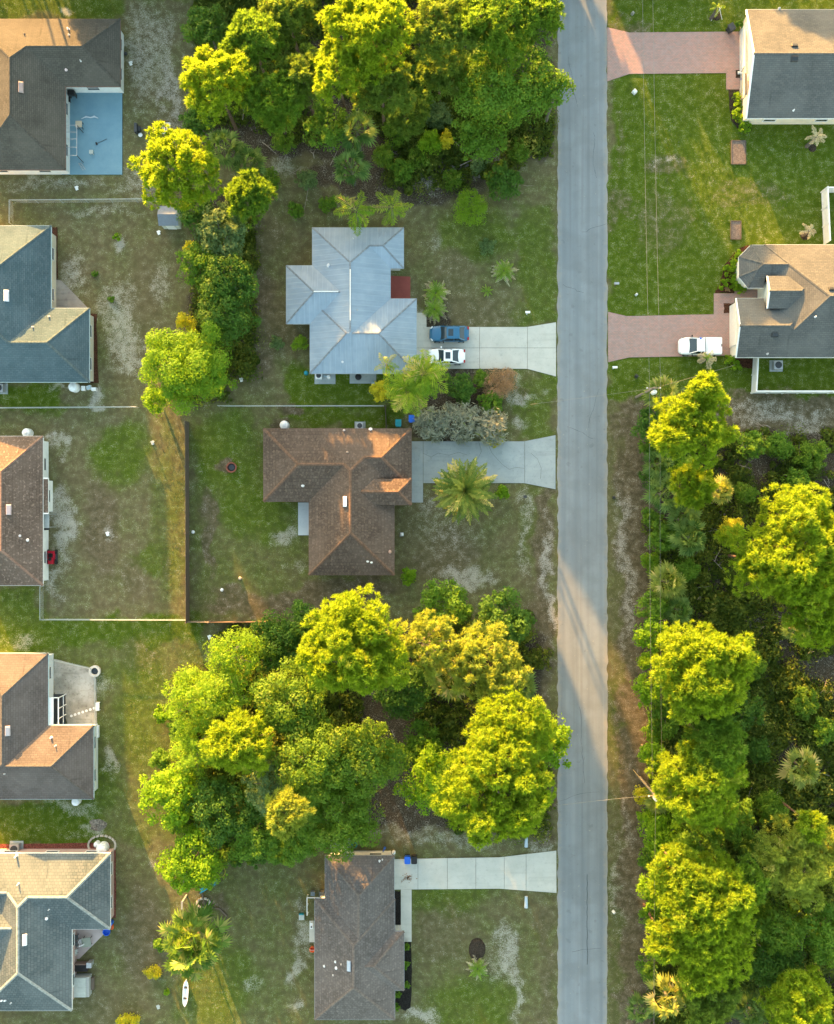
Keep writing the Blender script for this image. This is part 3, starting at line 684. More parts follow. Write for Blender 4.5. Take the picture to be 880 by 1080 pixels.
house('reddish brown tiled house with white walls behind a red mower', [R(-30, 460, 45.5, 617.5), R(-5, 504, 51, 542, dz=-.245, gable=(0, 2))], RF_BRN2, (.78, .78, .76), T_WH, CAP('redbrown', (.2, .13, .1)),
      vents=[(21, 565, .25, .08, (.65, .6, .6)), (29, 569.5, .25, .1, (.75, .72, .7))], skylights=[(7.5, 532, 12, 543, (.5, .38, .38))])
house('taupe shingle house with a white screen porch over a gravel yard', [R(-32, 689, 51, 843), R(-29, 765, 99, 843)], RF_TAUPE, PALE, T_BL, CAP('taupe', (.1, .09, .082)),
      vents=[(54.5, 778, .4, .1, (.7, .65, .62)), (59, 786.5, .45, .06, (.65, .6, .55)), (5, 816, .3, .06, (.4, .38, .36))], skylights=[(6.5, 765.5, 11, 776, (.42, .38, .4))])
house('slate blue tiled house with a long white skylight and hot tub behind', [R(-22, 900, 76, 1066), R(-12, 900, 116.5, 980), R(-70, 900, 54, 972), R(-72, 930, 66, 1014)], RF_TEAL2, (.42, .3, .27), T_WH, CAP('slatetile', (.26, .28, .265)), capw=.17,
      vents=[(18, 902.5, .7, .1, (.75, .68, .66)), (20, 932, .6, .07, (.7, .62, .55)), (49, 969, .25, .1, (.75, .75, .75)), (52, 959, .4, .05, (.6, .6, .6)), (2, 1055, .3, .08, (.75, .75, .75)), (5.5, 1055, .3, .08, (.75, .75, .75)), (12, 1057.5, .4, .05, (.6, .6, .6))], skylights=[(24.7, 985, 28.6, 997, (.78, .78, .8))])
blue_house = house('pale blue grey metal roof house behind the blue sedan and white sedan', [R(329.5, 240, 412, 394), R(327, 315, 439.5, 394), R(350, 240, 426, 283), R(302, 280, 394, 341.5)], RF_MET, (.62, .63, .6), T_GR, CAP('metal', (.2, .23, .26)), capw=.1,
      doors=[((438, 367), 'garage_door', 0), ((411, 303), 'front_door', 0)], vents=[(346.8, 280, .5, .12, (.62, .62, .64)), (372.5, 252, .4, .07, (.5, .52, .55)), (361.5, 381.5, .3, .08, (.6, .62, .65)), (377, 327, .25, .06, (.35, .38, .4))])
def ridge_vent(p0, p1, z):
    a, b = W(*p0, z), W(*p1, z); m = MB(); L = math.dist(a, b); an = math.atan2(b[1] - a[1], b[0] - a[0]); m.box(((a[0] + b[0]) / 2, (a[1] + b[1]) / 2, z + .06), (L, .11, .08), an); m.build('ridge_vent', WHITE, blue_house)
ridge_vent((369.6, 284), (369.6, 338), 2.75 + 41.25 / S * .974 * PITCH); ridge_vent((331, 307.6), (357, 307.6), 2.75 + 30.75 / S * .974 * PITCH)
house('dark brown tiled house beside the large spreading date palm', [R(326, 452, 416, 606.5), R(278, 452, 409, 529), R(340, 452, 434, 514), R(362, 505, 434, 532.6, dz=.9)], RF_BRN, (.38, .27, .23), T_BR, CAP('brown', (.15, .095, .066)), capw=.17,
      doors=[((433, 487), 'garage_door', 0)], vents=[(363, 454, .5, .08, (.5, .42, .38)), (366.5, 477, .4, .08, (.4, .28, .2)), (391, 453, .3, .12, (.7, .68, .68)), (319.5, 512, .25, .1, (.65, .62, .6)), (388, 592, .3, .08, (.72, .72, .7)), (392, 593, .3, .08, (.72, .72, .7)), (411, 582, .3, .12, (.4, .26, .2))], skylights=[(362, 523.5, 366, 534.5, (.8, .8, .85))])
house('brownish grey shingle house at the end of the long pale driveway', [R(343, 902.4, 416, 1040), R(332, 948, 416.6, 1075.5), R(345, 982.3, 426.4, 1044.7)], RF_TAUPE2, (.6, .6, .58), T_GR, CAP('brgrey', (.15, .125, .11)),
      doors=[((415, 922), 'garage_door', 0), ((415, 990), 'front_door', 0)], vents=[(400.5, 908, .4, .07, (.75, .75, .75)), (403.5, 906.5, .4, .05, (.6, .6, .6)), (342.3, 1019, .25, .08, (.65, .65, .65)), (354, 1014.5, .25, .08, (.7, .7, .7)), (355, 1021, .25, .1, (.75, .75, .75)), (351.5, 1028.5, .25, .06, (.5, .47, .45)), (360, 1017, .3, .05, (.5, .45, .42))], skylights=[(366, 1013, 370, 1024, (.34, .4, .48))])
house('grey shingle gabled house with cream walls and a purple flowerpot out front', [R(787, 10, 960, 124.7, gable=(3,)), R(786.5, 30, 816, 98), R(785.5, 77, 806, 100, dz=.25)], RF_GREY, CREAM, WHITE, CAP('grey', (.1, .104, .1)),
      doors=[((787, 55), 'garage_door', 0)], vents=[(837, 116.5, .4, .06, (.75, .75, .75)), (822, 9, .3, .08, (.4, .45, .48))], skylights=[(834.5, 46, 841, 49.5, (.03, .03, .03)), (834.5, 60, 841.5, 65, (.03, .035, .04))])
house('grey shingle house with a chamfered bay and the white pickup parked outside', [R(806, 258, 990, 377), R(776, 314.5, 860, 377, gable=(3,)), dict(px=[(789, 303.6), (880, 303.6), (880, 258.4), (792, 258.4), (779.5, 271), (779.5, 292)]), R(809, 291, 860, 325.5, dz=.95, gable=(3,))], RF_GREY, (.66, .66, .6), WHITE, MATS['cap_grey'],
      doors=[((776, 345), 'garage_door', 0)], vents=[(860, 334, .35, .07, (.75, .75, .75)), (809.5, 373, .3, .08, (.45, .45, .45))], skylights=[(814, 351.5, 821, 355.5, (.03, .035, .04)), (874, 303, 880, 306, (.03, .03, .03))])
# ------------------------------------------------------------------ foliage
# leaf colours are albedos; light and shade come from the sun
for _n, _a, _b, _t, _c in (
    ('pine_yellow', (.12, .2, .012), (.205, .285, .024), .42, (.25, .29, .05)), ('pine_green', (.075, .15, .016), (.125, .215, .028), .4, (.17, .22, .05)),
    ('pine_olive', (.08, .14, .022), (.135, .2, .036), .38, (.2, .22, .07)), ('pine_pale', (.165, .21, .035), (.225, .29, .055), .38, (.34, .33, .12)),
    ('oak_dark', (.033, .082, .012), (.066, .138, .02), .32, None), ('oak_mid', (.055, .125, .012), (.105, .19, .022), .34, None), ('leaf_bright', (.088, .185, .008), (.16, .265, .016), .42, None), ('oak_sun', (.07, .155, .01), (.13, .225, .018), .4, None),
    ('feathery', (.1, .195, .012), (.165, .27, .024), .42, (.2, .27, .04)), ('oak_dull', (.062, .13, .012), (.115, .19, .022), .38, (.16, .21, .04)), ('leaf_yellow', (.27, .28, .016), (.4, .37, .03), .38, None),
    ('palm_green', (.032, .075, .014), (.12, .185, .05), .24, None), ('palm_olive', (.07, .115, .02), (.22, .255, .06), .26, (.34, .3, .12)), ('palm_bright', (.08, .165, .01), (.23, .3, .03), .34, (.34, .3, .1)),
    ('palm_mix', (.04, .095, .012), (.125, .2, .035), .28, (.22, .23, .07)), ('palm_date', (.06, .105, .02), (.19, .22, .05), .27, (.38, .32, .11)), ('palm_dry', (.28, .23, .16), (.44, .37, .27), .2, None), ('silver_leaf', (.13, .155, .125), (.3, .31, .27), .22, (.13, .17, .05)),
    ('pink_leaf', (.2, .13, .075), (.32, .21, .14), .28, None), ('shrub_grey', (.065, .115, .042), (.115, .17, .07), .3, None), ('cycad', (.09, .18, .02), (.17, .25, .035), .28, None), ('dry_grass_leaf', (.32, .27, .2), (.48, .41, .31), .2, None),
    ('understory', (.035, .065, .008), (.125, .165, .022), .34, (.28, .28, .06))):
    _m = .8 if _n == 'understory' else 1.0
    g = lambda c: c and tuple(min(.62, v) for v in (c[0] * 1.52 * _m, c[1] * 1.52 * _m, c[2] * 1.4 * _m))
    foliage(_n, g(_a), g(_b), _t + .17, g(_c))
BARK_P = plain('bark_pine', (.13, .09, .065), .9, 0, .35, 5, .05); BARK_O = plain('bark_grey', (.13, .115, .1), .9, 0, .3, 5, .05); BARK_PALE = plain('bark_pale', (.28, .22, .17), .9, 0, .25, 5, .05)

def rdir(n, up=0.0):
    d = rng.normal(size=(n, 3)); d[:, 2] += up; return nrm(d)
def leaves(c, d, L, Wd, flat=.42):
    """rhombic leaf sprays at c (n,3) facing roughly d; L, Wd arrays"""
    n = len(c); nn = nrm(d + flat * rng.normal(size=(n, 3)) + np.array([0, 0, .35]))
    t = rng.normal(size=(n, 3)); t = nrm(t - nn * (t * nn).sum(1, keepdims=True)); b = np.cross(nn, t)
    L = L[:, None]; Wd = Wd[:, None]
    return np.stack([c - t * L * .5, c + b * Wd * .5 + t * L * .05 - nn * L * .06, c + t * L * .5, c - b * Wd * .5 + t * L * .05 - nn * L * .06], 1)
def lobes_in(r, rz, n, lo=.27, hi=.42, flat=False):
    """spheres packed through an uneven crown of mean radius r, half height rz, centre at the origin: (n,3),(n,)"""
    C, Rr = [], []; k = 0; ph = [random.uniform(0, 6.28) for _ in range(3)]; am = [random.uniform(.04, .13) for _ in range(3)]
    while len(C) < n and k < n * 40:
        k += 1; a = random.uniform(0, 2 * PI); re = r * (1 + am[0] * math.sin(2 * a + ph[0]) + am[1] * math.sin(3 * a + ph[1]) + am[2] * math.sin(5 * a + ph[2])); rr = r * (lo + (hi - lo) * random.random() ** 1.3)
        if random.random() < .18: rr *= .6; re *= 1.06
        q = math.sqrt(random.random()) * (re - rr * .8); zmax = rz * math.sqrt(max(0, 1 - min(1, q / re) ** 2)); z = zmax * (random.uniform(.55, .95) if random.random() < .8 else random.uniform(-.6, .4)) - rr * .4
        p = (q * math.cos(a), q * math.sin(a), z)
        if all((p[0] - c[0]) ** 2 + (p[1] - c[1]) ** 2 + (p[2] - c[2]) ** 2 > .16 * (rr + s) ** 2 for c, s in zip(C, Rr)): C.append(p); Rr.append(rr)
    return np.array(C), np.array(Rr)
def broad_crown(r, rz, size=.3, dens=1.0, n=None, droop=0.0, slim=.55, ragged=.0, lo=.15, hi=.3):
    n = n or int(14 + r * 9); C, Rr = lobes_in(r, rz, n, lo, hi); Q, T = [], []
    for c, rr in zip(C, Rr):
        m = int(dens * 24 * (rr / size) ** 2 * .6) + 30
        d = rdir(m, .35); rad = rr * (1 - .5 * rng.random(m) ** 2.2) * (1 + ragged * rng.normal(size=m) * .3)
        p = c + d * rad[:, None] * np.array([1, 1, .82]); p += rng.normal(size=(m, 3)) * size * .25
        if droop: p[:, 2] -= droop * rng.random(m)
        Ls = size * rng.uniform(.45, 1.5, m); Q.append(leaves(p, d, Ls, Ls * slim)); T.append(np.clip(rng.normal(.45 + .2 * rng.normal(), .15, m), 0, 1))
    m = int(dens * 16 * (r / size) ** 2 * .6); a = rng.uniform(0, 2 * PI, m); u = np.sqrt(rng.random(m)); rad = u * r * .9 * (1 + .14 * np.sin(3 * a + rng.uniform(0, 6)) + .1 * np.sin(5 * a + rng.uniform(0, 6)))
    p = np.stack([rad * np.cos(a), rad * np.sin(a), rz * np.sqrt(np.clip(1 - u ** 2, 0, 1)) * rng.uniform(.3, .9, m) - .2 * rz], 1); Ls = size * rng.uniform(.45, 1.3, m); Q.append(leaves(p, nrm(p + np.array([0, 0, 1.0]) + rng.normal(size=(m, 3)) * .5), Ls, Ls * slim)); T.append(np.clip(rng.normal(.4, .2, m), 0, 1))
    # sprigs that break the outline
    m = int(60 * r); a = rng.uniform(0, 2 * PI, m); k = rng.integers(0, len(C), m); d = rdir(m, .2)
    p = C[k] + d * (Rr[k] * rng.uniform(1.0, 1.22, m))[:, None]; Ls = size * rng.uniform(.6, 1.2, m); Q.append(leaves(p, d, Ls, Ls * slim)); T.append(rng.random(m))
    return np.concatenate(Q), np.concatenate(T), C, Rr
def tufts(P, A, L, k=34, spread=.8, w=.055):
    """needle brushes at P (n,3) along axis A (n,3)"""
    n = len(P); d = nrm(A[:, None, :] + spread * rng.normal(size=(n, k, 3))); d = d.reshape(-1, 3); p = np.repeat(P, k, 0)
    Ls = np.repeat(L, k) * rng.uniform(.7, 1.1, n * k); s = np.cross(d, rng.normal(size=d.shape)); s = nrm(s) * w
    b = p + d * (Ls * .12)[:, None]
    mid = p + d * (Ls * .6)[:, None]; tip = p + d * Ls[:, None]; tip[:, 2] -= Ls * .06
    return np.stack([b, mid + s, tip, mid - s], 1), n * k
def pine_crown(r, rz, dens=1.0, tl=.56, w=.042, lob=None, k=30):
    C, Rr = lobes_in(r, rz, int((lob or 9) * 1.6 + r * 8.5), .11, .24); P, A, L, T = [], [], [], []
    for c, rr in zip(C, Rr):
        m = max(6, int(dens * 11 * (rr / tl) ** 1.6)); d = rdir(m, .55); d[:, 2] = np.abs(d[:, 2]) * .9 - .12; d = nrm(d)
        P.append(c + d * (rr * (1 - .4 * rng.random(m) ** 2))[:, None] * np.array([1, 1, .75])); A.append(nrm(d + np.array([0, 0, .55]))); L.append(tl * rng.uniform(.75, 1.15, m)); T.append(np.clip(rng.normal(.42 + .15 * rng.normal(), .16, m), 0, 1))
    m = int(dens * 14 * (r / tl) ** 1.75); a = rng.uniform(0, 2 * PI, m); u = np.sqrt(rng.random(m)); wob = 1 + .16 * np.sin(3 * a + rng.uniform(0, 6)) + .1 * np.sin(7 * a + rng.uniform(0, 6)); rad = u * r * .93 * wob
    fill = np.stack([rad * np.cos(a), rad * np.sin(a), rz * np.sqrt(np.clip(1 - u ** 2, 0, 1)) * rng.uniform(.45, .95, m) - .25 * rz], 1); nf = nrm(fill * np.array([1, 1, 1.6]) + rng.normal(size=(m, 3)) * .6)
    P.append(fill); A.append(nrm(nf + np.array([0, 0, .6]))); L.append(tl * rng.uniform(.6, 1.1, m)); T.append(np.clip(rng.normal(.4, .2, m), 0, 1))
    P, A, L, T = map(np.concatenate, (P, A, L, T)); q, n = tufts(P, A, L, k, .75, w)
    return q, np.clip(np.repeat(T, k) + rng.normal(size=n) * .08, 0, 1), C, Rr, P
def fan_palm(r, nleaf=26, seg=10, bushy=False):
    """costapalmate fans: each leaf a folded star of stiff segments on its own stalk"""
    Q, T = [], []
    for i in range(nleaf):
        a = i * 2.39996 + random.uniform(-.25, .25); f = (i + .5) / nleaf; el = math.radians(80 - 100 * f + random.uniform(-10, 10))
        out = np.array([math.cos(a) * math.cos(el), math.sin(a) * math.cos(el), math.sin(el)]); pl = r * (random.uniform(.3, .78) if bushy else random.uniform(.4, .58)); hub = out * pl
        side = np.array([-math.sin(a), math.cos(a), 0]); upv = np.cross(out, side); fl = r * (random.uniform(.3, .42) if bushy else random.uniform(.4, .56)); t0 = random.choice([random.uniform(0, .3), random.uniform(.35, .8), random.uniform(.6, .85)]) if random.random() > .08 else 1.0
        Q.append([out * 0, hub * .5 + side * .03, hub, hub * .5 - side * .03]); T.append(t0)
        tw = random.uniform(-.7, .7); s2 = side * math.cos(tw) + upv * math.sin(tw); fold = random.uniform(.1, .35)
        for k in range(seg):
            g = (k / (seg - 1) - .5) * math.radians(170); d = out * math.cos(g) + s2 * math.sin(g); ll = fl * (1 - .18 * abs(g)) * random.uniform(.85, 1.1)
            lift = np.array([0, 0, fold * ll * abs(math.sin(g))]); tip = hub + d * ll + lift; tip[2] -= ll * random.uniform(.25, .55); mid = hub + d * ll * .5 + lift * .6; wv = np.cross(d, upv); wv = wv / (np.linalg.norm(wv) + 1e-9) * ll * .1
            Q.append([hub, mid + wv, tip, mid - wv]); T.append(min(1, max(0, t0 + random.gauss(0, .14))))
    return np.array(Q), np.array(T)
def feather_palm(r, nfr=16, leaf=.26, pairs=17, rise=(75, 0), sag=.55, w=.05, dry=0.0, hang=.5, wild=1.0):
    Q, T = [], []
    for i in range(nfr):
        a = i * 2.39996 + random.uniform(-.15, .15); f = (i + .5) / nfr; el = math.radians(rise[0] + (rise[1] - rise[0]) * f + random.uniform(-6, 6)); ln = r * (1 + wild * random.uniform(-.2, .15)) * (1.0 + .1 * (1 - f))
        h = np.array([math.cos(a), math.sin(a), 0.0]); side = np.array([-math.sin(a), math.cos(a), 0.0]); pts = []; p = np.zeros(3); e = el; n = pairs; curl = wild * random.uniform(-.55, .55)
        for k in range(n + 1):
            pts.append(p.copy()); p = p + (h * math.cos(e) + np.array([0, 0, math.sin(e)]) + side * curl * k / n) * ln / n * 1.06; e -= sag * 2.2 / n * (1 + k / n)
        t0 = 1.0 if random.random() < dry else min(.9, max(0, random.gauss(.42, .27)))
        for k in range(n):
            d = pts[k + 1] - pts[k]; d = d / np.linalg.norm(d); Q.append([pts[k] + side * .02, pts[k + 1] + side * .015, pts[k + 1] - side * .015, pts[k] - side * .02]); T.append(min(1, t0 + .2))
            if k < 2: continue
            x = k / n; ll = leaf * r * (math.sin(PI * min(1, .12 + x * .92)) ** .7 + .12) * random.uniform(.6, 1.15)
            for s in (-1, 1):
                dd = nrm(side * s * .82 + d * .55 + np.array([0, 0, -hang * random.uniform(.3, 1.2) + .1])); m = pts[k] + dd * ll * .5; tip = pts[k] + dd * ll + np.array([0, 0, -ll * .18]); wv = d * w * (r / 2.4)
                Q.append([pts[k], m + wv, tip, m - wv]); T.append(min(1, max(0, t0 + random.gauss(0, .14))))
    return np.array(Q), np.array(T)

def trunk_mesh(h, r0, C=None, Rr=None, crown_z=0, nlimb=7, lean=(0, 0), limb_r=.28, crook=.15):
    mb = MB(); top = np.array([lean[0], lean[1], h]); pts = [np.array([0, 0, -.2])]
    for t in (.25, .5, .75, 1): pts.append(top * t + np.array([random.uniform(-1, 1) * crook, random.uniform(-1, 1) * crook, 0]) * (t * h / 10))
    mb.tube(pts, [r0 * 1.25, r0, r0 * .82, r0 * .65, r0 * .35], 8)
    if C is not None and len(C):
        for i in random.sample(range(len(C)), min(nlimb, len(C))):
            e = C[i] + np.array([0, 0, crown_z - Rr[i] * .1]); t = min(.97, max(.3, (e[2] - np.hypot(e[0], e[1]) * .45) / max(h, .1))); s = top * t; m = s * .5 + e * .5 + np.array([random.uniform(-.25, .25), random.uniform(-.25, .25), .2]); rr = r0 * limb_r * random.uniform(.8, 1.2)
            mb.tube([s, s * .7 + m * .3, m, m * .4 + e * .6, e], [rr * 1.2, rr, rr * .75, rr * .5, rr * .2], 6)
            for _ in range(3):
                q = m + (e - m) * random.uniform(.1, .9); e2 = q + np.array([random.uniform(-1, 1), random.uniform(-1, 1), random.uniform(.0, .6)]) * Rr[i] * .9; mb.tube([q, (q + e2) / 2 + np.array([0, 0, .08]), e2], [rr * .4, rr * .28, rr * .1], 5)
    return mb
NAMES = dict(pine='pine_tree', broad='broadleaf_tree', feath='feathery_tree', fan='fan_palm', queen='queen_palm', date='date_palm', shrub='shrub', cycad='small_palm', sprout='shrub', bare='pine_tree')
CATS = dict(pine='tree', broad='tree', feath='tree', fan='palm', queen='palm', date='palm', shrub='shrub', cycad='palm', sprout='shrub', bare='tree')
def plant(kind, px, py, rp, h, tone, label, group=None, **k):
    """one plant whose crown the photograph shows at px,py with a radius of rp pixels; h is its height in metres"""
    flat = k.get('rz'); zc = {'pine': .8, 'bare': .8, 'broad': .66, 'feath': .66, 'fan': .82, 'queen': .9, 'date': .85}.get(kind, .5) * h
    x, y = W(px, py, zc); r = rp / S * (H - zc) / H * (1.1 if kind in ('pine', 'broad', 'feath', 'bare', 'fan') else 1.0); root = empty(NAMES[kind], (x, y, 0), label, CATS[kind], group, 0); m = MATS[tone]
    sx = k.get('sx', 1.0); dens = k.get('dens', 1.0)
    def crown(name, q, t, z=0, sqz=1.0):
        q = np.array(q); q[..., 0] *= sx; q[..., 1] *= 1 / sx if k.get('keep') else 1; q[..., 2] = q[..., 2] * sqz + z
        return link_mesh(name, arr_mesh(name, None, q, None, t), root, m)
    if kind in ('pine', 'bare'):
        rz = k.get('rz', min(r * .8, h * .3)); q, t, C, Rr, P = pine_crown(r, rz, dens * (.5 if kind == 'bare' else 1), lob=k.get('lob'), tl=k.get('tl', .56), w=k.get('w', .042)); crown('crown', q, t, h - rz)
        tm = trunk_mesh(h - rz * .35, max(.13, h * .013) * k.get('tr', 1), C, Rr, h - rz, k.get('limbs', 9), limb_r=.34 if kind != 'bare' else .5); tm.build('trunk', BARK_P if kind == 'pine' else BARK_PALE, root, local=True)
    elif kind in ('broad', 'feath'):
        rz = k.get('rz', min(r * .85, h * .5)); size = k.get('size', .3 if kind == 'broad' else .34) * (.8 if kind == 'broad' else 1)
        q, t, C, Rr = broad_crown(r, rz, size, dens, droop=0 if kind == 'broad' else .4, slim=.6 if kind == 'broad' else .26, ragged=0 if kind == 'broad' else .6); crown('crown', q, t, h - rz)
        trunk_mesh(h - rz * .5, max(.1, h * .016), C, Rr, h - rz, 8).build('trunk', BARK_O, root, local=True)
    elif kind == 'fan':
        q, t = fan_palm(r, k.get('n', 28), bushy=k.get('bushy', False)); crown('crown', q, t, h - r * .25)
        mb = MB(); mb.tube([(0, 0, -.2), (.05, 0, h * .4), (0, .05, h - r * .25)], [.2, .16, .15], 8); mb.build('trunk', BARK_O, root, local=True)
    elif kind in ('queen', 'date'):
        if kind == 'date': q, t = feather_palm(r, k.get('n', 64), .16, 20, (80, -20), .3, .085, .12, .25, .35)
        else: q, t = feather_palm(r, k.get('n', 15), k.get('leaf', .28), 16, k.get('rise', (72, -12)), .6, .075, k.get('dry', .08), .6)
        crown('crown', q, t, h - r * .3); mb = MB(); mb.tube([(0, 0, -.2), (.04, .03, h * .5), (0, 0, h - r * .3)], [.24, .17, .13] if kind == 'queen' else [.36, .33, .28], 9); mb.build('trunk', BARK_O, root, local=True)
    elif kind == 'cycad':
        q, t = feather_palm(r, k.get('n', 26), .2, 14, (70, -8), .35, .07, 0, .2); crown('crown', q, t, h * .45)
        if k.get('skirt'):
            q, t = feather_palm(r * 1.12, 18, .2, 12, (15, -15), .3, .06, 0, .2); link_mesh('dead_fronds', arr_mesh('dead_fronds', None, q + np.array([0, 0, h * .38]), None, t), root, MATS['dry_grass_leaf'])
        mb = MB(); mb.tube([(0, 0, -.1), (0, 0, h * .5)], [.14, .11], 8); mb.build('trunk', BARK_O, root, local=True)
    else:
        rz = k.get('rz', max(.25, h * .55)); size = k.get('size', .2); q, t, C, Rr = broad_crown(r, rz, size, dens, n=k.get('n', int(14 + r * 10)), slim=k.get('slim', .55), lo=.2, hi=.38); crown('foliage', q, t, max(rz * .45, h - rz))
        mb = MB()
        for i in range(min(7, len(C))):
            e = C[i] + np.array([0, 0, max(rz * .45, h - rz)]); mb.tube([(0, 0, -.05), (e[0] * .4, e[1] * .4, e[2] * .5), tuple(e)], [.04, .03, .012], 5)
        mb.build('stem', BARK_O, root, local=True)
    return root
NW = 'plants of the wooded lot above the metal roofed house'; MID = 'plants of the wooded lot below the dark brown house'; EA = 'plants of the wooded lot across the road'; WE = 'trees along the boundary between the rear gardens'
GA = 'garden plants around the houses'
P_ = plant
# --- upper woodlot
P_('broad', 221, 35, 23, 9, 'oak_dark', 'dark green oak at the upper corner of the woodlot, beside the sandy yard', NW)
P_('pine', 228, 92, 33, 15, 'pine_yellow', 'bright yellow-green pine just above the one by the small shed', NW)
P_('pine', 268, 45, 27, 14, 'pine_green', 'mid green pine right behind the dark corner oak', NW)
P_('pine', 304, 14, 30, 13, 'pine_olive', 'olive pine at the very top of the woodlot, second from its yellow pine', NW)
P_('pine', 289, 106, 30, 13, 'pine_green', 'pine with ringed tufts between the bright yellow pine and a bare hollow', NW)
P_('pine', 323, 84, 26, 13, 'pine_olive', 'dull olive pine in the middle of the upper woodlot', NW)
P_('pine', 393, 34, 40, 17, 'pine_yellow', 'tall wide yellow pine reaching the top edge of the photo', NW)
P_('pine', 358, 80, 27, 15, 'pine_yellow', 'yellow pine leaning against the tall wide yellow pine', NW)
P_('pine', 402, 92, 30, 13, 'pine_olive', 'olive pine right below the tall wide yellow pine', NW)
P_('broad', 348, 138, 25, 8, 'oak_mid', 'green bushy tree above the pair of queen palms', NW)
P_('broad', 210, 131, 17, 6, 'oak_dark', 'small dark round tree under the bright yellow-green pine', NW)
P_('pine', 187, 178, 39, 14, 'pine_yellow', 'sunlit pine with yellow tips standing over the small shed', WE)
P_('fan', 238, 158, 23, 6, 'palm_green', 'grey-green cabbage palm at the edge of the bare hollow', NW)
P_('fan', 265, 174, 20, 5, 'palm_green', 'darker cabbage palm beside the ring-tufted pine', NW)
P_('pine', 264, 209, 22, 9, 'pine_green', 'small round pine with ring-like tufts at the lower corner of the woodlot', NW, lob=14)
P_('fan', 377, 140, 23, 7, 'palm_green', 'blue-green cabbage palm in the middle of the woodlot', NW)
P_('fan', 371, 178, 22, 6, 'palm_green', 'star-shaped cabbage palm just above the queen palms', NW)
P_('queen', 375, 221, 27, 7, 'palm_bright', 'queen palm with six bright fronds over the metal roof corner', NW, n=9, rise=(40, -10))
P_('queen', 413, 218, 23, 6, 'palm_bright', 'second smaller queen palm beside the six-fronded one', NW, n=9, rise=(45, -5))
P_('pine', 468, 32, 36, 15, 'pine_olive', 'wispy olive pine showing bare branches near the top edge', NW, dens=.75, limbs=14)
P_('pine', 520, 22, 40, 16, 'pine_green', 'broad open pine with crooked pale branches near the top edge', NW, dens=.75, limbs=16, tr=1.3)
P_('pine', 563, 20, 28, 15, 'pine_green', 'open crowned pine leaning to the road at the top edge', NW, dens=.85, limbs=12)
P_('broad', 532, 88, 50, 12, 'oak_mid', 'large spreading green oak reaching over the road verge', NW)
P_('broad', 585, 101, 17, 11, 'oak_mid', 'small round oak crown overhanging the asphalt near the top woodlot', NW)
P_('broad', 506, 146, 24, 7, 'oak_mid', 'green bushy tree under the large spreading oak', NW)
P_('pine', 465, 72, 26, 11, 'pine_olive', 'thin olive pine over the scrub between the larger pines', NW, dens=.7)
P_('pine', 430, 120, 20, 6.5, 'pine_olive', 'low sparse pine over the dark scrub beside the blue-green palm', NW, dens=.7)
P_('shrub', 531, 191, 20, 3.2, 'oak_dark', 'round dark green bush near the road below the woodlot', NW, size=.26)
P_('shrub', 496, 221, 20, 2.8, 'feathery', 'pale yellow-green bush on the lawn below the woodlot', NW, slim=.3)
P_('shrub', 424, 180, 13, 2.2, 'oak_mid', 'small green bush between the palms and the sandy litter', NW)
P_('shrub', 454, 152, 14, 3, 'leaf_bright', 'bright leafy sapling in the woodlot clearing', NW)
P_('shrub', 471, 148, 8, 3, 'leaf_yellow', 'small yellow sapling touching the bright leafy one', NW)
P_('shrub', 478, 190, 12, 1.6, 'oak_dull', 'low dull bush in the litter, left of the round dark bush', NW, dens=.6)
P_('shrub', 443, 108, 16, 2.6, 'oak_dull', 'scrubby oak bush under the thin olive pine', NW); P_('shrub', 462, 122, 15, 2.4, 'shrub_grey', 'grey-green scrub bush above the bright sapling', NW)
P_('shrub', 418, 140, 16, 2.4, 'oak_dull', 'dull scrub bush beside the low sparse pine', NW); P_('shrub', 440, 80, 14, 2.4, 'oak_dark', 'dark scrub bush beneath the wispy olive pine', NW)
# --- boundary trees behind the metal roofed house
P_('broad', 234, 245, 27, 8, 'shrub_grey', 'grey-green tree directly under the small ring-tufted pine', WE)
P_('broad', 208, 228, 20, 7, 'oak_dark', 'dark tree squeezed between the shed and the grey-green tree', WE)
P_('broad', 212, 283, 23, 7.5, 'oak_mid', 'mid green tree beyond the end of the sandy yard', WE)
P_('broad', 243, 297, 27, 8.5, 'oak_dark', 'dark oak above a matching one, behind the brown strip', WE)
P_('broad', 238, 333, 31, 8.5, 'oak_dark', 'large dark oak touching the big sunlit tree', WE)
P_('broad', 197, 386, 43, 11.5, 'oak_sun', 'big dense sunlit yellow-green tree where three rear gardens meet', WE, size=.27, rz=5.4, dens=1.2)
P_('shrub', 165, 424, 15, 4.5, 'leaf_bright', 'yellow bush glowing at the foot of the big sunlit tree', WE)
P_('shrub', 202, 266, 9, 4, 'leaf_yellow', 'little yellow-orange bush among the dark boundary trees', WE)
P_('shrub', 197, 340, 11, 5, 'leaf_yellow', 'small yellow bush on top of the big sunlit tree', WE)
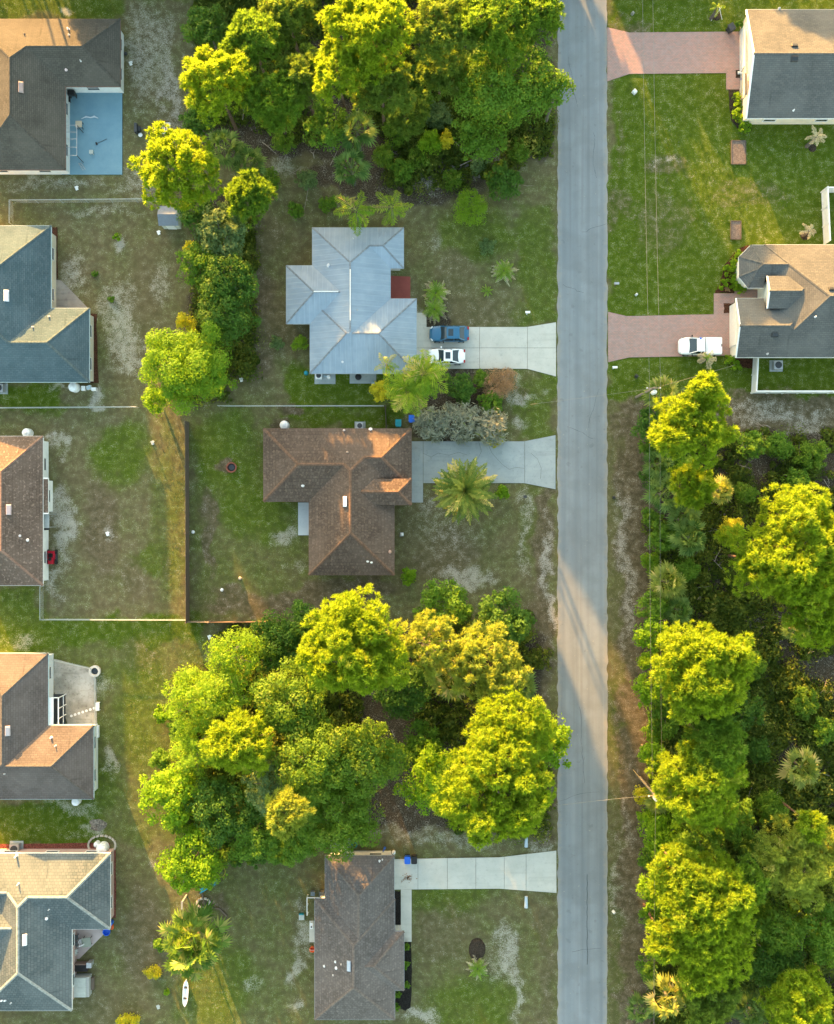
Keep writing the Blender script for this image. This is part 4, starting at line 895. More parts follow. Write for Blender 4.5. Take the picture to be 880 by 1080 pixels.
# --- gardens of the middle houses
P_('shrub', 292, 362, 8, 1.2, 'shrub_grey', 'sparse grey-green shrub by itself on the brown lawn behind the metal roof', GA, dens=.5)
P_('shrub', 317, 362, 9, 2, 'feathery', 'pale fluffy shrub against the rear wall of the metal roofed house', GA, slim=.3)
P_('cycad', 460, 309, 13, 1.8, 'cycad', 'spiky palm with dry tips, upper of two beside the walkway', GA, skirt=True)
P_('cycad', 458.5, 326, 13, 1.8, 'cycad', 'spiky palm with dry tips, lower of two beside the walkway', GA, skirt=True)
P_('cycad', 531.6, 285.5, 12, 1.5, 'cycad', 'small round palm alone in the middle of the front lawn', GA, skirt=True)
P_('shrub', 513, 261, 10, 1.2, 'shrub_grey', 'sparse dark shrub on the lawn above the lone small palm', GA, dens=.35)
P_('cycad', 514, 307, 7, .7, 'cycad', 'faint low tuft of fronds between the lone palm and the driveway', GA, n=12)
P_('queen', 448, 395, 29, 7.5, 'palm_bright', 'big bright queen palm hanging over the white sedan', GA, n=26, leaf=.32)
P_('queen', 430, 412, 28, 7, 'palm_bright', 'big bright queen palm drooping below the metal roof corner', GA, n=26, leaf=.32)
P_('queen', 408, 385, 15, 6, 'palm_bright', 'small queen palm curling over the metal roof edge', GA, n=8)
P_('shrub', 402, 412, 12, 3.5, 'leaf_yellow', 'yellow-green shrub under the drooping queen palm', GA)
P_('shrub', 485, 409, 17, 2.8, 'oak_dark', 'dark green bush between the queen palm and the pink shrub', GA)
P_('shrub', 526, 405, 19, 2.4, 'pink_leaf', 'pinkish brown twiggy shrub beside the pale driveway', GA, slim=.3)
P_('shrub', 508, 400, 9, 2, 'oak_dull', 'dull green bush on the edge of the pinkish shrub', GA)
P_('shrub', 518, 425, 14, 2.2, 'oak_mid', 'green and pink bush just above the silvery hedge', GA)
P_('shrub', 455, 447, 20, 2.6, 'silver_leaf', 'silvery shrub next to the blue bin, first of three', GA, slim=.15, size=.62)
P_('shrub', 486, 445, 23, 2.8, 'silver_leaf', 'silvery shrub in the middle of the row of three', GA, slim=.15, size=.62)
P_('shrub', 517, 449, 20, 2.6, 'silver_leaf', 'silvery shrub with tan leaves at the road end of the three', GA, slim=.15, size=.62)
P_('shrub', 521, 463, 9, 1.6, 'leaf_yellow', 'orange-yellow shrub at the foot of the silvery row', GA)
P_('date', 490.5, 517, 35, 4.6, 'palm_date', 'large spreading date palm with a starburst of fronds by the grey driveway', GA)
P_('shrub', 530, 520, 8, 1.5, 'leaf_bright', 'small bright shrub beside the tips of the date palm', GA)
P_('shrub', 431, 608, 9, 1.6, 'leaf_bright', 'round bright green shrub on bare soil off the brown roof corner', GA)
# --- woodlot below the dark brown house
P_('feath', 248, 686, 28, 10, 'feathery', 'feathery yellow-green tree at the upper corner of the middle woodlot', MID)
P_('broad', 289, 678, 30, 7, 'oak_dark', 'dark leafy tree between the feathery corner tree and the tall yellow pine', MID)
P_('broad', 320, 655, 20, 7, 'oak_dark', 'dark leafy tree touching the bottom of the brown house yard', MID)
P_('pine', 373, 682, 52, 17, 'pine_yellow', 'huge dense yellow pine nearest the dark brown roof', MID, dens=1.25, tl=.55)
P_('feath', 203, 738, 31, 9.5, 'feathery', 'feathery bright tree on the sunlit grass side of the middle woodlot', MID, dens=1.6, rz=4.6)
P_('feath', 238, 726, 27, 10, 'feathery', 'feathery tree right below the corner one', MID, dens=1.4)
P_('feath', 206, 790, 27, 9, 'feathery', 'soft yellow tree above the leafy bright one on the grass side', MID, dens=1.7, rz=4.4)
P_('pine', 252, 785, 32, 13, 'pine_yellow', 'yellow pine with round tufts among the feathery trees', MID)
P_('broad', 182, 838, 31, 8, 'leaf_bright', 'bright large-leaved tree sticking out furthest over the sunlit grass', MID, size=.36)
P_('broad', 310, 737, 38, 11, 'oak_dull', 'olive oak below the dark leafy trees', MID)
P_('broad', 333, 800, 42, 12, 'oak_dull', 'large olive oak in the centre of the middle woodlot', MID)
P_('broad', 290, 822, 28, 10, 'shrub_grey', 'grey-green tree between the pale-topped pine and the round-tufted pine', MID)
P_('pine', 304, 853, 21, 13, 'pine_pale', 'small pale yellow pine top above dark trees', MID)
P_('broad', 358, 862, 40, 10, 'oak_dull', 'dull green tree leaning over the rear of the bottom house', MID)
P_('broad', 235, 850, 35, 8, 'oak_dark', 'dark green tree behind the bright large-leaved one', MID)
P_('broad', 268, 880, 30, 7, 'oak_mid', 'mid green leafy tree nearest the bottom house rear lawn', MID)
P_('broad', 318, 882, 24, 6.5, 'oak_mid', 'low green tree below the pale pine top', MID)
for px_, py_, r_, h_, tn, lb in ((173, 752, 10, 2.6, 'leaf_bright', 'added bright bush at the sunlit grass edge, beside the feathery bright tree'), (170, 800, 11, 3, 'oak_mid', 'added green bush at the grass edge between the soft yellow and the large-leaved tree'), (186, 866, 13, 3, 'oak_mid', 'added green bush at the foot of the bright large-leaved tree'), (214, 884, 13, 3, 'oak_dark', 'added dark bush just above the round tree standing apart'), (246, 900, 13, 2.4, 'oak_dark', 'added dark bush on the rear lawn edge of the middle woodlot'), (296, 899, 14, 2.4, 'oak_mid', 'added green bush on the woodlot edge close to the bottom house'), (190, 768, 12, 3.4, 'oak_mid', 'added green bush hidden among the feathery trees'), (270, 899, 15, 2.8, 'oak_dark', 'added dark bush between two others on the rear lawn edge of the middle woodlot'), (207, 922, 15, 3.2, 'oak_dark', 'added dark bush directly beneath the round tree standing apart'), (178, 834, 15, 3.4, 'oak_mid', 'added dense bush beneath the bright large-leaved tree'), (228, 908, 12, 2.8, 'oak_mid', 'added green bush beside the round tree standing apart'), (312, 893, 12, 2.6, 'oak_dark', 'added dark bush nearest the rear wall of the bottom house')):
    P_('shrub', px_, py_, r_, h_, tn, lb, MID, dens=1.7)  # dense edge bushes added to stop low sun under the crowns
P_('broad', 204, 907, 33, 8, 'leaf_bright', 'round bright tree standing apart above the bushy palm', GA, size=.34)
P_('bare', 447, 677, 31, 12, 'pine_pale', 'half bare pale pine with grey branches radiating', MID, limbs=18, tr=1.2)
P_('broad', 529, 654, 30, 8, 'oak_dark', 'dark green leafy tree at the road end below the brown house lawn', MID, size=.34)
P_('broad', 468, 637, 26, 7.5, 'oak_mid', 'green leafy tree behind the half bare pine', MID, size=.34)
P_('pine', 512, 700, 37, 12, 'pine_pale', 'pale thin pine with a crooked white branch near the road', MID, dens=.7, limbs=16)
P_('fan', 546, 722, 23, 6, 'palm_green', 'dark cabbage palm on the road side under the pale thin pine', MID)
P_('fan', 476, 714, 26, 8, 'palm_olive', 'pale olive cabbage palm beside the half bare pine', MID)
P_('fan', 505, 672, 18, 8, 'palm_green', 'cabbage palm wedged between the half bare pine and the dark road tree', MID)
P_('broad', 424, 726, 32, 7, 'oak_dark', 'dark low tree in the shade of the huge yellow pine', MID)
P_('pine', 523, 829, 57, 17, 'pine_yellow', 'huge yellow pine above the pale driveway of the bottom house', MID, dens=1.0, limbs=20, tr=1.3)
P_('pine', 540, 770, 38, 15, 'pine_yellow', 'yellow pine joined to the top of the huge one near the road', MID)
P_('broad', 575, 778, 26, 9, 'leaf_bright', 'bright leafy tree leaning out over the asphalt', MID, size=.36)
P_('broad', 457, 822, 34, 8.5, 'leaf_bright', 'leafy bright tree beside the huge yellow pine, over dark ground', MID, size=.36)
P_('broad', 443, 788, 24, 6, 'oak_mid', 'green tree at the dark clearing of the middle woodlot', MID, size=.34)
P_('broad', 392, 798, 36, 11, 'oak_dull', 'dull olive tree on the clearing side of the large olive oak', MID)
P_('fan', 205, 992, 37, 6.0, 'palm_mix', 'bushy cabbage palm with many fans beside the white canoe', GA, n=115, bushy=True)
P_('shrub', 162, 1025, 9, 1.2, 'leaf_yellow', 'small pale yellow shrub on the bare lawn', GA, slim=.3); P_('shrub', 176, 1046, 4, .7, 'leaf_bright', 'tiny bright shrub near the white canoe', GA, n=6)
P_('shrub', 136, 1079, 12, 2, 'leaf_yellow', 'yellow bush cut by the bottom edge of the photo', GA)
P_('shrub', 168, 996, 7, 1.5, 'oak_mid', 'small green shrub at the edge of the bushy cabbage palm', GA)
P_('cycad', 504, 1022, 11, 1.5, 'cycad', 'spiky palm with a dry skirt below the oval mulch mound', GA, skirt=True)
for yy, lb in ((998.6, 'first below the walkway end'), (1018, 'second below the walkway end'), (1038, 'third below the walkway end'), (1048, 'fourth, tucked in the wall corner'), (1062, 'last, at the lower end')):
    P_('shrub', 428.4 if yy < 1040 else 419, yy, 4, .9, 'oak_mid', 'clipped shrub in the black mulch bed, ' + lb, 'clipped shrubs in the black mulch bed', n=7)
P_('shrub', 125, 250, 5, .8, 'leaf_bright', 'tiny green shrub on a white sand spot in the rear yard', GA, n=6); P_('shrub', 118, 316, 4, .5, 'oak_mid', 'low weed clump in the yard off the slate patio', GA, n=6); P_('shrub', 100, 288, 3.5, .5, 'oak_mid', 'lone tiny weed clump near the slate patio', GA, n=6)
# --- woodlot across the road
P_('fan', 697, 416, 21, 5, 'palm_olive', 'cabbage palm just below the utility pole by the pickup house', EA)
P_('pine', 731, 450, 38, 14, 'pine_yellow', 'dome-shaped yellow pine nearest the white fence', EA, dens=1.15)
P_('pine', 738, 411, 13, 14, 'pine_yellow', 'small yellow pine tip just above the dome-shaped pine', EA, lob=5)
P_('pine', 729, 511, 21, 10, 'pine_yellow', 'narrow yellow pine below the dome-shaped one', EA)
P_('broad', 687, 447, 18, 5, 'oak_dark', 'dark bush-like tree under the overhead wires near the pole', EA)
P_('fan', 694, 490, 18, 4.5, 'palm_green', 'green cabbage palm on the verge, first below the dark bush', EA); P_('fan', 700, 521, 21, 5, 'palm_green', 'green cabbage palm on the verge, second below the dark bush', EA)
P_('fan', 726, 567, 23, 5, 'palm_green', 'star-shaped cabbage palm set back from the verge, below the narrow pine', EA); P_('fan', 759, 517, 16, 5, 'palm_olive', 'pale yellow palm beside the narrow pine', EA)
P_('fan', 704, 614, 22, 4.5, 'palm_olive', 'olive cabbage palm on the verge in line with the road shadow', EA); P_('broad', 699, 567, 17, 4, 'oak_mid', 'round green tree on the verge between the palms', EA)
P_('broad', 688, 640, 17, 5, 'oak_mid', 'green bushy tree at the verge just above the mop-headed pine', EA); P_('fan', 720, 548, 20, 4, 'palm_green', 'dark palm crowded above the star-shaped one', EA)
P_('fan', 715, 643, 17, 4, 'palm_green', 'dark cabbage palm between the bushy verge tree and the woods', EA); P_('shrub', 770, 556, 12, 3, 'leaf_yellow', 'yellow shrub at the shoulder of the giant corner pine', EA)
P_('pine', 842, 580, 62, 14, 'pine_yellow', 'giant yellow pine filling the edge of the photo below the white fence', EA, dens=1.0, limbs=18)
P_('pine', 862, 648, 32, 11, 'pine_yellow', 'yellow pine hugging the lower side of the giant one', EA); P_('pine', 795, 590, 18, 11, 'pine_green', 'small green pine on the road side of the giant one', EA)
P_('pine', 742, 707, 47, 15, 'pine_yellow', 'mop-headed yellow pine facing the road shadow', EA, dens=1.15, lob=30)
P_('broad', 685, 668, 18, 7, 'leaf_bright', 'bright leafy tree on the verge beside the mop-headed pine', EA, size=.34); P_('broad', 682, 724, 16, 6, 'leaf_bright', 'bright leafy tree on the verge, lower than its twin beside the mop-headed pine', EA, size=.34)
P_('broad', 700, 757, 20, 5, 'oak_mid', 'green tree in the gap between the two mop-like pines', EA); P_('broad', 686, 795, 14, 6, 'leaf_bright', 'small bright tree just above the lower utility pole', EA)
P_('pine', 753, 785, 31, 13, 'pine_green', 'green pine directly above the branchy yellow pine', EA); P_('pine', 742, 826, 46, 13, 'pine_yellow', 'branchy yellow pine beside the lower utility pole', EA, limbs=18, tr=1.3)
P_('fan', 844, 808, 23, 5, 'palm_olive', 'lone olive cabbage palm with tan top in the dark undergrowth', EA); P_('fan', 838, 664, 16, 4, 'palm_green', 'dim palm under the lower side of the giant pine', EA)
P_('fan', 695, 842, 18, 4, 'palm_olive', 'pale palm right at the foot of the lower utility pole', EA); P_('shrub', 676, 838, 10, 2, 'leaf_yellow', 'yellowing bush on the verge next to the lower utility pole', EA)
P_('broad', 700, 880, 24, 6, 'leaf_bright', 'bright leafy tree below the lower utility pole', EA, size=.34); P_('broad', 736, 888, 28, 7, 'oak_mid', 'green tree under the branchy yellow pine', EA)
P_('pine', 712, 912, 24, 12, 'pine_yellow', 'yellow pine at the shoulder of the broad lumpy pine', EA); P_('pine', 745, 948, 44, 13, 'pine_yellow', 'broad lumpy yellow pine near the bottom of the verge woods', EA, dens=1.15, lob=24)
P_('pine', 752, 1000, 44, 12, 'pine_yellow', 'yellow-green pine just below the broad lumpy one', EA); P_('broad', 690, 937, 19, 6, 'leaf_bright', 'leafy bright tree poking out furthest toward the verge', EA, size=.34)
P_('pine', 785, 926, 20, 11, 'pine_green', 'small green pine on the inner side of the lumpy pine', EA); P_('pine', 700, 990, 20, 11, 'pine_yellow', 'little yellow pine on the verge side below the lumpy pine', EA)
P_('pine', 846, 908, 44, 11, 'pine_pale', 'pale thin pine with orange twigs near the bottom corner', EA, dens=.8, limbs=18); P_('pine', 850, 866, 14, 11, 'pine_yellow', 'small yellow pine tip above the pale thin pine', EA, lob=5)
P_('broad', 820, 975, 28, 9, 'oak_dull', 'dull olive tree below the pale thin pine', EA); P_('broad', 812, 1010, 30, 8, 'oak_dark', 'dark tree in the shade between the lower pines', EA); P_('broad', 870, 980, 30, 9, 'oak_mid', 'green leafy tree at the edge of the photo in the bottom corner', EA)
P_('fan', 702, 1048, 24, 6, 'palm_olive', 'pale dry cabbage palm at the bottom of the verge', EA); P_('pine', 747, 1055, 28, 10, 'pine_olive', 'olive pine beside the pale dry palm at the bottom', EA); P_('fan', 674, 1062, 16, 4, 'palm_green', 'green palm nearest the road at the bottom', EA)
P_('pine', 846, 1062, 34, 11, 'pine_yellow', 'yellow pine in the bottom corner of the photo', EA); P_('fan', 790, 1062, 20, 5, 'palm_green', 'dark palm between the olive pine and the bottom corner pine', EA)
P_('broad', 770, 860, 24, 7, 'oak_mid', 'green leafy tree on the inner side of the branchy pine', EA); P_('broad', 780, 750, 22, 4, 'oak_dark', 'low dark tree on the inner side of the mop-headed pine', EA); P_('broad', 792, 470, 14, 4.5, 'oak_mid', 'small green tree with a bare trunk below the white fence', EA)
for px_, py_, r_, h_, tn, lb in ((684, 470, 11, 2.6, 'oak_mid', 'bush under the road side wire, just below the dark verge tree'), (684, 505, 10, 2.4, 'oak_dark', 'dark bush on the verge between the two green cabbage palms'), (686, 545, 11, 2.6, 'oak_mid', 'green bush on the verge just above the round green verge tree'), (686, 592, 11, 2.4, 'oak_sun', 'bright bush on the verge above the olive cabbage palm'), (682, 697, 10, 3, 'leaf_bright', 'bright bush between the twin leafy verge trees'), (690, 772, 12, 3, 'oak_sun', 'bush on the verge just above the small bright tree by the lower pole'),
    (684, 862, 11, 3, 'leaf_bright', 'bright bush on the verge just below the lower utility pole'), (683, 905, 12, 3, 'oak_mid', 'green bush on the verge above the tree poking out furthest'), (684, 966, 12, 3, 'oak_sun', 'bright bush on the verge below the tree poking out furthest'), (682, 1020, 12, 3, 'oak_mid', 'green bush on the verge above the pale dry palm'), (714, 486, 14, 3.4, 'oak_mid', 'green bush between the dome-shaped pine and the verge palms'), (722, 602, 15, 3.4, 'oak_mid', 'green bush just behind the olive verge palm'),
    (722, 668, 14, 4, 'oak_dark', 'dark bush at the upper shoulder of the mop-headed pine'), (792, 700, 16, 2.6, 'oak_dull', 'dull bush on the woods side of the mop-headed pine'), (800, 790, 15, 2.6, 'oak_dark', 'dark bush between the branchy pine and the lone olive palm'), (848, 740, 16, 2.4, 'oak_dull', 'dull bush above the lone olive palm'), (868, 770, 15, 2.6, 'oak_mid', 'green bush at the photo edge above the lone olive palm'), (812, 850, 18, 3.2, 'oak_mid', 'green bush between the lone olive palm and the pale thin pine'), (790, 890, 16, 4, 'oak_dark', 'dark bush on the road side of the pale thin pine'), (798, 960, 18, 4, 'oak_mid', 'green bush between the lumpy pine and the dull olive tree'),
    (822, 470, 16, 2, 'oak_mid', 'green bush just below the white fence, next to the small bare-trunked tree'), (855, 480, 18, 2.2, 'oak_dull', 'dull bush at the photo edge below the white fence'), (840, 510, 16, 2, 'oak_mid', 'green bush above the giant yellow pine'), (786, 520, 13, 1.8, 'oak_dull', 'small dull bush between the pale yellow palm and the giant pine')):
    P_('shrub', px_, py_, r_, h_, tn, lb, EA)
# --- gardens across the road
P_('queen', 757, 8, 9, 2.6, 'palm_bright', 'young staked palm with two bright fronds near the top driveway', GA, n=5, rise=(35, 5))
P_('queen', 862, 144, 12, 3.2, 'palm_dry', 'withered grey palm against the cream wall', GA, n=9)
P_('queen', 854.5, 243, 10, 2.2, 'palm_dry', 'withered palm in a mulch ring near the white fence corner', GA, n=7, rise=(35, 0))
P_('queen', 746.5, 378, 14, 2.6, 'palm_dry', 'withered palm with a bright heart beside the white pickup', GA, n=7, rise=(35, -5)); P_('queen', 746, 377, 6, 2.8, 'palm_bright', 'bright young frond heart in the withered palm by the pickup', GA, n=5, rise=(75, 40))
FB = 'shrubs in the beds of the grey shingle houses'
for i, (px, py, r) in enumerate([(777, 103, 5), (779, 112, 6), (776, 119, 5), (782, 126, 6), (786, 134, 7)]):
    P_('shrub', px, py, r, 1.2, 'leaf_bright', 'bright shrub along the cream front wall, number %s from the driveway' % ['one', 'two', 'three', 'four', 'five'][i], FB, n=9)
P_('shrub', 781, 26, 6, 1.3, 'oak_mid', 'green shrub beside the black wheelie bin at the top driveway', FB, n=9)
for px, py, r, lb in [(779, 268, 5, 'at the top tip of the brown bed'), (774, 276, 5, 'second down in the brown bed'), (772, 284, 6, 'large, halfway down the brown bed'), (773, 294, 6, 'large, lower half of the brown bed'), (776, 301, 6, 'large, close to the chamfered wall'), (782, 305.5, 5.5, 'at the porch corner of the brown bed'),
                      (765.5, 282, 2.6, 'tiny, on the lawn edge highest up'), (765.5, 290, 2.4, 'tiny, on the lawn edge, second'), (764.5, 296, 2.4, 'tiny, on the lawn edge, third'), (760, 304, 2.6, 'tiny, at the lowest point of the bed'), (766, 300, 2.4, 'tiny, near the paver walk')]:
    P_('shrub', px, py, r, .9, 'leaf_bright', 'yellow-green round shrub %s' % lb, FB, n=7)
P_('shrub', 767, 305, 2.6, .6, 'pink_leaf', 'tiny pink flowering shrub in the brown bed', FB, n=6)
P_('shrub', 769, 379, 6, 1.2, 'leaf_bright', 'bright shrub at the garage corner below the pickup house', FB, n=8); P_('shrub', 775.5, 385, 6, 1.1, 'leaf_bright', 'bright shrub just past the garage corner of the pickup house', FB, n=8)

# --- undergrowth: nobody could count it
def undergrowth(boxes, n, group_seed, name):
    Q, T = [], []; r = np.random.default_rng(group_seed)
    A = np.array([(b[2] - b[0]) * (b[3] - b[1]) for b in boxes], float); A /= A.sum()
    for _ in range(n):
        b = boxes[r.choice(len(boxes), p=A)]; px, py = r.uniform(b[0], b[2]), r.uniform(b[1], b[3])
        if value_noise(np.array([px / S]), np.array([py / S]), 4.5, 77, 2)[0] < b[4]: continue
        x, y = W(px, py, .5); t0 = r.normal(.42, .2)
        if r.random() < .3:
            q, t = fan_palm(r.uniform(.5, 1.0), 7, 9); q = np.array(q); q[..., 2] = np.abs(q[..., 2]) * .8 + .1
        else:
            m = int(r.uniform(40, 110)); rr = r.uniform(.3, .8) if r.random() < .7 else r.uniform(.9, 1.7); m = int(m * (1 + rr * .8)); d = rdir(m, .4); p = d * (rr * (1 - .5 * r.random(m) ** 2))[:, None]; p[:, 2] = np.abs(p[:, 2]) * r.uniform(.6, 1.3) + .1; Ls = r.choice([.18, .26, .36]) * r.uniform(.5, 1.5, m); q = leaves(p, d, Ls, Ls * .5)
        q = q + np.array([x, y, 0]); Q.append(q); T.append(np.clip(t0 + r.normal(size=len(q)) * .18, 0, 1))
    Q = np.concatenate(Q); T = np.concatenate(T); o = link_mesh(name, arr_mesh(name, None, Q, None, T), None, MATS['understory']); return props(o, kind='stuff')
o = undergrowth([(690, 455, 960, 1140, .37), (690, 600, 960, 1140, .3)], 7000, 5, 'undergrowth'); props(o, 'dense dark palmetto and scrub covering the ground across the road', 'undergrowth')
o = undergrowth([(205, -30, 580, 150, .36), (400, 60, 520, 160, .3), (330, 150, 520, 200, .6), (205, -30, 330, 130, .2), (330, 120, 580, 175, .52)], 3000, 6, 'undergrowth'); props(o, 'low scrub under the pines above the metal roofed house', 'undergrowth')
o = undergrowth([(230, 660, 380, 880, .3), (440, 650, 580, 880, .42), (185, 710, 330, 870, .16)], 2900, 7, 'undergrowth'); props(o, 'low scrub in the shade of the middle woodlot', 'undergrowth')  # westernmost box added to keep low sun off the rear lawn

P_('broad', 222, 402, 17, 4.6, 'oak_mid', 'added low tree pressed against the lower side of the big sunlit tree', WE, rz=2.2);  # added to block sun reaching the fenced lawn
for px_, py_, r_, h_, tn, lb in ((300, 150, 14, 2.4, 'oak_dull', 'dull bush at the edge of the bare hollow'), (325, 190, 12, 1.8, 'shrub_grey', 'grey-green low bush in the bare hollow'), (405, 165, 13, 2.2, 'oak_dull', 'dull bush between the blue-green palm and the small green bush'), (345, 215, 10, 1.4, 'oak_mid', 'low weedy bush just off the metal roof corner'), (312, 222, 9, 1.2, 'oak_mid', 'sparse weedy bush above the metal roof, nearest the ring-tufted pine'), (440, 168, 12, 1.8, 'oak_dull', 'scrub bush under the bright sapling'), (505, 172, 11, 1.6, 'shrub_grey', 'grey scrub bush below the bushy tree under the large oak'), (548, 160, 13, 1.8, 'oak_dull', 'thin scrub at the road end of the woodlot'), (250, 228, 14, 2.4, 'oak_dark', 'dark bush at the foot of the small ring-tufted pine'), (285, 190, 12, 1.8, 'oak_dull', 'dull scrub below the darker cabbage palm')):
    P_('shrub', px_, py_, r_, h_, tn, lb, NW, dens=.7)
o = undergrowth([(205, 225, 268, 400, .2), (180, 360, 240, 420, .2)], 420, 8, 'undergrowth'); props(o, 'added dark bushes filling the foot of the boundary trees behind the metal roof', 'undergrowth')  # added to block low sun below the boundary crowns

mb = MB(); r_ = random.Random(9)
for bx in ((695, 450, 880, 1080, 150), (215, 20, 570, 200, 70), (380, 720, 460, 780, 25)):
    for _ in range(bx[4]):
        x, y = W(r_.uniform(bx[0], bx[2]), r_.uniform(bx[1], bx[3]), .3); a = r_.uniform(0, 6.28); L = r_.uniform(.4, 2.4); z = r_.uniform(.05, .8); p0 = (x, y, z); p1 = (x + L * .5 * math.cos(a) + r_.uniform(-.15, .15), y + L * .5 * math.sin(a) + r_.uniform(-.15, .15), z + r_.uniform(-.05, .3)); p2 = (x + L * math.cos(a), y + L * math.sin(a), max(.03, z + r_.uniform(-.3, .3))); t = r_.uniform(.015, .05); mb.tube([p0, p1, p2], [t, t * .8, t * .4], 5)
        for _k in range(2): e = (p1[0] + r_.uniform(-.5, .5), p1[1] + r_.uniform(-.5, .5), p1[2] + r_.uniform(0, .3)); mb.tube([p1, e], [t * .5, t * .2], 4)
props(mb.build('deadwood', plain('dead_branch', (.3, .26, .22), .9, 0, .3, 4, .05)), 'scattered pale dead branches on the floor of the woodlots', 'dead branches', None, 'stuff')

# --- unseen trees and bushes added beyond the top edge to shade the lots
def copy_tree(root, loc, rz, s):
    c = root.copy(); COL.objects.link(c); c.location = loc; c.rotation_euler = (0, 0, rz); c.scale = (s, s, s); c['label'] = 'unseen tree of the woods beyond the lots, added for its shade'; c['group'] = 'woods beyond the lots'
    for ch in root.children:
        d = ch.copy(); COL.objects.link(d); d.parent = c
    return c
far = P_('pine', 14, -205, 48, 13, 'pine_green', 'unseen tree of the woods beyond the lots, added for its shade', 'woods beyond the lots', rz=2.0)
for fx, fy in ((48, -195), (-8, -240), (34, -235), (66, -170), (70, -230)): copy_tree(far, (*W(fx, fy), 0), random.uniform(0, 6.28), 1.0)
far2 = P_('pine', -36, -205, 24, 13, 'pine_green', 'unseen tree of the woods beyond the lots, added for its shade', 'woods beyond the lots', rz=2.2, lob=14); copy_tree(far2, (*W(-44, -240), 0), 1.0, 1.0)
protos = [o for o in COL.objects if o.type == 'EMPTY' and o.get('category') == 'tree' and any(w in o['label'] for w in ('large spreading green oak', 'olive oak below', 'large olive oak in', 'big dense sunlit'))]
bush = next(o for o in COL.objects if o.get('label', '').startswith('round dark green bush'))
for bx in [v for v in range(60, 730, 17) if not 578 < v < 650]:  # unseen bush rows added to close sun gaps under the belt
    for by in (-46, -64):
        c = copy_tree(bush, (*W(bx + random.uniform(-5, 5), by + random.uniform(-4, 4)), 0), random.uniform(0, 6.28), random.uniform(.75, 1.05)); c['label'] = 'unseen bush of the woods beyond the lots, added for its shade'
for (px, py, s) in SHADE_WOODS:
  if not 586 < px < 643: copy_tree(random.choice(protos), (*W(px, py), 0), random.uniform(0, 6.28), s)
# ------------------------------------------------------------------ vehicles
def rrect_ring(x, hw, zb, zt, shoulder, crown):
    """cross section ring of a car body at station x (local: +x is the rear)"""
    return [(x, -hw * .9, zb), (x, -hw, zb + .18), (x, -hw, zt - shoulder), (x, -hw * .9, zt - .02), (x, -hw * .5, zt + crown * .8), (x, 0, zt + crown), (x, hw * .5, zt + crown * .8), (x, hw * .9, zt - .02), (x, hw, zt - shoulder), (x, hw, zb + .18), (x, hw * .9, zb)]
def loft(mb, rings, close=True):
    i0 = len(mb.v); n = len(rings[0])
    for r in rings: mb.v += r
    for k in range(len(rings) - 1):
        for q in range(n):
            a, b = i0 + k * n + q, i0 + k * n + (q + 1) % n
            mb.f.append((a, b, b + n, a + n)); mb.uv.append(None)
    mb.f.append(tuple(i0 + q for q in range(n))); mb.uv.append(None); e = i0 + (len(rings) - 1) * n
    mb.f.append(tuple(e + q for q in reversed(range(n)))); mb.uv.append(None)
def paint(name, c):
    m, nt, b = base_mat(name); nt.setin(b.inputs['Base Color'], c); b.inputs['Roughness'].default_value = .28; b.inputs['Specular IOR Level'].default_value = .5; b.inputs['Coat Weight'].default_value = .6; b.inputs['Coat Roughness'].default_value = .05
    MATS[name] = m; return m
CARGLASS = plain('car_glass', (.02, .035, .045), .06, 0, .02, 1, .7); BLACK = plain('black_plastic', (.015, .015, .016), .5, 0, .1); RUBBER = plain('rubber', (.02, .02, .02), .85, 0, .1); CHROME = plain('rim_metal', (.45, .46, .48), .35, .7, .05); LAMP = plain('lamp_lens', (.7, .72, .72), .15, 0, .03); RED = plain('tail_lens', (.35, .02, .02), .2, 0, .05)
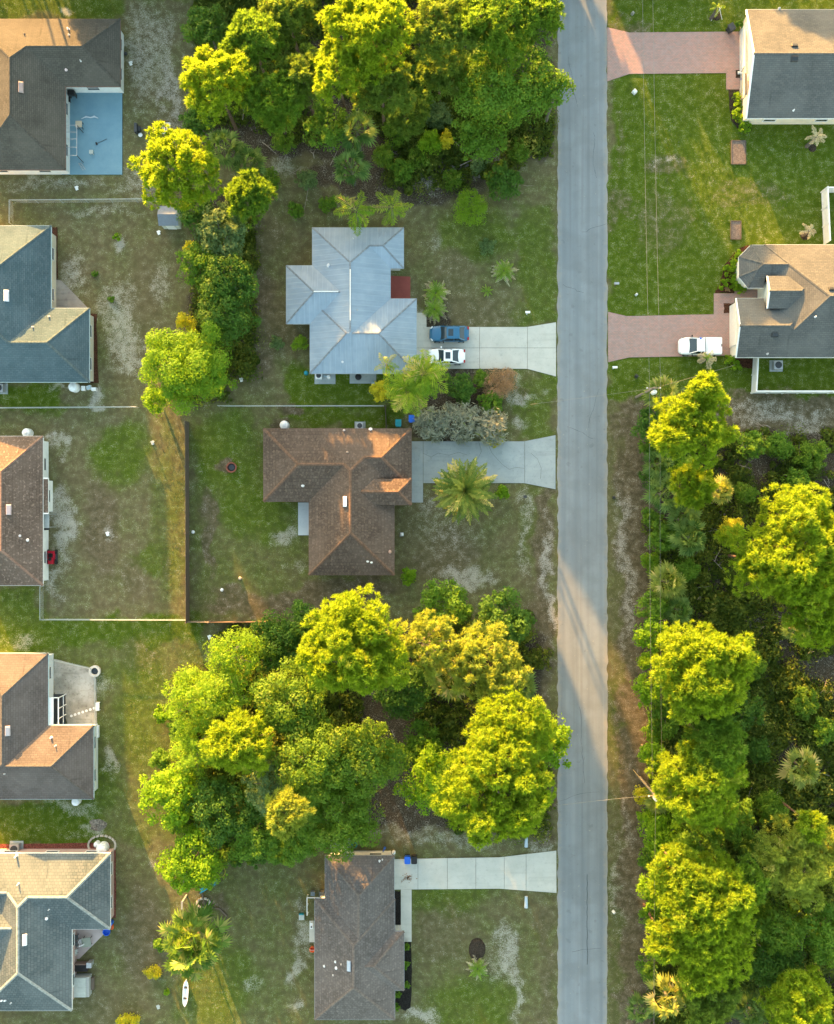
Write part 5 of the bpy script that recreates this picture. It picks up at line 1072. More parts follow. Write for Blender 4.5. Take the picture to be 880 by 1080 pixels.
def car(label, px0, px1, py, wid, col, kind):
    L = (px1 - px0) / S * .985; x, y = W((px0 + px1) / 2, py, .7); root = empty('pickup_truck' if kind == 'pickup' else 'parked_car', (x, y, .075), label, 'pickup truck' if kind == 'pickup' else 'car', 'vehicles parked on the driveways'); pm = paint(label.split()[0] + '_paint_' + kind, col); hw = wid / 2; h = L / 2
    if kind == 'pickup': st = [(-h, .62, .42, .6), (-h + .1, .82, .33, .82), (-h + .45, .95, .27, 1.02), (-h + 1.0, 1, .25, 1.12), (-h + 1.55, 1, .25, 1.16), (.3, 1, .25, 1.16), (h - .25, 1, .28, 1.14), (h - .05, .99, .35, 1.12), (h, .96, .42, 1.06)]
    else: st = [(-h, .55, .36, .52), (-h + .08, .74, .28, .66), (-h + .3, .89, .22, .78), (-h + .75, .97, .2, .87), (-h + 1.35, 1, .2, .95), (0, 1, .2, .96), (h - .9, 1, .2, .98), (h - .4, .95, .22, .97), (h - .1, .84, .28, .9), (h, .66, .36, .75)]
    b = MB(); loft(b, [rrect_ring(a, hw * w, z0, z1, .12, .05) for a, w, z0, z1 in st]); body = b.build('body', pm, root, local=True, smooth=True)
    m = body.modifiers.new('smooth', 'SUBSURF'); m.levels = 1; m.render_levels = 2
    if kind == 'pickup': g = [(-h + 1.12, .86, 1.12), (-h + 1.85, .76, 1.66), (-h + 2.75, .77, 1.7), (h - 1.95 if h > 2.2 else .25, .86, 1.14)]; xr0, xr1, xb0, xb1, zr, zb = -h + 1.8, .28, -h + 1.05, .42, 1.7, 1.13
    elif kind == 'sedan': xr0, xr1, xb0, xb1, zr, zb = -h + 1.85, h - 1.45, -h + 1.22, h - .62, 1.4, .93
    else: xr0, xr1, xb0, xb1, zr, zb = -h + 1.9, h - 1.1, -h + 1.2, h - .42, 1.42, .93
    wr, wb = hw * .74, hw * .93; g = MB(); n = 7
    ring0 = [(xb0, -wb * .86, zb), (xb0 + .16, -wb, zb), (xb1 - .18, -wb, zb), (xb1, -wb * .84, zb), (xb1, wb * .84, zb), (xb1 - .18, wb, zb), (xb0 + .16, wb, zb), (xb0, wb * .86, zb)]
    ring1 = [(xr0, -wr * .92, zr - .03), (xr0 + .1, -wr, zr - .02), (xr1 - .1, -wr, zr - .02), (xr1, -wr * .92, zr - .03), (xr1, wr * .92, zr - .03), (xr1 - .1, wr, zr - .02), (xr0 + .1, wr, zr - .02), (xr0, wr * .92, zr - .03)]
    loft(g, [ring0[::-1], ring1[::-1]]); g.build('window', CARGLASS, root, local=True)
    r = MB(); rr = [[(x_, yy * sc, z) for x_, yy, z in ((xr0 - .04 + e, -wr * .9, zr - .03 + dz), (xr0 + .14 + e, -wr * 1.03, zr - .03 + dz), (xr1 - .14 - e, -wr * 1.03, zr - .03 + dz), (xr1 + .04 - e, -wr * .9, zr - .03 + dz), (xr1 + .04 - e, wr * .9, zr - .03 + dz), (xr1 - .14 - e, wr * 1.03, zr - .03 + dz), (xr0 + .14 + e, wr * 1.03, zr - .03 + dz), (xr0 - .04 + e, wr * .9, zr - .03 + dz))] for e, dz, sc in ((0, 0, 1), (.03, .035, .98), (.2, .07, .7))]
    loft(r, rr); r.build('roof', pm, root, local=True, smooth=False)
    for s in (-1, 1):
        xm = (xr0 + xr1) / 2 + .1
        for p0, p1, rr_ in (((xb0 + .05, s * wb * .93, zb), (xr0 + .02, s * wr * .97, zr - .01), .05), ((xb1 - .08, s * wb * .92, zb), (xr1 - .02, s * wr * .97, zr - .01), .075), ((xm, s * wb * 1.0, zb), (xm, s * wr * 1.0, zr - .01), .04)):
            q = MB(); q.tube([p0, p1], rr_, 6); q.build('pillar', pm, root, local=True)
    if kind != 'pickup': s_ = MB(); s_.box((xr0 + .42, 0, zr + .043), (.55, wr * 1.15, .02)); s_.build('sunroof', CARGLASS, root, local=True)
    else:
        t = MB(); t.prism([(.5, -hw * .93), (h - .1, -hw * .93), (h - .02, -hw * .85), (h - .02, hw * .85), (h - .1, hw * .93), (.5, hw * .93)], 1.13, 1.23); t.build('bed_cover', pm, root, local=True, bevel=.02)
        t = MB(); t.box((.47, 0, 1.2), (.05, hw * 1.8, .06)); t.box((h - .08, .02, 1.235), (.08, .3, .02)); t.build('tailgate_handle', BLACK, root, local=True)
    for s in (-1, 1):
        mi = MB(); mi.box((xb0 + .32, s * (hw + .1), zb + .06), (.14, .22, .13)); mi.build('mirror', BLACK if kind != 'sedan' else pm, root, local=True, bevel=.03)
        l = MB(); l.tube([(-h + .13, s * hw * .62, .67 if kind != 'pickup' else .88), (-h + .34, s * hw * .88, .73 if kind != 'pickup' else .95)], [.06, .09], 8); l.build('headlight', LAMP, root, local=True)
        l = MB(); l.box((h - .1, s * hw * .66, .93 if kind != 'pickup' else 1.0), (.16, hw * .36, .09 if kind != 'pickup' else .22)); l.build('tail_light', RED, root, local=True)
        for xx in (-h + .85, h - .85):
            w = MB(); R_ = .34; w.tube([(xx, s * (hw - .22), R_), (xx, s * (hw + .02), R_)], R_, 18); wh = w.build('wheel', RUBBER, root, local=True); k = MB(); k.tube([(xx, s * (hw - .05), R_), (xx, s * (hw + .03), R_)], .2, 12); k.build('rim', CHROME, wh, local=True)
    if kind == 'hatch':
        t = MB(); t.box((h - .3, 0, 1.0), (.1, hw * 1.1, .02)); t.build('spoiler', pm, root, local=True)
    return root
car('blue sedan with black sunroof, parked on the upper side of the pale driveway', 453, 495, 352, 1.78, (.01, .105, .21), 'hatch')
car('white sedan with black sunroof, half under a bright queen palm', 450.5, 491, 376, 1.72, (.78, .8, .82), 'sedan')
car('white pickup truck with covered bed on the brick paver driveway', 715.5, 760.5, 365.3, 1.95, (.78, .8, .82), 'pickup')
def simple(name, label, cat, px, py, build, mat, group=None, z=0.0, zz=0.0):
    x, y = W(px, py, zz); root = empty(name, (x, y, z), label, cat, group)
    return root
def obj(name, label, cat, px, py, parts, group=None, z=0.0, rz=0.0):
    """parts: list of (part name, MB in local coords, material)"""
    x, y = W(px, py, z); root = empty(name, (x, y, z), label, cat, group, rz)
    if len(parts) == 1:
        bpy.data.objects.remove(root); o = parts[0][1].build(name, parts[0][2], None, local=True); o.location = (x, y, z); o.rotation_euler = (0, 0, rz); return props(o, label, cat, group)
    last = None
    for p in parts:
        par = root if not p[0].startswith('>') else last; o = p[1].build(p[0].lstrip('>'), p[2], par, local=True)
        if not p[0].startswith('>'): last = o
    return root
def B(*boxes):
    m = MB()
    for b in boxes: m.box(b[:3], b[3:6], b[6] if len(b) > 6 else 0)
    return m
def T(*tubes, seg=8):
    m = MB()
    for p, r in tubes: m.tube(p, r, seg)
    return m
def LA(prof, c=(0, 0, 0), seg=18): return MB().lathe(c, prof, seg)
C_ = lambda n, c, r=.6, mt=0.0: plain(n, c, r, mt, .08, 4)
BLUEP = C_('blue_plastic', (.02, .12, .6), .4); TEALP = C_('teal_plastic', (.01, .2, .25), .5); GREYM = C_('grey_metal', (.4, .41, .42), .4, .5); WHITEP = C_('white_plastic', (.75, .76, .76), .4); DARKM = C_('dark_metal', (.05, .055, .06), .5, .3); ORANGE = C_('orange_plastic', (.7, .12, .03), .5); WOOD = C_('weathered_wood', (.115, .09, .07), .85); RUST = C_('rusty_steel', (.2, .07, .045), .8); REDP = C_('red_enamel', (.4, .015, .03), .35); PURPLE = C_('purple_glaze', (.16, .03, .5), .4); BEIGE = C_('beige_cover', (.45, .38, .28), .8); CLOTH = C_('grey_cover', (.4, .43, .4), .8)
# wheelie bins
def bin_(label, px, py, mat, rz=0.0, s=1.0):
    b = MB(); b.v += []; loft(b, [[(x * .24 * s, y * .27 * s, .08) for x, y in ((-1, -1), (1, -1), (1, 1), (-1, 1))], [(x * .3 * s, y * .34 * s, 1.0 * s) for x, y in ((-1, -1), (1, -1), (1, 1), (-1, 1))]])
    lid = B((0, .02, 1.03 * s, .66 * s, .76 * s, .07), (0, -.4 * s, .98 * s, .5 * s, .06, .06)); wh = T(([(-.3, .26, .1), (.3, .26, .1)], .1))
    return obj('wheelie_bin', label, 'bin', px, py, [('body', b, mat), ('lid', lid, mat), ('wheel', wh, RUBBER)], 'wheelie bins beside the houses', .06, rz)
bin_('blue wheelie bin at the garage end of the bottom driveway', 430, 904, BLUEP); bin_('black wheelie bin beside a blue one on the bottom driveway', 437, 904, BLACK); bin_('blue wheelie bin against the silvery hedge', 434.5, 442.5, BLUEP); bin_('teal wheelie bin in the narrow side yard of the brown house', 420.5, 447, TEALP); bin_('dark wheelie bin on the upper edge of the brick driveway', 769, 33, DARKM, .5)
# air conditioners
def ac(label, px, py, col=GREYM, s=.85, pad=True):
    parts = [('cabinet', B((0, 0, .45, s, s, .75)), col), ('>fan_guard', LA([(s * .4, .83), (s * .4, .86), (s * .1, .88)]), DARKM)]
    if pad: parts.append(('pad', B((0, 0, .03, s + .5, s + .3, .1)), CON_B))
    return obj('air_conditioner', label, 'air conditioner', px, py, parts, 'air conditioning units beside the houses')
ac('grey air conditioner on a pale pad above the slate tiled house', 18, 893, s=1.0); ac('grey air conditioner inside the white fence', 818.5, 386, s=.95); ac('pale air conditioner behind the brown tiled roof edge', 380, 449.5, s=.7); ac('dark fan air conditioner cut by the photo edge below the slate shingle house', 2, 410, s=.9); ac('white air conditioner on the first slab below the metal roof', 337, 397, WHITEP, .7, False)
# round white tanks
def tank(label, px, py, r, h, mat=WHITEP):
    return obj('water_tank', label, 'tank', px, py, [('tank_shell', LA([(r, 0), (r, h * .7), (r * .85, h * .9), (r * .3, h)]), mat), ('cap', LA([(r * .18, h), (r * .18, h + .08)]), mat)], 'white tanks beside the houses')
tank('white domed tank on a bare spot behind the brown tiled house', 301, 449, .5, 1.2); tank('large white tank in the stone ring by the slate tiled house', 110, 893, .62, 1.2); tank('small white tank beside the large one in the stone ring', 103.5, 889, .3, .8); tank('white round tank at the corner of the slate shingle house', 80, 409, .55, 1.1); tank('white tank by the reddish brown roof corner', 31, 457, .5, 1.1); tank('white tank tucked under the taupe roof eave', 82, 844, .45, .9); tank('white round tank behind the bottom house', 364, 895, .42, 1.0)
# low ring of stones
def ring(label, px, py, rx, ry, n, mat, name='stone_ring'):
    m = MB()
    for k in range(n): a = 2 * PI * k / n; m.box((rx * math.cos(a), ry * math.sin(a), .08), (.34, .2, .2), a + PI / 2)
    return obj(name, label, 'edging', px, py, [(name, m, C_('kerb_stone', (.38, .35, .3), .9))])
ring('pale stone edging curved round the white tanks', 108, 891, 1.5, 1.05, 20, None)
ring('white stone edging round a small garden spot by the sandy path', 215, 952, .7, .5, 10, None)
# fire pits
obj('fire_pit', 'rust red fire pit on a bare patch of the fenced lawn', 'fire pit', 244.6, 493, [('rim', LA([(.55, 0), (.6, .3), (.45, .3), (.45, .06)]), RUST), ('ash', LA([(.44, .05), (.3, .12), (.05, .1)]), DARKM)])
obj('fire_pit', 'pale round stone fire pit with dark centre by the gravel yard', 'fire pit', 101, 707.5, [('rim', LA([(.62, 0), (.65, .4), (.4, .42), (.38, .1)]), C_('pale_block', (.5, .47, .42), .9)), ('ash', LA([(.39, .12), (.3, .2), (.1, .18)]), DARKM)])
# red mower
mw = [('body', B((-.15, 0, .45, .9, .75, .35), (.55, 0, .5, .6, .6, .4)), REDP), ('seat', B((-.1, 0, .75, .4, .45, .12), (-.3, 0, .95, .1, .45, .4)), BLACK), ('deck', B((.05, 0, .2, 1.0, 1.15, .18)), DARKM), ('steering_wheel', LA([(.17, .92), (.18, .95), (.12, .95)], (.3, 0, 0)), BLACK)]
for sx in (-.5, .65):
    for sy in (-.45, .45): mw.append(('wheel', T(([(sx, sy - .1, .24), (sx, sy + .1, .24)], .25), seg=12), RUBBER))
obj('riding_mower', 'red riding mower parked on white sand by the reddish brown house', 'mower', 56, 586.5, mw, None, 0, PI / 2 * 3)
# shed
x, y = W(182.5, 233); root = empty('garden_shed', (x, y, 0), 'small garden shed with a pale and blue-grey gabled roof', 'shed'); w_, d_ = 2.0, 1.95
wl = MB(); wl.box((0, 0, .95), (w_ - .1, d_ - .15, 1.9))
for s in (-1, 1): wl.poly([(s * (w_ / 2 - .05), -d_ / 2 + .08, 1.9), (s * (w_ / 2 - .05), d_ / 2 - .08, 1.9), (s * (w_ / 2 - .05), 0, 2.42)])
wl.build('wall', C_('shed_wall', (.5, .52, .46), .8), root, local=True)
SHR = C_('shed_roof', (.17, .2, .25), .8); rf = MB(); t = .06
for s in (-1, 1):
    for z0, z1 in ((0, t),): rf.v += []; rf.poly([(-w_ / 2 - .08, 0, 2.5), (w_ / 2 + .08, 0, 2.5), (w_ / 2 + .08, s * (d_ / 2 + .1), 1.9), (-w_ / 2 - .08, s * (d_ / 2 + .1), 1.9)][:: -s]); rf.poly([(-w_ / 2 - .08, 0, 2.44), (w_ / 2 + .08, 0, 2.44), (w_ / 2 + .08, s * (d_ / 2 + .1), 1.84), (-w_ / 2 - .08, s * (d_ / 2 + .1), 1.84)][:: s]); rf.poly([(-w_ / 2 - .08, s * (d_ / 2 + .1), 1.84), (w_ / 2 + .08, s * (d_ / 2 + .1), 1.84), (w_ / 2 + .08, s * (d_ / 2 + .1), 1.9), (-w_ / 2 - .08, s * (d_ / 2 + .1), 1.9)])
rf.build('roof', SHR, root, local=True); dr = B((0, -d_ / 2 + .05, .9, .95, .06, 1.7)); dr.build('door', WHITEP, root, local=True)
# basketball hoop lying its pole towards the yard
obj('basketball_hoop', 'basketball hoop tipped over on the sandy yard, backboard facing the sky', 'basketball hoop', 145, 137, [
    ('base', B((0, 0, .4, .3, 1.0, .75), (.25, 0, .25, .35, .5, .3)), DARKM), ('pole', T(([(.1, 0, .4), (1.6, -.04, .45), (3.0, -.02, .5)], .07)), DARKM), ('backboard', B((3.35, -.03, .5, .8, 1.15, .05)), C_('backboard', (.42, .43, .38), .2)),
    ('>backboard_frame', B((2.93, -.03, .54, .06, 1.2, .05), (3.77, -.03, .54, .06, 1.2, .05), (3.35, .56, .54, .84, .06, .05), (3.35, -.62, .54, .84, .06, .05), (3.2, -.03, .54, .05, .5, .03), (3.45, -.03, .54, .05, .5, .03)), WHITEP), ('rim', T(([(3.3 + .05 * math.cos(a * PI / 8), -.03 + .23 * math.sin(a * PI / 8), .78 + .23 * math.cos(a * PI / 8)) for a in range(17)], .025), seg=6), ORANGE)])
obj('ballast_bag', 'white sandbag by the foot of the basketball hoop', 'bag', 148.5, 142.5, [('ballast_bag', LA([(.2, 0), (.24, .1), (.1, .2)]), WHITEP)])
# things on the blue deck
obj('patio_chair', 'black chair in the shaded corner of the blue deck', 'chair', 73, 106, [('seat', B((0, 0, .42, .6, .65, .12)), BLACK), ('backrest', B((-.27, 0, .75, .08, .65, .6)), BLACK), ('leg', B((-.22, -.25, .2, .05, .05, .4), (.22, -.25, .2, .05, .05, .4), (-.22, .25, .2, .05, .05, .4), (.22, .25, .2, .05, .05, .4)), BLACK)], None, .1)
obj('barbecue', 'dark barbecue under the wall on the blue deck', 'barbecue', 78.5, 102, [('firebox', B((0, 0, .85, .75, .5, .35)), DARKM), ('lid', B((0, .03, 1.1, .7, .45, .15)), BLACK), ('stand', B((-.3, 0, .34, .06, .4, .68), (.3, 0, .34, .06, .4, .68)), DARKM)], None, .1)
obj('side_table', 'tan topped small table standing on the blue deck', 'table', 85.5, 133.5, [('tabletop', B((0, 0, .72, .7, .7, .05)), BEIGE), ('leg', B((-.28, -.28, .35, .05, .05, .7), (.28, -.28, .35, .05, .05, .7), (-.28, .28, .35, .05, .05, .7), (.28, .28, .35, .05, .05, .7)), DARKM)], None, .1)
obj('pergola_frame', 'bare white tube frame half put up on the blue deck', 'frame', 70, 156, [('rail', T(([(1.9, 1.7, 2.1), (1.9, -1.6, 2.1)], .035)), GREYM), ('crossbar', T(*[([(0, v, 2.1), (1.9, v, 2.1)], .022) for v in (1.7, .95, .2, -.7, -1.6)]), GREYM), ('leg', T(*[([(1.9, v, 0), (1.9, v, 2.1)], .04) for v in (1.7, -1.6)]), DARKM), ('leg', T(*[([(0, v, 0), (0, v, 2.1)], .04) for v in (1.7, -1.6)]), DARKM)], None, .1)
obj('step_stool', 'pale small stool on the blue deck', 'stool', 97.5, 161.5, [('seat', B((0, 0, .4, .42, .42, .06)), CLOTH), ('leg', B((-.16, -.16, .19, .05, .05, .38), (.16, -.16, .19, .05, .05, .38), (-.16, .16, .19, .05, .05, .38), (.16, .16, .19, .05, .05, .38)), CLOTH)], None, .1)
obj('broom', 'long handled broom lying on the blue deck', 'broom', 108, 149, [('handle', T(([(-.55, -.25, .05), (.55, .25, .05)], .022)), DARKM), ('brush', B((-.62, -.28, .06, .16, .3, .1, .4)), BLACK)], None, .1)
obj('rolled_tarp', 'pale wrinkled rolled tarp on the blue deck', 'tarp', 95, 124.5, [('rolled_tarp', T(([(-.95, -.12, .06), (-.4, .12, .08), (.1, .02, .07), (.5, .15, .08), (.95, -.05, .06)], [.03, .1, .07, .11, .04])), C_('pale_tarp', (.45, .5, .55), .7))], None, .1)
obj('ladder', 'short metal ladder leaning near the deck edge', 'ladder', 87, 177, [('rail', T(([(-.4, .5, .05), (.2, -.4, .35)], .025), ([(-.15, .6, .05), (.45, -.3, .35)], .025)), GREYM), ('rung', T(*[([(-.4 + .6 * t, .5 - .9 * t, .05 + .3 * t), (-.15 + .6 * t, .6 - .9 * t, .05 + .3 * t)], .018) for t in (.1, .3, .5, .7, .9)]), GREYM)], None, .1)
# white screen porch of the taupe house
x, y = W(61.5, 748.5); root = empty('screen_porch', (x, y, 0), 'white framed screen porch against the taupe shingle house', 'porch'); 
B((-.35, .95, 2.45, 1.3, 1.6, .08), (-.35, -.95, 2.45, 1.3, 1.6, .08)).build('roof_panel', WHITEP, root, local=True)
fr = B(*[(.9, v, 1.2, .08, .08, 2.4) for v in (-1.75, -.5, .6, 1.75)], (.9, 0, 2.4, .1, 3.6, .1), (.9, 0, .9, .07, 3.5, .06), (.3, 1.78, 2.4, 1.2, .08, .1), (.3, -1.78, 2.4, 1.2, .08, .1), (-.35, 0, 2.42, 1.4, .3, .05), (.33, 0, 2.42, .08, 3.6, .1), (-1, 1.75, 1.2, .08, .08, 2.4), (-1, -1.75, 1.2, .08, .08, 2.4)); fr.build('frame', WHITEP, root, local=True)
B((-.35, 0, .03, 2.4, 3.5, .1)).build('floor_slab', DARKM, root, local=True)
obj('barbecue', 'sooty round barbecue on the white porch roof line', 'barbecue', 58, 757, [('bowl', LA([(.2, 2.5), (.27, 2.58), (.26, 2.62)]), DARKM), ('lid', LA([(.26, 2.62), (.18, 2.72), (.03, 2.75)]), RUST)])
obj('garden_bench', 'white box bench on the low fence of the gravel yard', 'bench', 104.2, 744.5, [('seat', B((0, 0, .42, .42, .9, .06)), WHITEP), ('side_panel', B((0, .42, .2, .4, .05, .4), (0, -.42, .2, .4, .05, .4)), WHITEP)])
obj('planter_box', 'pale long planter at the gravel yard corner of the taupe house', 'planter', 103.8, 771, [('planter_box', B((0, 0, .2, .3, 1.3, .4)), WHITEP)])
for k in range(7):
    obj('stepping_stone', 'white stepping stone in the short diagonal row across the gravel', 'stone', 75.5 + k * 4, 755 - k * 1.35, [('stepping_stone', LA([(.15, 0), (.15, .07), (.1, .075)], seg=8), WHITEP)], 'stepping stones across the gravel', .05)
# slate tiled house: patio set, hot tub, barrels
def chair(label, px, py, mat, rz, grp='patio chairs behind the slate tiled house'):
    return obj('patio_chair', label, 'chair', px, py, [('seat', B((0, 0, .42, .55, .55, .08)), mat), ('backrest', B((0, -.27, .72, .55, .08, .55)), mat), ('armrest', B((-.28, 0, .62, .06, .5, .05)), mat), ('armrest', B((.28, 0, .62, .06, .5, .05)), mat), ('leg', B((-.23, -.23, .2, .05, .05, .4), (.23, -.23, .2, .05, .05, .4), (-.23, .23, .2, .05, .05, .4), (.23, .23, .2, .05, .05, .4)), DARKM)], grp, .07, rz)
chair('dark padded chair against the wall, uppermost on the pink patio', 81, 987, C_('dark_cushion', (.09, .1, .1), .9), PI / 2 * 3); chair('dark padded chair against the wall, second on the pink patio', 81, 994, MATS['dark_cushion'], PI / 2 * 3); chair('pale chair on the lower point of the pink patio', 80.5, 1002, CLOTH, PI / 2 * 3); chair('white chair in the middle of the pink patio', 88, 991, WHITEP, .4)
obj('patio_table', 'greyish green square table on the pink patio', 'table', 93.5, 991, [('tabletop', B((0, 0, .72, 1.0, 1.0, .04, .15)), C_('grey_green', (.25, .27, .22), .6)), ('leg', B((-.4, -.4, .35, .05, .05, .7), (.4, -.4, .35, .05, .05, .7), (-.4, .4, .35, .05, .05, .7), (.4, .4, .35, .05, .05, .7)), DARKM)], None, .07)
obj('storage_bench', 'dark brown long storage bench between patio and hot tub', 'bench', 86, 1018, [('box', B((0, 0, .3, 1.7, .9, .6)), C_('dark_brown', (.05, .035, .03), .8)), ('lid', B((0, 0, .62, 1.75, .7, .06)), BLACK), ('armrest', B((0, .45, .5, 1.75, .12, .7)), C_('brown_slat', (.16, .11, .09), .8))])
obj('hot_tub', 'grey covered hot tub beside the slate tiled house wall', 'hot tub', 88, 1037, [('shell', B((0, 0, .45, 1.9, 2.2, .9)), C_('tub_shell', (.3, .31, .3), .7)), ('cover', B((-.15, .52, .95, 1.5, 1.05, .12), (-.15, -.55, .95, 1.5, 1.05, .12)), CLOTH), ('steps', B((1.1, .1, .2, .35, 1.3, .4)), WOOD)])
obj('grill_cart', 'grey metal grill cart next to the dark storage bench', 'barbecue', 97, 1014, [('firebox', B((0, 0, .85, .55, .55, .35)), GREYM), ('stand', B((0, 0, .35, .45, .45, .66)), GREYM)])
obj('plastic_tub', 'blue plastic tub at the corner by the pink patio', 'tub', 113.5, 981.5, [('plastic_tub', LA([(.34, 0), (.42, .4), (.38, .4), (.33, .08)]), BLUEP)]); obj('plastic_drum', 'blue drum standing by the orange crate at the wall corner', 'drum', 117.8, 972, [('plastic_drum', LA([(.26, 0), (.28, .4), (.26, .8), (.2, .82)]), BLUEP)]); obj('plastic_crate', 'orange and black crate beside the blue drum', 'crate', 118.3, 977, [('plastic_crate', B((0, .2, .15, .35, .05, .3), (0, -.2, .15, .35, .05, .3), (.17, 0, .15, .05, .4, .3), (-.17, 0, .15, .05, .4, .3), (0, 0, .05, .35, .4, .05)), ORANGE)])
obj('toy_slide', 'turquoise plastic play slide half under the round bright tree', 'slide', 221, 932, [('chute', B((-.15, -.25, .3, 1.7, .45, .06, .55), (-.05, -.02, .36, 1.7, .06, .16, .55), (-.25, -.48, .36, 1.7, .06, .16, .55)), C_('turquoise', (.02, .32, .5), .4)), ('ladder', B((.65, .35, .5, .4, .5, 1.0, .55)), C_('turquoise_dark', (.02, .22, .36), .4))])
obj('hula_hoop', 'yellow hoop lying in grass near the turquoise slide', 'hoop', 233, 919, [('hula_hoop', T(([(.5 * math.cos(a * PI / 12), .62 * math.sin(a * PI / 12), .05) for a in range(25)], .025), seg=6), C_('yellow_plastic', (.5, .42, .05), .5))])
cn = MB(); rings = []
for k in range(9):
    t = k / 8 * 2 - 1; wv = .3 * math.sqrt(max(0, 1 - abs(t) ** 2.4)) + .02; rings.append([(t * 1.5, -wv * .5, .05 + .12 * t * t), (t * 1.5, -wv, .32 + .1 * t * t), (t * 1.5, -wv * .8, .33 + .1 * t * t), (t * 1.5, 0, .12 + .22 * t * t), (t * 1.5, wv * .8, .33 + .1 * t * t), (t * 1.5, wv, .32 + .1 * t * t), (t * 1.5, wv * .5, .05 + .12 * t * t)])
loft(cn, rings); obj('canoe', 'narrow white canoe on the grass below the bushy palm', 'canoe', 196.5, 1046, [('hull', cn, WHITEP), ('seat', B((-.6, 0, .3, .2, .4, .03), (.6, 0, .3, .2, .4, .03)), WOOD)], None, 0, PI / 2 * .96)
obj('garden_post', 'grey post standing above the bushy cabbage palm', 'post', 197, 944, [('post', B((0, 0, 1.1, .14, .14, 2.2)), GREYM), ('cap', B((0, -.25, 2.2, .2, .9, .06)), GREYM)])
ed = MB()
for p, q in (((213, 940), (217, 956)), ((217, 956), (232, 958)), ((232, 958), (240, 966))): P, Q = W(*p), W(*q); a = math.atan2(Q[1] - P[1], Q[0] - P[0]); ed.box(((P[0] + Q[0]) / 2, (P[1] + Q[1]) / 2, .1), (math.dist(P, Q), .14, .2), a)
o = ed.build('timber_edging', WOOD); props(o, 'bent timber edging of a sandy path beside the bushy cabbage palm', 'edging')
# bottom house rear clutter
obj('ladder', 'pale aluminium ladder lying along the rear wall of the bottom house', 'ladder', 385, 899, [('rail', T(([(-1.2, .25, .3), (1.2, .25, .3)], .04), ([(-1.2, -.25, .3), (1.2, -.25, .3)], .04)), GREYM), ('rung', T(*[([(v * .3, -.25, .3), (v * .3, .25, .3)], .025) for v in range(-3, 4)]), GREYM)])
obj('garden_hose', 'teal hose heaped behind the bottom house', 'hose', 374, 891, [('garden_hose', T(([(.35 * math.cos(a * .5) * (1 - a / 120), .3 * math.sin(a * .5), .03 + a * .004) for a in range(60)], .03), seg=6), TEALP)])
obj('folded_umbrella', 'folded blue parasol leaning behind the bottom house', 'parasol', 405.5, 894, [('canopy', T(([(-.15, -.35, .3), (.1, .3, .9)], [.05, .13])), BLUEP), ('pole', T(([(-.25, -.6, .05), (.2, .55, 1.15)], .02)), DARKM)])
obj('gas_bottle', 'white round gas bottle off the rear corner of the bottom house', 'gas bottle', 415.5, 898, [('bottle', LA([(.16, 0), (.2, .1), (.2, .4), (.08, .5)]), WHITEP), ('valve', LA([(.09, .5), (.09, .6), (.03, .62)]), GREYM)])
obj('storage_box', 'dark grey box in the wall corner of the bottom house', 'box', 340, 942, [('box', B((0, 0, .35, .5, .8, .7)), DARKM), ('lid', B((0, 0, .73, .56, .86, .06)), C_('box_lid', (.07, .09, .1), .6))]); obj('storage_box', 'small grey blue box beside the white rail of the bottom house', 'box', 330.5, 941, [('box', B((0, 0, .25, .42, .42, .5)), C_('blue_grey', (.12, .16, .19), .6)), ('lid', B((0, 0, .52, .46, .46, .05)), MATS['blue_grey'])])
obj('railing', 'white low railing round a strip of plants at the bottom house', 'railing', 325, 953, [('rail', T(([(0, 1.0, .9), (0, -.95, .9)], .05), ([(0, 1.0, .9), (1.5, 1.0, .9)], .05)), WHITEP), *[('post', B((u, v, .45, .08, .08, .9)), WHITEP) for u, v in ((0, 1), (0, 0), (0, -.95), (1.5, 1))]])
obj('cool_box', 'white cool box with a dark latch on the narrow slab of the bottom house', 'box', 329, 975, [('box', B((0, 0, .2, .3, .7, .4)), WHITEP), ('>latch', B((0, -.1, .42, .12, .2, .05)), BLACK)], None, .06)
obj('plastic_bucket', 'orange bucket against the side wall of the bottom house', 'bucket', 330, 999.5, [('body', LA([(.22, 0), (.32, .5), (.28, .5), (.2, .06)]), ORANGE), ('handle', T(([(.3 * math.cos(a), 0, .5 + .15 * math.sin(a)) for a in (0, .8, 1.57, 2.3, 3.14)], .015), seg=5), WHITEP)])
obj('kiddie_chair', 'pale grey and teal child seat on the lawn by the white railing', 'chair', 318.5, 965, [('seat', B((0, -.15, .25, .6, .6, .08)), CLOTH), ('backrest', B((0, .28, .4, .5, .1, .4)), TEALP), ('leg', B((-.22, -.3, .12, .06, .06, .24), (.22, -.3, .12, .06, .06, .24)), CLOTH)])
m = MB(); m.lathe((0, 0, 0), [(1.0, 0), (.85, .18), (.45, .3), (.1, .34)], 20); m.v = [(a * .95 + random.uniform(-.05, .05), b * (1.25), c + random.uniform(-.02, .02)) for a, b, c in m.v]
obj('mulch_mound', 'oval heap of dark mulch on the lawn above the spiky palm', 'mulch heap', 503.5, 1001, [('mulch_mound', m, MUL_D)])
for k in range(26):
    pass
lf = MB()
for k in range(60):
    a, rr = random.uniform(0, 6.28), random.gauss(0, .45); lf.box((rr * math.cos(a), rr * math.sin(a) * .6, .012), (random.uniform(.05, .16), random.uniform(.04, .1), .02), random.uniform(0, 3))
o = obj('leaf_litter', 'scatter of dry leaves on the bottom driveway near the bins', 'leaf litter', 430, 926, [('leaf_litter', lf, C_('dead_leaf', (.3, .2, .13), .9))], None, .075); props(o, kind='stuff')
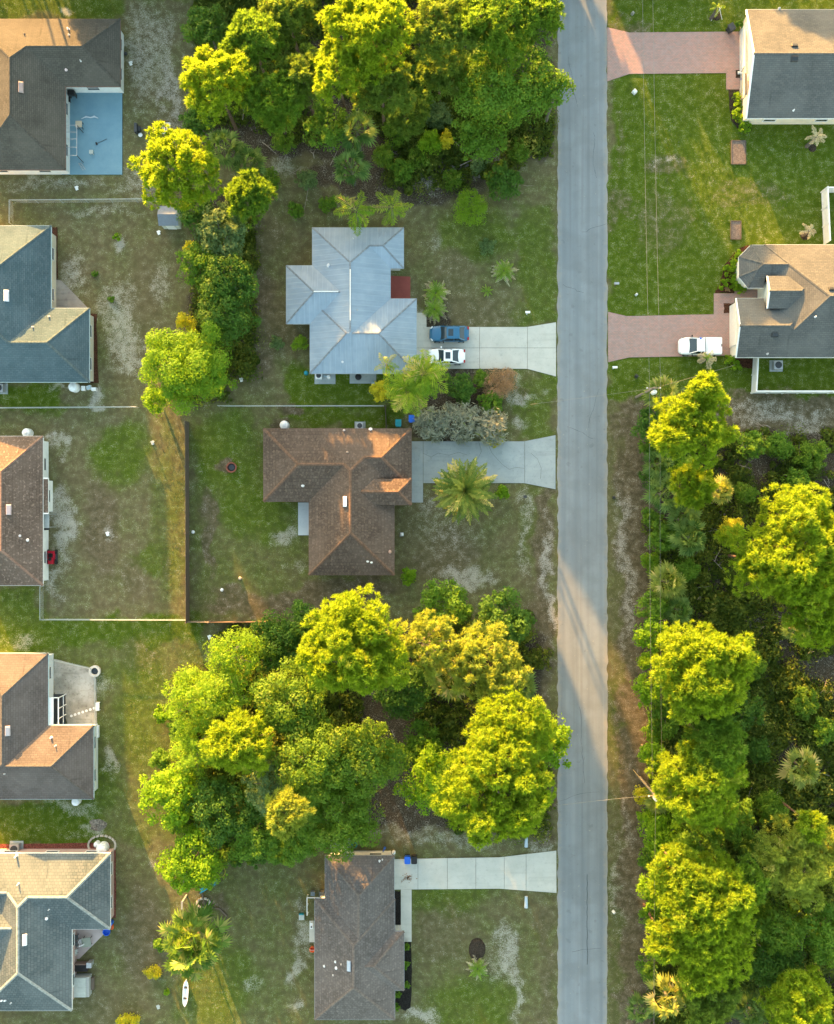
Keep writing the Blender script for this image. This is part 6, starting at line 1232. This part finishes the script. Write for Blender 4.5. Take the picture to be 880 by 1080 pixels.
# metal roof house: kettle barbecue etc.
obj('kettle_barbecue', 'black kettle barbecue on the second slab below the metal roof', 'barbecue', 378.5, 398.5, [('bowl', LA([(.12, .55), (.34, .75), (.36, .8)]), BLACK), ('lid', LA([(.36, .8), (.28, .98), (.06, 1.05)]), BLACK), ('leg', T(*[([(.1 * math.cos(a), .1 * math.sin(a), .65), (.3 * math.cos(a), .3 * math.sin(a), 0)], .02) for a in (0, 2.1, 4.2)]), GREYM)], None, .06)
obj('water_softener', 'white and blue small pump on the first slab below the metal roof', 'pump', 347, 398, [('body', LA([(.2, 0), (.2, .5), (.12, .6)]), WHITEP), ('pipe', T(([(0, 0, .5), (-.5, .1, .5), (-.5, .1, 0)], .04)), C_('pale_blue_pipe', (.35, .5, .62), .5))], None, .06)
obj('hose_reel', 'pale blue hose reel at the corner of the second slab', 'hose reel', 394, 405, [('drum', T(([(-.15, 0, .3), (.15, 0, .3)], .25), seg=14), C_('pale_blue', (.35, .5, .6), .5)), ('stand', B((-.2, 0, .2, .05, .4, .4), (.2, 0, .2, .05, .4, .4)), GREYM)])
obj('rain_barrel', 'teal rain barrel at the lower corner of the metal roof', 'barrel', 323.5, 394, [('body', LA([(.2, 0), (.25, .35), (.2, .75)]), TEALP), ('lid', LA([(.21, .75), (.2, .79)]), TEALP)])
obj('garden_statue', 'small white statue on the brown lawn of the date palm house', 'statue', 424, 563.5, [('figure', LA([(.14, .15), (.2, .3), (.12, .5), (.07, .55), (.1, .66), (.03, .75)], seg=12), WHITEP), ('plinth', B((0, 0, .07, .4, .4, .15)), GREYM)])
obj('flowerpot', 'purple flowerpot at the front door of the top corner house', 'flowerpot', 783, 84.5, [('pot', LA([(.2, 0), (.28, .4), (.24, .4), (.2, .3)]), PURPLE), ('soil', LA([(.235, .3), (.2, .34)]), MUL_D)], None, .06)
obj('door_mat', 'dark door mat beside the purple flowerpot', 'door mat', 779, 78, [('door_mat', B((0, 0, .015, .6, .85, .03)), MUL_D)], None, .06)
obj('garden_figure', 'white slim garden figure leaning between door mat and flowerpot', 'statue', 780.5, 79, [('figure', T(([(-.15, .3, .1), (0, 0, .5), (.12, -.25, .9)], [.08, .1, .05])), WHITEP), ('plinth', B((-.1, .2, .05, .3, .3, .1)), WHITEP)], None, .06)
for lb, px, py, w, h in (('brown earth vegetable bed on the lawn below the top corner house', 778.8, 161, 15, 24.5), ('small brown earth bed above the house with the chamfered bay', 776, 243, 10.5, 19)):
    ww, hh = w / S, h / S; e = MB(); e.box((0, 0, .06), (ww - .1, hh - .1, .16))
    obj('garden_bed', lb, 'garden bed', px, py, [('soil', e, plain('bed_soil', (.15, .118, .098), .95, 0, .3, 6)), ('frame', B((0, hh / 2, .09, ww, .07, .2), (0, -hh / 2, .09, ww, .07, .2), (ww / 2, 0, .09, .07, hh - .08, .2), (-ww / 2, 0, .09, .07, hh - .08, .2)), WOOD)])
obj('washing_bottle', 'small blue tub on the roof edge of the white pickup', 'tub', 739, 357, [('washing_bottle', B((0, 0, .06, .2, .24, .12)), BLUEP)], None, 1.7)
obj('dirt_ring', 'dark round mulch ring under a withered palm near the white fence corner', 'mulch ring', 849, 248.5, [('dirt_ring', LA([(.5, 0), (.42, .06), (.1, .08)]), MUL_D)]); obj('dirt_ring', 'dark round mulch ring under the young staked palm', 'mulch ring', 756, 17, [('dirt_ring', LA([(.5, 0), (.42, .06), (.1, .08)]), MUL_D)]); obj('dirt_ring', 'dark mulch ring under the withered palm by the cream wall', 'mulch ring', 857, 156, [('dirt_ring', LA([(.45, 0), (.4, .06), (.1, .08)]), MUL_D)])
obj('tree_stake', 'crossed white stakes propping the young palm', 'stake', 756, 16, [('pole', T(([(-.6, -.6, 0), (.15, .25, 1.3)], .03)), WHITEP), ('pole', T(([(.6, -.5, 0), (-.1, .2, 1.3)], .03)), WHITEP)])
# mail boxes, markers
def mailbox(label, px, py, mat, box=(.5, .22, .24), h=1.05):
    return obj('mailbox', label, 'mailbox', px, py, [('post', B((0, 0, h / 2, .1, .1, h)), WOOD if mat is not WHITEP else WHITEP), ('box', B((0, 0, h + box[2] / 2, *box)), mat), ('door', B((box[0] / 2 + .01, 0, h + box[2] / 2, .02, box[1] * .9, box[2] * .9)), mat)], 'mailboxes along the road')
mailbox('white mailbox on the verge by the two sedans driveway', 555.5, 331.5, WHITEP); mailbox('black and white mailbox on a sandy spot by the grey driveway', 552.7, 524, DARKM, (.35, .3, .3)); mailbox('white mailbox across the road by the pickup driveway', 646.5, 389, WHITEP); mailbox('grey mailbox across the road above the pickup driveway', 648.3, 301.5, GREYM)
def box_s(label, px, py, mat, s=.4): return obj('utility_box', label, 'utility box', px, py, [('body', LA([(s * .5, 0), (s * .45, .4), (s * .2, .55)], seg=4), mat), ('cap', LA([(s * .2, .55), (s * .15, .6)], seg=6), mat)], 'utility boxes in the verge')
box_s('white triangular utility cap on the lawn below the top brick driveway', 669, 97.5, WHITEP, .65); box_s('dark and white utility box near the pole by the pickup house', 671, 397, DARKM, .5); box_s('small white utility box on the lawn above the pickup driveway', 671, 311, WHITEP, .35); box_s('small pale box on the verge opposite the bottom driveway', 647, 961, WHITEP, .4); box_s('dark small box on the verge above the top brick driveway', 667, 15, GREYM, .4); box_s('dark box low on the verge across from the grey driveway', 647.5, 524.5, DARKM, .4)
for lb, p0, p1 in (('pale blue drain pipe end below the bottom driveway', (555, 945), (555, 957)), ('pale blue drain pipe end above the bottom driveway', (555.3, 883), (555, 893))):
    P, Q = W(*p0), W(*p1); m = MB(); m.tube([(0, 0, .1), (Q[0] - P[0], Q[1] - P[1], .1)], [.16, .2], 12); obj('drain_pipe', lb, 'pipe', *p0, [('drain_pipe', m, C_('pale_pipe', (.42, .52, .6), .6))], 'drain pipe ends')
# loose bits on the lawns
for lb, px, py, mat in (('white scrap of cloth on the sandy grass below the blue deck', 81, 198.5, WHITEP), ('white and brown scrap in the lit strip by the wood fence', 161, 467, CLOTH), ('white ball on the lawn, lower part of the fenced yard', 234.5, 622, WHITEP), ('pale yellow ball on the fenced lawn', 253.5, 610, BEIGE), ('white bucket just inside the wood fence', 204, 561, WHITEP), ('white toy on the lawn beside the shed', 167.5, 245.5, WHITEP), ('white cap on the lawn near the boundary oaks', 254.5, 400.5, WHITEP), ('pinkish paper on the lawn near the canoe', 167, 1062, CLOTH), ('white bit at the yard side of the charcoal roof', 138, 67, WHITEP), ('dark pot at the yard side of the charcoal roof', 133, 57, DARKM), ('white trash at the top of the middle woodlot', 221, 672, WHITEP), ('white scrap in the middle of the rear lawn by the mower', 113.5, 563, WHITEP)):
    nm = 'ball' if 'ball' in lb else 'bucket' if 'bucket' in lb else 'flowerpot' if 'pot' in lb else 'scrap'
    obj(nm, lb, nm, px, py, [(nm, LA([(.12, 0), (.2, .1), (.16, .24), (.05, .3)], seg=10) if nm != 'scrap' else B((0, 0, .03, .3, .45, .06, .4), (.1, .1, .08, .25, .2, .06, 1.0)), mat)])
P = W(95, 410); obj('junk_pile', 'jumble of white boxes at the corner of the slate shingle house', 'boxes', 94, 410, [('box', B((-.5, 0, .25, .4, .5, .5), (.1, .1, .2, .5, .4, .4, .3), (.7, -.1, .3, .5, .35, .6)), WHITEP), ('lid', B((.1, .1, .42, .52, .42, .04, .3)), C_('pale_blue_lid', (.4, .5, .55), .5))])
hp = MB(); hp.lathe((0, 0, 0), [(.95, 0), (.8, .1), (.55, .2), (.25, .27), (.04, .28)], 22); hp.v = [(a * (1 + .28 * math.sin(3 * math.atan2(b, a) + 1) * .7 + random.uniform(-.1, .1)), b * (.72 + random.uniform(-.08, .08)), c + random.uniform(-.03, .03) * (c > 0)) for a, b, c in hp.v]
obj('rubbish_heap', 'heap of grey gravel at the edge of the mown grass below the taupe house', 'gravel heap', 103, 870, [('rubbish_heap', hp, plain('grey_gravel', (.2, .175, .145), .95, 0, .45, 5, .05))])
obj('lattice_screen', 'grey screen and glass panel on the rear wall of the mower house', 'screen', 55, 549, [('panel', B((0, 0, 2.1, .95, 1.6, .06)), C_('awning', (.34, .36, .35), .6)), ('post', B((.42, .7, 1.05, .07, .07, 2.1), (.42, -.7, 1.05, .07, .07, 2.1)), GREYM), ('>bracket', B((0, -.9, 1.9, .8, .25, .2)), BLACK)])

# ------------------------------------------------------------------ fences
def chain_fence(label, pts, h=1.2):
    P = [W(*p) for p in pts]; root = empty('chain_link_fence', (*P[0], 0), label, 'fence', 'chain link fences between the gardens'); rl = MB(); ps = MB(); ms = MB()
    for p, q in zip(P, P[1:]):
        L = math.dist(p, q); rl.tube([(*p, h), (*q, h)], .032, 6); n = max(1, round(L / 2.8))
        for k in range(n + 1): x, y = p[0] + (q[0] - p[0]) * k / n, p[1] + (q[1] - p[1]) * k / n; T(([(x, y, -.1), (x, y, h + .06)], .035), seg=6).build('post', C_('galvanised', (.42, .46, .45), .45, .4), root)
        dx, dy = (q[0] - p[0]) / L, (q[1] - p[1]) / L; s = 0
        while s < L:
            for sg in (0, 1):
                a, b = (s, min(L, s + h)) if sg == 0 else (min(L, s + h), s); ms.tube([(p[0] + dx * a, p[1] + dy * a, .03), (p[0] + dx * b, p[1] + dy * b, h - .02)], .006, 3, False)
            s += .22
    rl.build('top_rail', C_('galvanised', (.42, .46, .45), .45, .4), root); ms.build('wire_mesh', MATS['galvanised'], root)
chain_fence('chain link fence below the blue deck yard, turning down beside the slate shingle roof', [(14.5, 238), (14.5, 214.5), (172, 213)]); chain_fence('long chain link fence from the slate shingle house to the big sunlit tree', [(-60, 431.5), (147, 430)]); chain_fence('chain link fence between the metal roofed house and the brown tiled house', [(232, 429), (405, 429)]); chain_fence('chain link fence enclosing the lower end of the mower yard', [(46.5, 618), (46.5, 652.5), (199, 653)])
chain_fence('short chain link fence along the gravel yard from roof to fire pit', [(56, 695), (97, 704)], .7); chain_fence('low fence on the grass side of the gravel yard', [(102, 712), (102, 765)], .6)
def board_fence(label, pts, h, mat, name, bw=.16, th=.03, post=2.4, ptm=None, cat='fence', cap=False, grp=None):
    P = [W(*p) for p in pts]; root = empty(name, (*P[0], 0), label, cat, grp); bd = MB(); ps = MB(); rl = MB(); cp = MB()
    for p, q in zip(P, P[1:]):
        L = math.dist(p, q); a = math.atan2(q[1] - p[1], q[0] - p[0]); dx, dy = math.cos(a), math.sin(a); s = bw / 2
        while s < L: bd.box((p[0] + dx * s, p[1] + dy * s, h / 2 + random.uniform(-.012, .012) * (not cap)), (bw * .96, th, h), a); s += bw
        n = max(1, round(L / post))
        for k in range(n + 1): t = L * k / n; B((p[0] + dx * t + dy * th, p[1] + dy * t - dx * th, h / 2 + .03, .12, .12, h + .06, a)).build('post', ptm or mat, root)
        m = ((p[0] + q[0]) / 2, (p[1] + q[1]) / 2)
        for z in (.3, h - .25): rl.box((m[0] + dy * (th / 2 + .022), m[1] - dx * (th / 2 + .022), z), (L, .04, .09), a)
        if cap: cp.box((m[0], m[1], h + .02), (L + .1, .11, .05), a)
    bd.build('board_panel', mat, root); rl.build('rail', ptm or mat, root)
    if cap: cp.build('cap_rail', ptm or mat, root)
board_fence('tall weathered wood fence along the fenced lawn of the brown house', [(199.3, 446), (200, 655)], 1.8, WOOD, 'wood_fence', grp='wood fences'); board_fence('pale wood fence at the lower edge of the fenced lawn', [(200, 655), (222, 655)], 1.3, C_('new_wood', (.26, .2, .14), .8), 'wood_fence', grp='wood fences'); board_fence('low reddish wood fence beside the white trash above the middle woodlot', [(222, 655.5), (300, 655)], 1.0, C_('red_wood', (.12, .08, .06), .8), 'wood_fence', grp='wood fences')
board_fence('white vinyl fence in an L around the yard with the air conditioner', [(794.5, 377), (792.5, 414.5), (905, 414.5)], 1.75, WHITE, 'vinyl_fence', .3, .05, 1.8, WHITE, cap=True, grp='white vinyl fences'); board_fence('white vinyl fence corner at the edge of the photo above the pickup house', [(905, 203), (866.5, 203), (869, 258)], 1.75, WHITE, 'vinyl_fence', .3, .05, 1.8, WHITE, cap=True, grp='white vinyl fences')
board_fence('dark short board fence between the blue bin and the brown house garden', [(407, 429), (408, 452)], 1.5, C_('dark_wood', (.07, .055, .045), .85), 'wood_fence', grp='wood fences')

# ------------------------------------------------------------------ utility poles and wires
def pole(label, px, py, h):
    x, y = W(px, py); root = empty('utility_pole', (x, y, 0), label, 'utility pole', 'utility poles along the verge')
    T(([(x, y, -.3), (x, y, h)], [.16, .11]), seg=10).build('pole', plain('pole_wood', (.24, .2, .155), .9, 0, .2, 3), root)
    B((x, y, h - .5, 1.5, .1, .12)).build('crossarm', MATS['pole_wood'], root)
    tr = LA([(.16, h - 1.35), (.24, h - 1.3), (.24, h - .55), (.14, h - .45)], (x + .15, y - .38, 0)); tr.build('transformer', C_('pale_transformer', (.72, .74, .75), .4), root)
    for dx in (-.68, .68): LA([(.06, h - .44), (.075, h - .34), (.04, h - .25)], (x + dx, y, 0), 8).build('insulator', WHITEP, root)
    return (x, y, h)
pA = pole('utility pole with a white transformer beside the white pickup house', 671, 419, 8.6); pB = pole('utility pole with a white transformer near the lower edge of the verge', 675, 820, 7.6)
WIRE = C_('wire_metal', (.24, .24, .24), .5, .3)
def wire(label, a, b, sag, r=.011, dash=False, mat=WIRE, cat='wire'):
    pts = []
    for k in range(33): t = k / 32; pts.append((a[0] + (b[0] - a[0]) * t, a[1] + (b[1] - a[1]) * t, a[2] + (b[2] - a[2]) * t - sag * 4 * t * (1 - t)))
    o = T((pts, r), seg=5).build('overhead_wire', mat); props(o, label, cat, 'overhead wires')
hA, hB = pA[2] - .25, pB[2] - .25; nA = W(677.3, -60, 8.3); nA2 = W(688, -60, 8.3); sB = W(690, 1140, 7.4)
wire('overhead wire from the upper pole over the top driveway, road side', (*nA, 8.3), (pA[0] - .45, pA[1], hA), .35); wire('overhead wire from the upper pole over the top driveway, house side', (*nA2, 8.3), (pA[0] + .68, pA[1], hA), .35)
wire('overhead wire between the two poles, road side', (pA[0] - .45, pA[1], hA), (pB[0] - .3, pB[1], hB), .5); wire('overhead wire between the two poles, woods side', (pA[0] + .68, pA[1], hA), (pB[0] + .68, pB[1], hB), .5, .008); wire('overhead wire running down off the lower pole', (pB[0], pB[1], hB), (*sB, 7.4), .3)
CAB = C_('service_cable', (.28, .26, .22), .7)
wire('service cable slung over the road to the lower pole', (pB[0], pB[1], hB - .4), (*W(590, 850, 3.2), 3.0), .2, .013, mat=CAB); wire('service cable from the upper pole to the pickup house garage', (pA[0], pA[1], hA - .5), (*W(775, 385, 2.9), 2.9), .4, .011, mat=CAB); wire('service cable from the upper pole over the road to the silvery hedge', (pA[0], pA[1], hA - .5), (*W(560, 426, 5.5), 5.0), .3, .01, mat=CAB)
wire('guy wire of the lower pole down to the verge', (pB[0], pB[1], hB - .5), (*W(668, 812), 0), 0, .025, mat=C_('guy_guard', (.6, .42, .15), .6))

# ------------------------------------------------------------------ grass blades on the lawns
ng = 330000; r = np.random.default_rng(3); x = r.uniform(-47, 47, ng); y = r.uniform(-58, 58, ng); px = 440 + x * S; py = 540 - y * S; keep = np.ones(ng, bool)
for b in HARD: keep &= ~((px > b[0] - 1) & (px < b[2] + 1) & (py > b[1] - 1) & (py < b[3] + 1))
for poly in HARDP:
    a = np.array(poly); keep &= ~((px > a[:, 0].min()) & (px < a[:, 0].max()) & (py > a[:, 1].min()) & (py < a[:, 1].max()))
ix = np.clip(np.searchsorted(gx, x), 0, nx - 1); iy = np.clip(np.searchsorted(gy, y), 0, ny - 1); gg = G[iy, ix]; sa = SA[iy, ix]; dd = D[iy, ix]; li = LI[iy, ix]
keep &= r.random(ng) < np.clip(.35 + .65 * gg - 1.0 * sa - .45 * dd - .8 * li, .04, 1) * (.35 + 1.1 * value_noise(x, y, 1.4, 55, 3)); x, y, gg = x[keep], y[keep], gg[keep]; n = len(x)
strip = np.exp(-((x - W(177, 0)[0]) / 2.0) ** 2) * ((y < W(0, 435)[1]) & (y > W(0, 655)[1])); hgt = (1 + .5 * strip) * r.uniform(.015, .06, n) * (.7 + .5 * gg); Tt = []  # taller blades put in to brighten the sunlit strip by the fence
for k in range(2):
    a = r.uniform(0, 2 * PI, n); w = r.uniform(.02, .05, n); lx, ly = r.normal(0, .05, n), r.normal(0, .05, n); ox, oy = r.normal(0, .04, n), r.normal(0, .04, n)
    Tt.append(np.stack([np.stack([x + ox - np.cos(a) * w, y + oy - np.sin(a) * w, np.full(n, -.03)], 1), np.stack([x + ox + np.cos(a) * w, y + oy + np.sin(a) * w, np.full(n, -.03)], 1), np.stack([x + ox + lx, y + oy + ly, hgt], 1)], 1))
gv = np.clip(np.tile(gg, 2) + r.normal(0, .22, 2 * n), 0, 1); me = arr_mesh('grass', np.concatenate(Tt), None, r.random(2 * n), None, gv)
def grass_mat():
    m, nt, b = base_mat('grass_blades'); t = nt.new('ShaderNodeAttribute', attribute_name='tint').outputs['Fac']; g = nt.new('ShaderNodeAttribute', attribute_name='green').outputs['Fac']
    c = nt.mix(nt.ramp(g, .3, .8), nt.mix(t, (.14, .12, .06), (.24, .2, .11)), nt.mix(t, (.065, .09, .012), (.125, .145, .03))); nt.setin(b.inputs['Base Color'], c); b.inputs['Roughness'].default_value = .8; b.inputs['Specular IOR Level'].default_value = .08
    return m
props(link_mesh('grass', me, None, grass_mat()), 'short patchy grass of the lawns and verges', 'grass', None, 'stuff')
# ------------------------------------------------------------------ light, sky, camera
EL = math.radians(SUN_EL); d = Vector((SUN_DX, -1.0, 0)).normalized(); d = Vector((d.x * math.cos(EL), d.y * math.cos(EL), -math.sin(EL)))
sl = bpy.data.lights.new('sun', 'SUN'); sl.energy = SUN_E; sl.angle = math.radians(.55); sl.color = SUN_C
so = bpy.data.objects.new('sun', sl); COL.objects.link(so); so.rotation_euler = d.to_track_quat('-Z', 'Y').to_euler(); so.location = (0, 40, 60)
w = bpy.data.worlds.new('World'); scene.world = w; w.use_nodes = True; nt = w.node_tree; bg = nt.nodes['Background']; sky = nt.nodes.new('ShaderNodeTexSky'); sky.sky_type = 'NISHITA'; sky.sun_disc = False
sky.sun_elevation = EL; sky.sun_rotation = math.atan2(-d.x, -d.y); sky.air_density = 1.0; sky.dust_density = SKY_DUST; sky.ozone_density = SKY_OZ
tn = nt.nodes.new('ShaderNodeMix'); tn.data_type = 'RGBA'; tn.blend_type = 'MULTIPLY'; tn.inputs[0].default_value = 1; tn.inputs[7].default_value = (1.07, 1.0, .84, 1); nt.links.new(sky.outputs[0], tn.inputs[6]); nt.links.new(tn.outputs[2], bg.inputs[0]); bg.inputs[1].default_value = SKY_S
cam = bpy.data.cameras.new('camera'); cam.sensor_fit = 'VERTICAL'; cam.angle_y = 2 * math.atan(FH / 2 / S / H); cam.clip_end = 3000; cam.clip_start = 1
co = bpy.data.objects.new('camera', cam); COL.objects.link(co); co.location = (0, 0, H); co.rotation_euler = (0, 0, 0); scene.camera = co
vs = scene.view_settings; vs.view_transform = 'Standard'; vs.look = 'None'; vs.exposure = EXPO; vs.gamma = 1; vs.use_curve_mapping = False
scene.cycles.use_denoising = True; scene.cycles.max_bounces = 6; scene.cycles.diffuse_bounces = 4; scene.cycles.transmission_bounces = 4; scene.cycles.transparent_max_bounces = 4
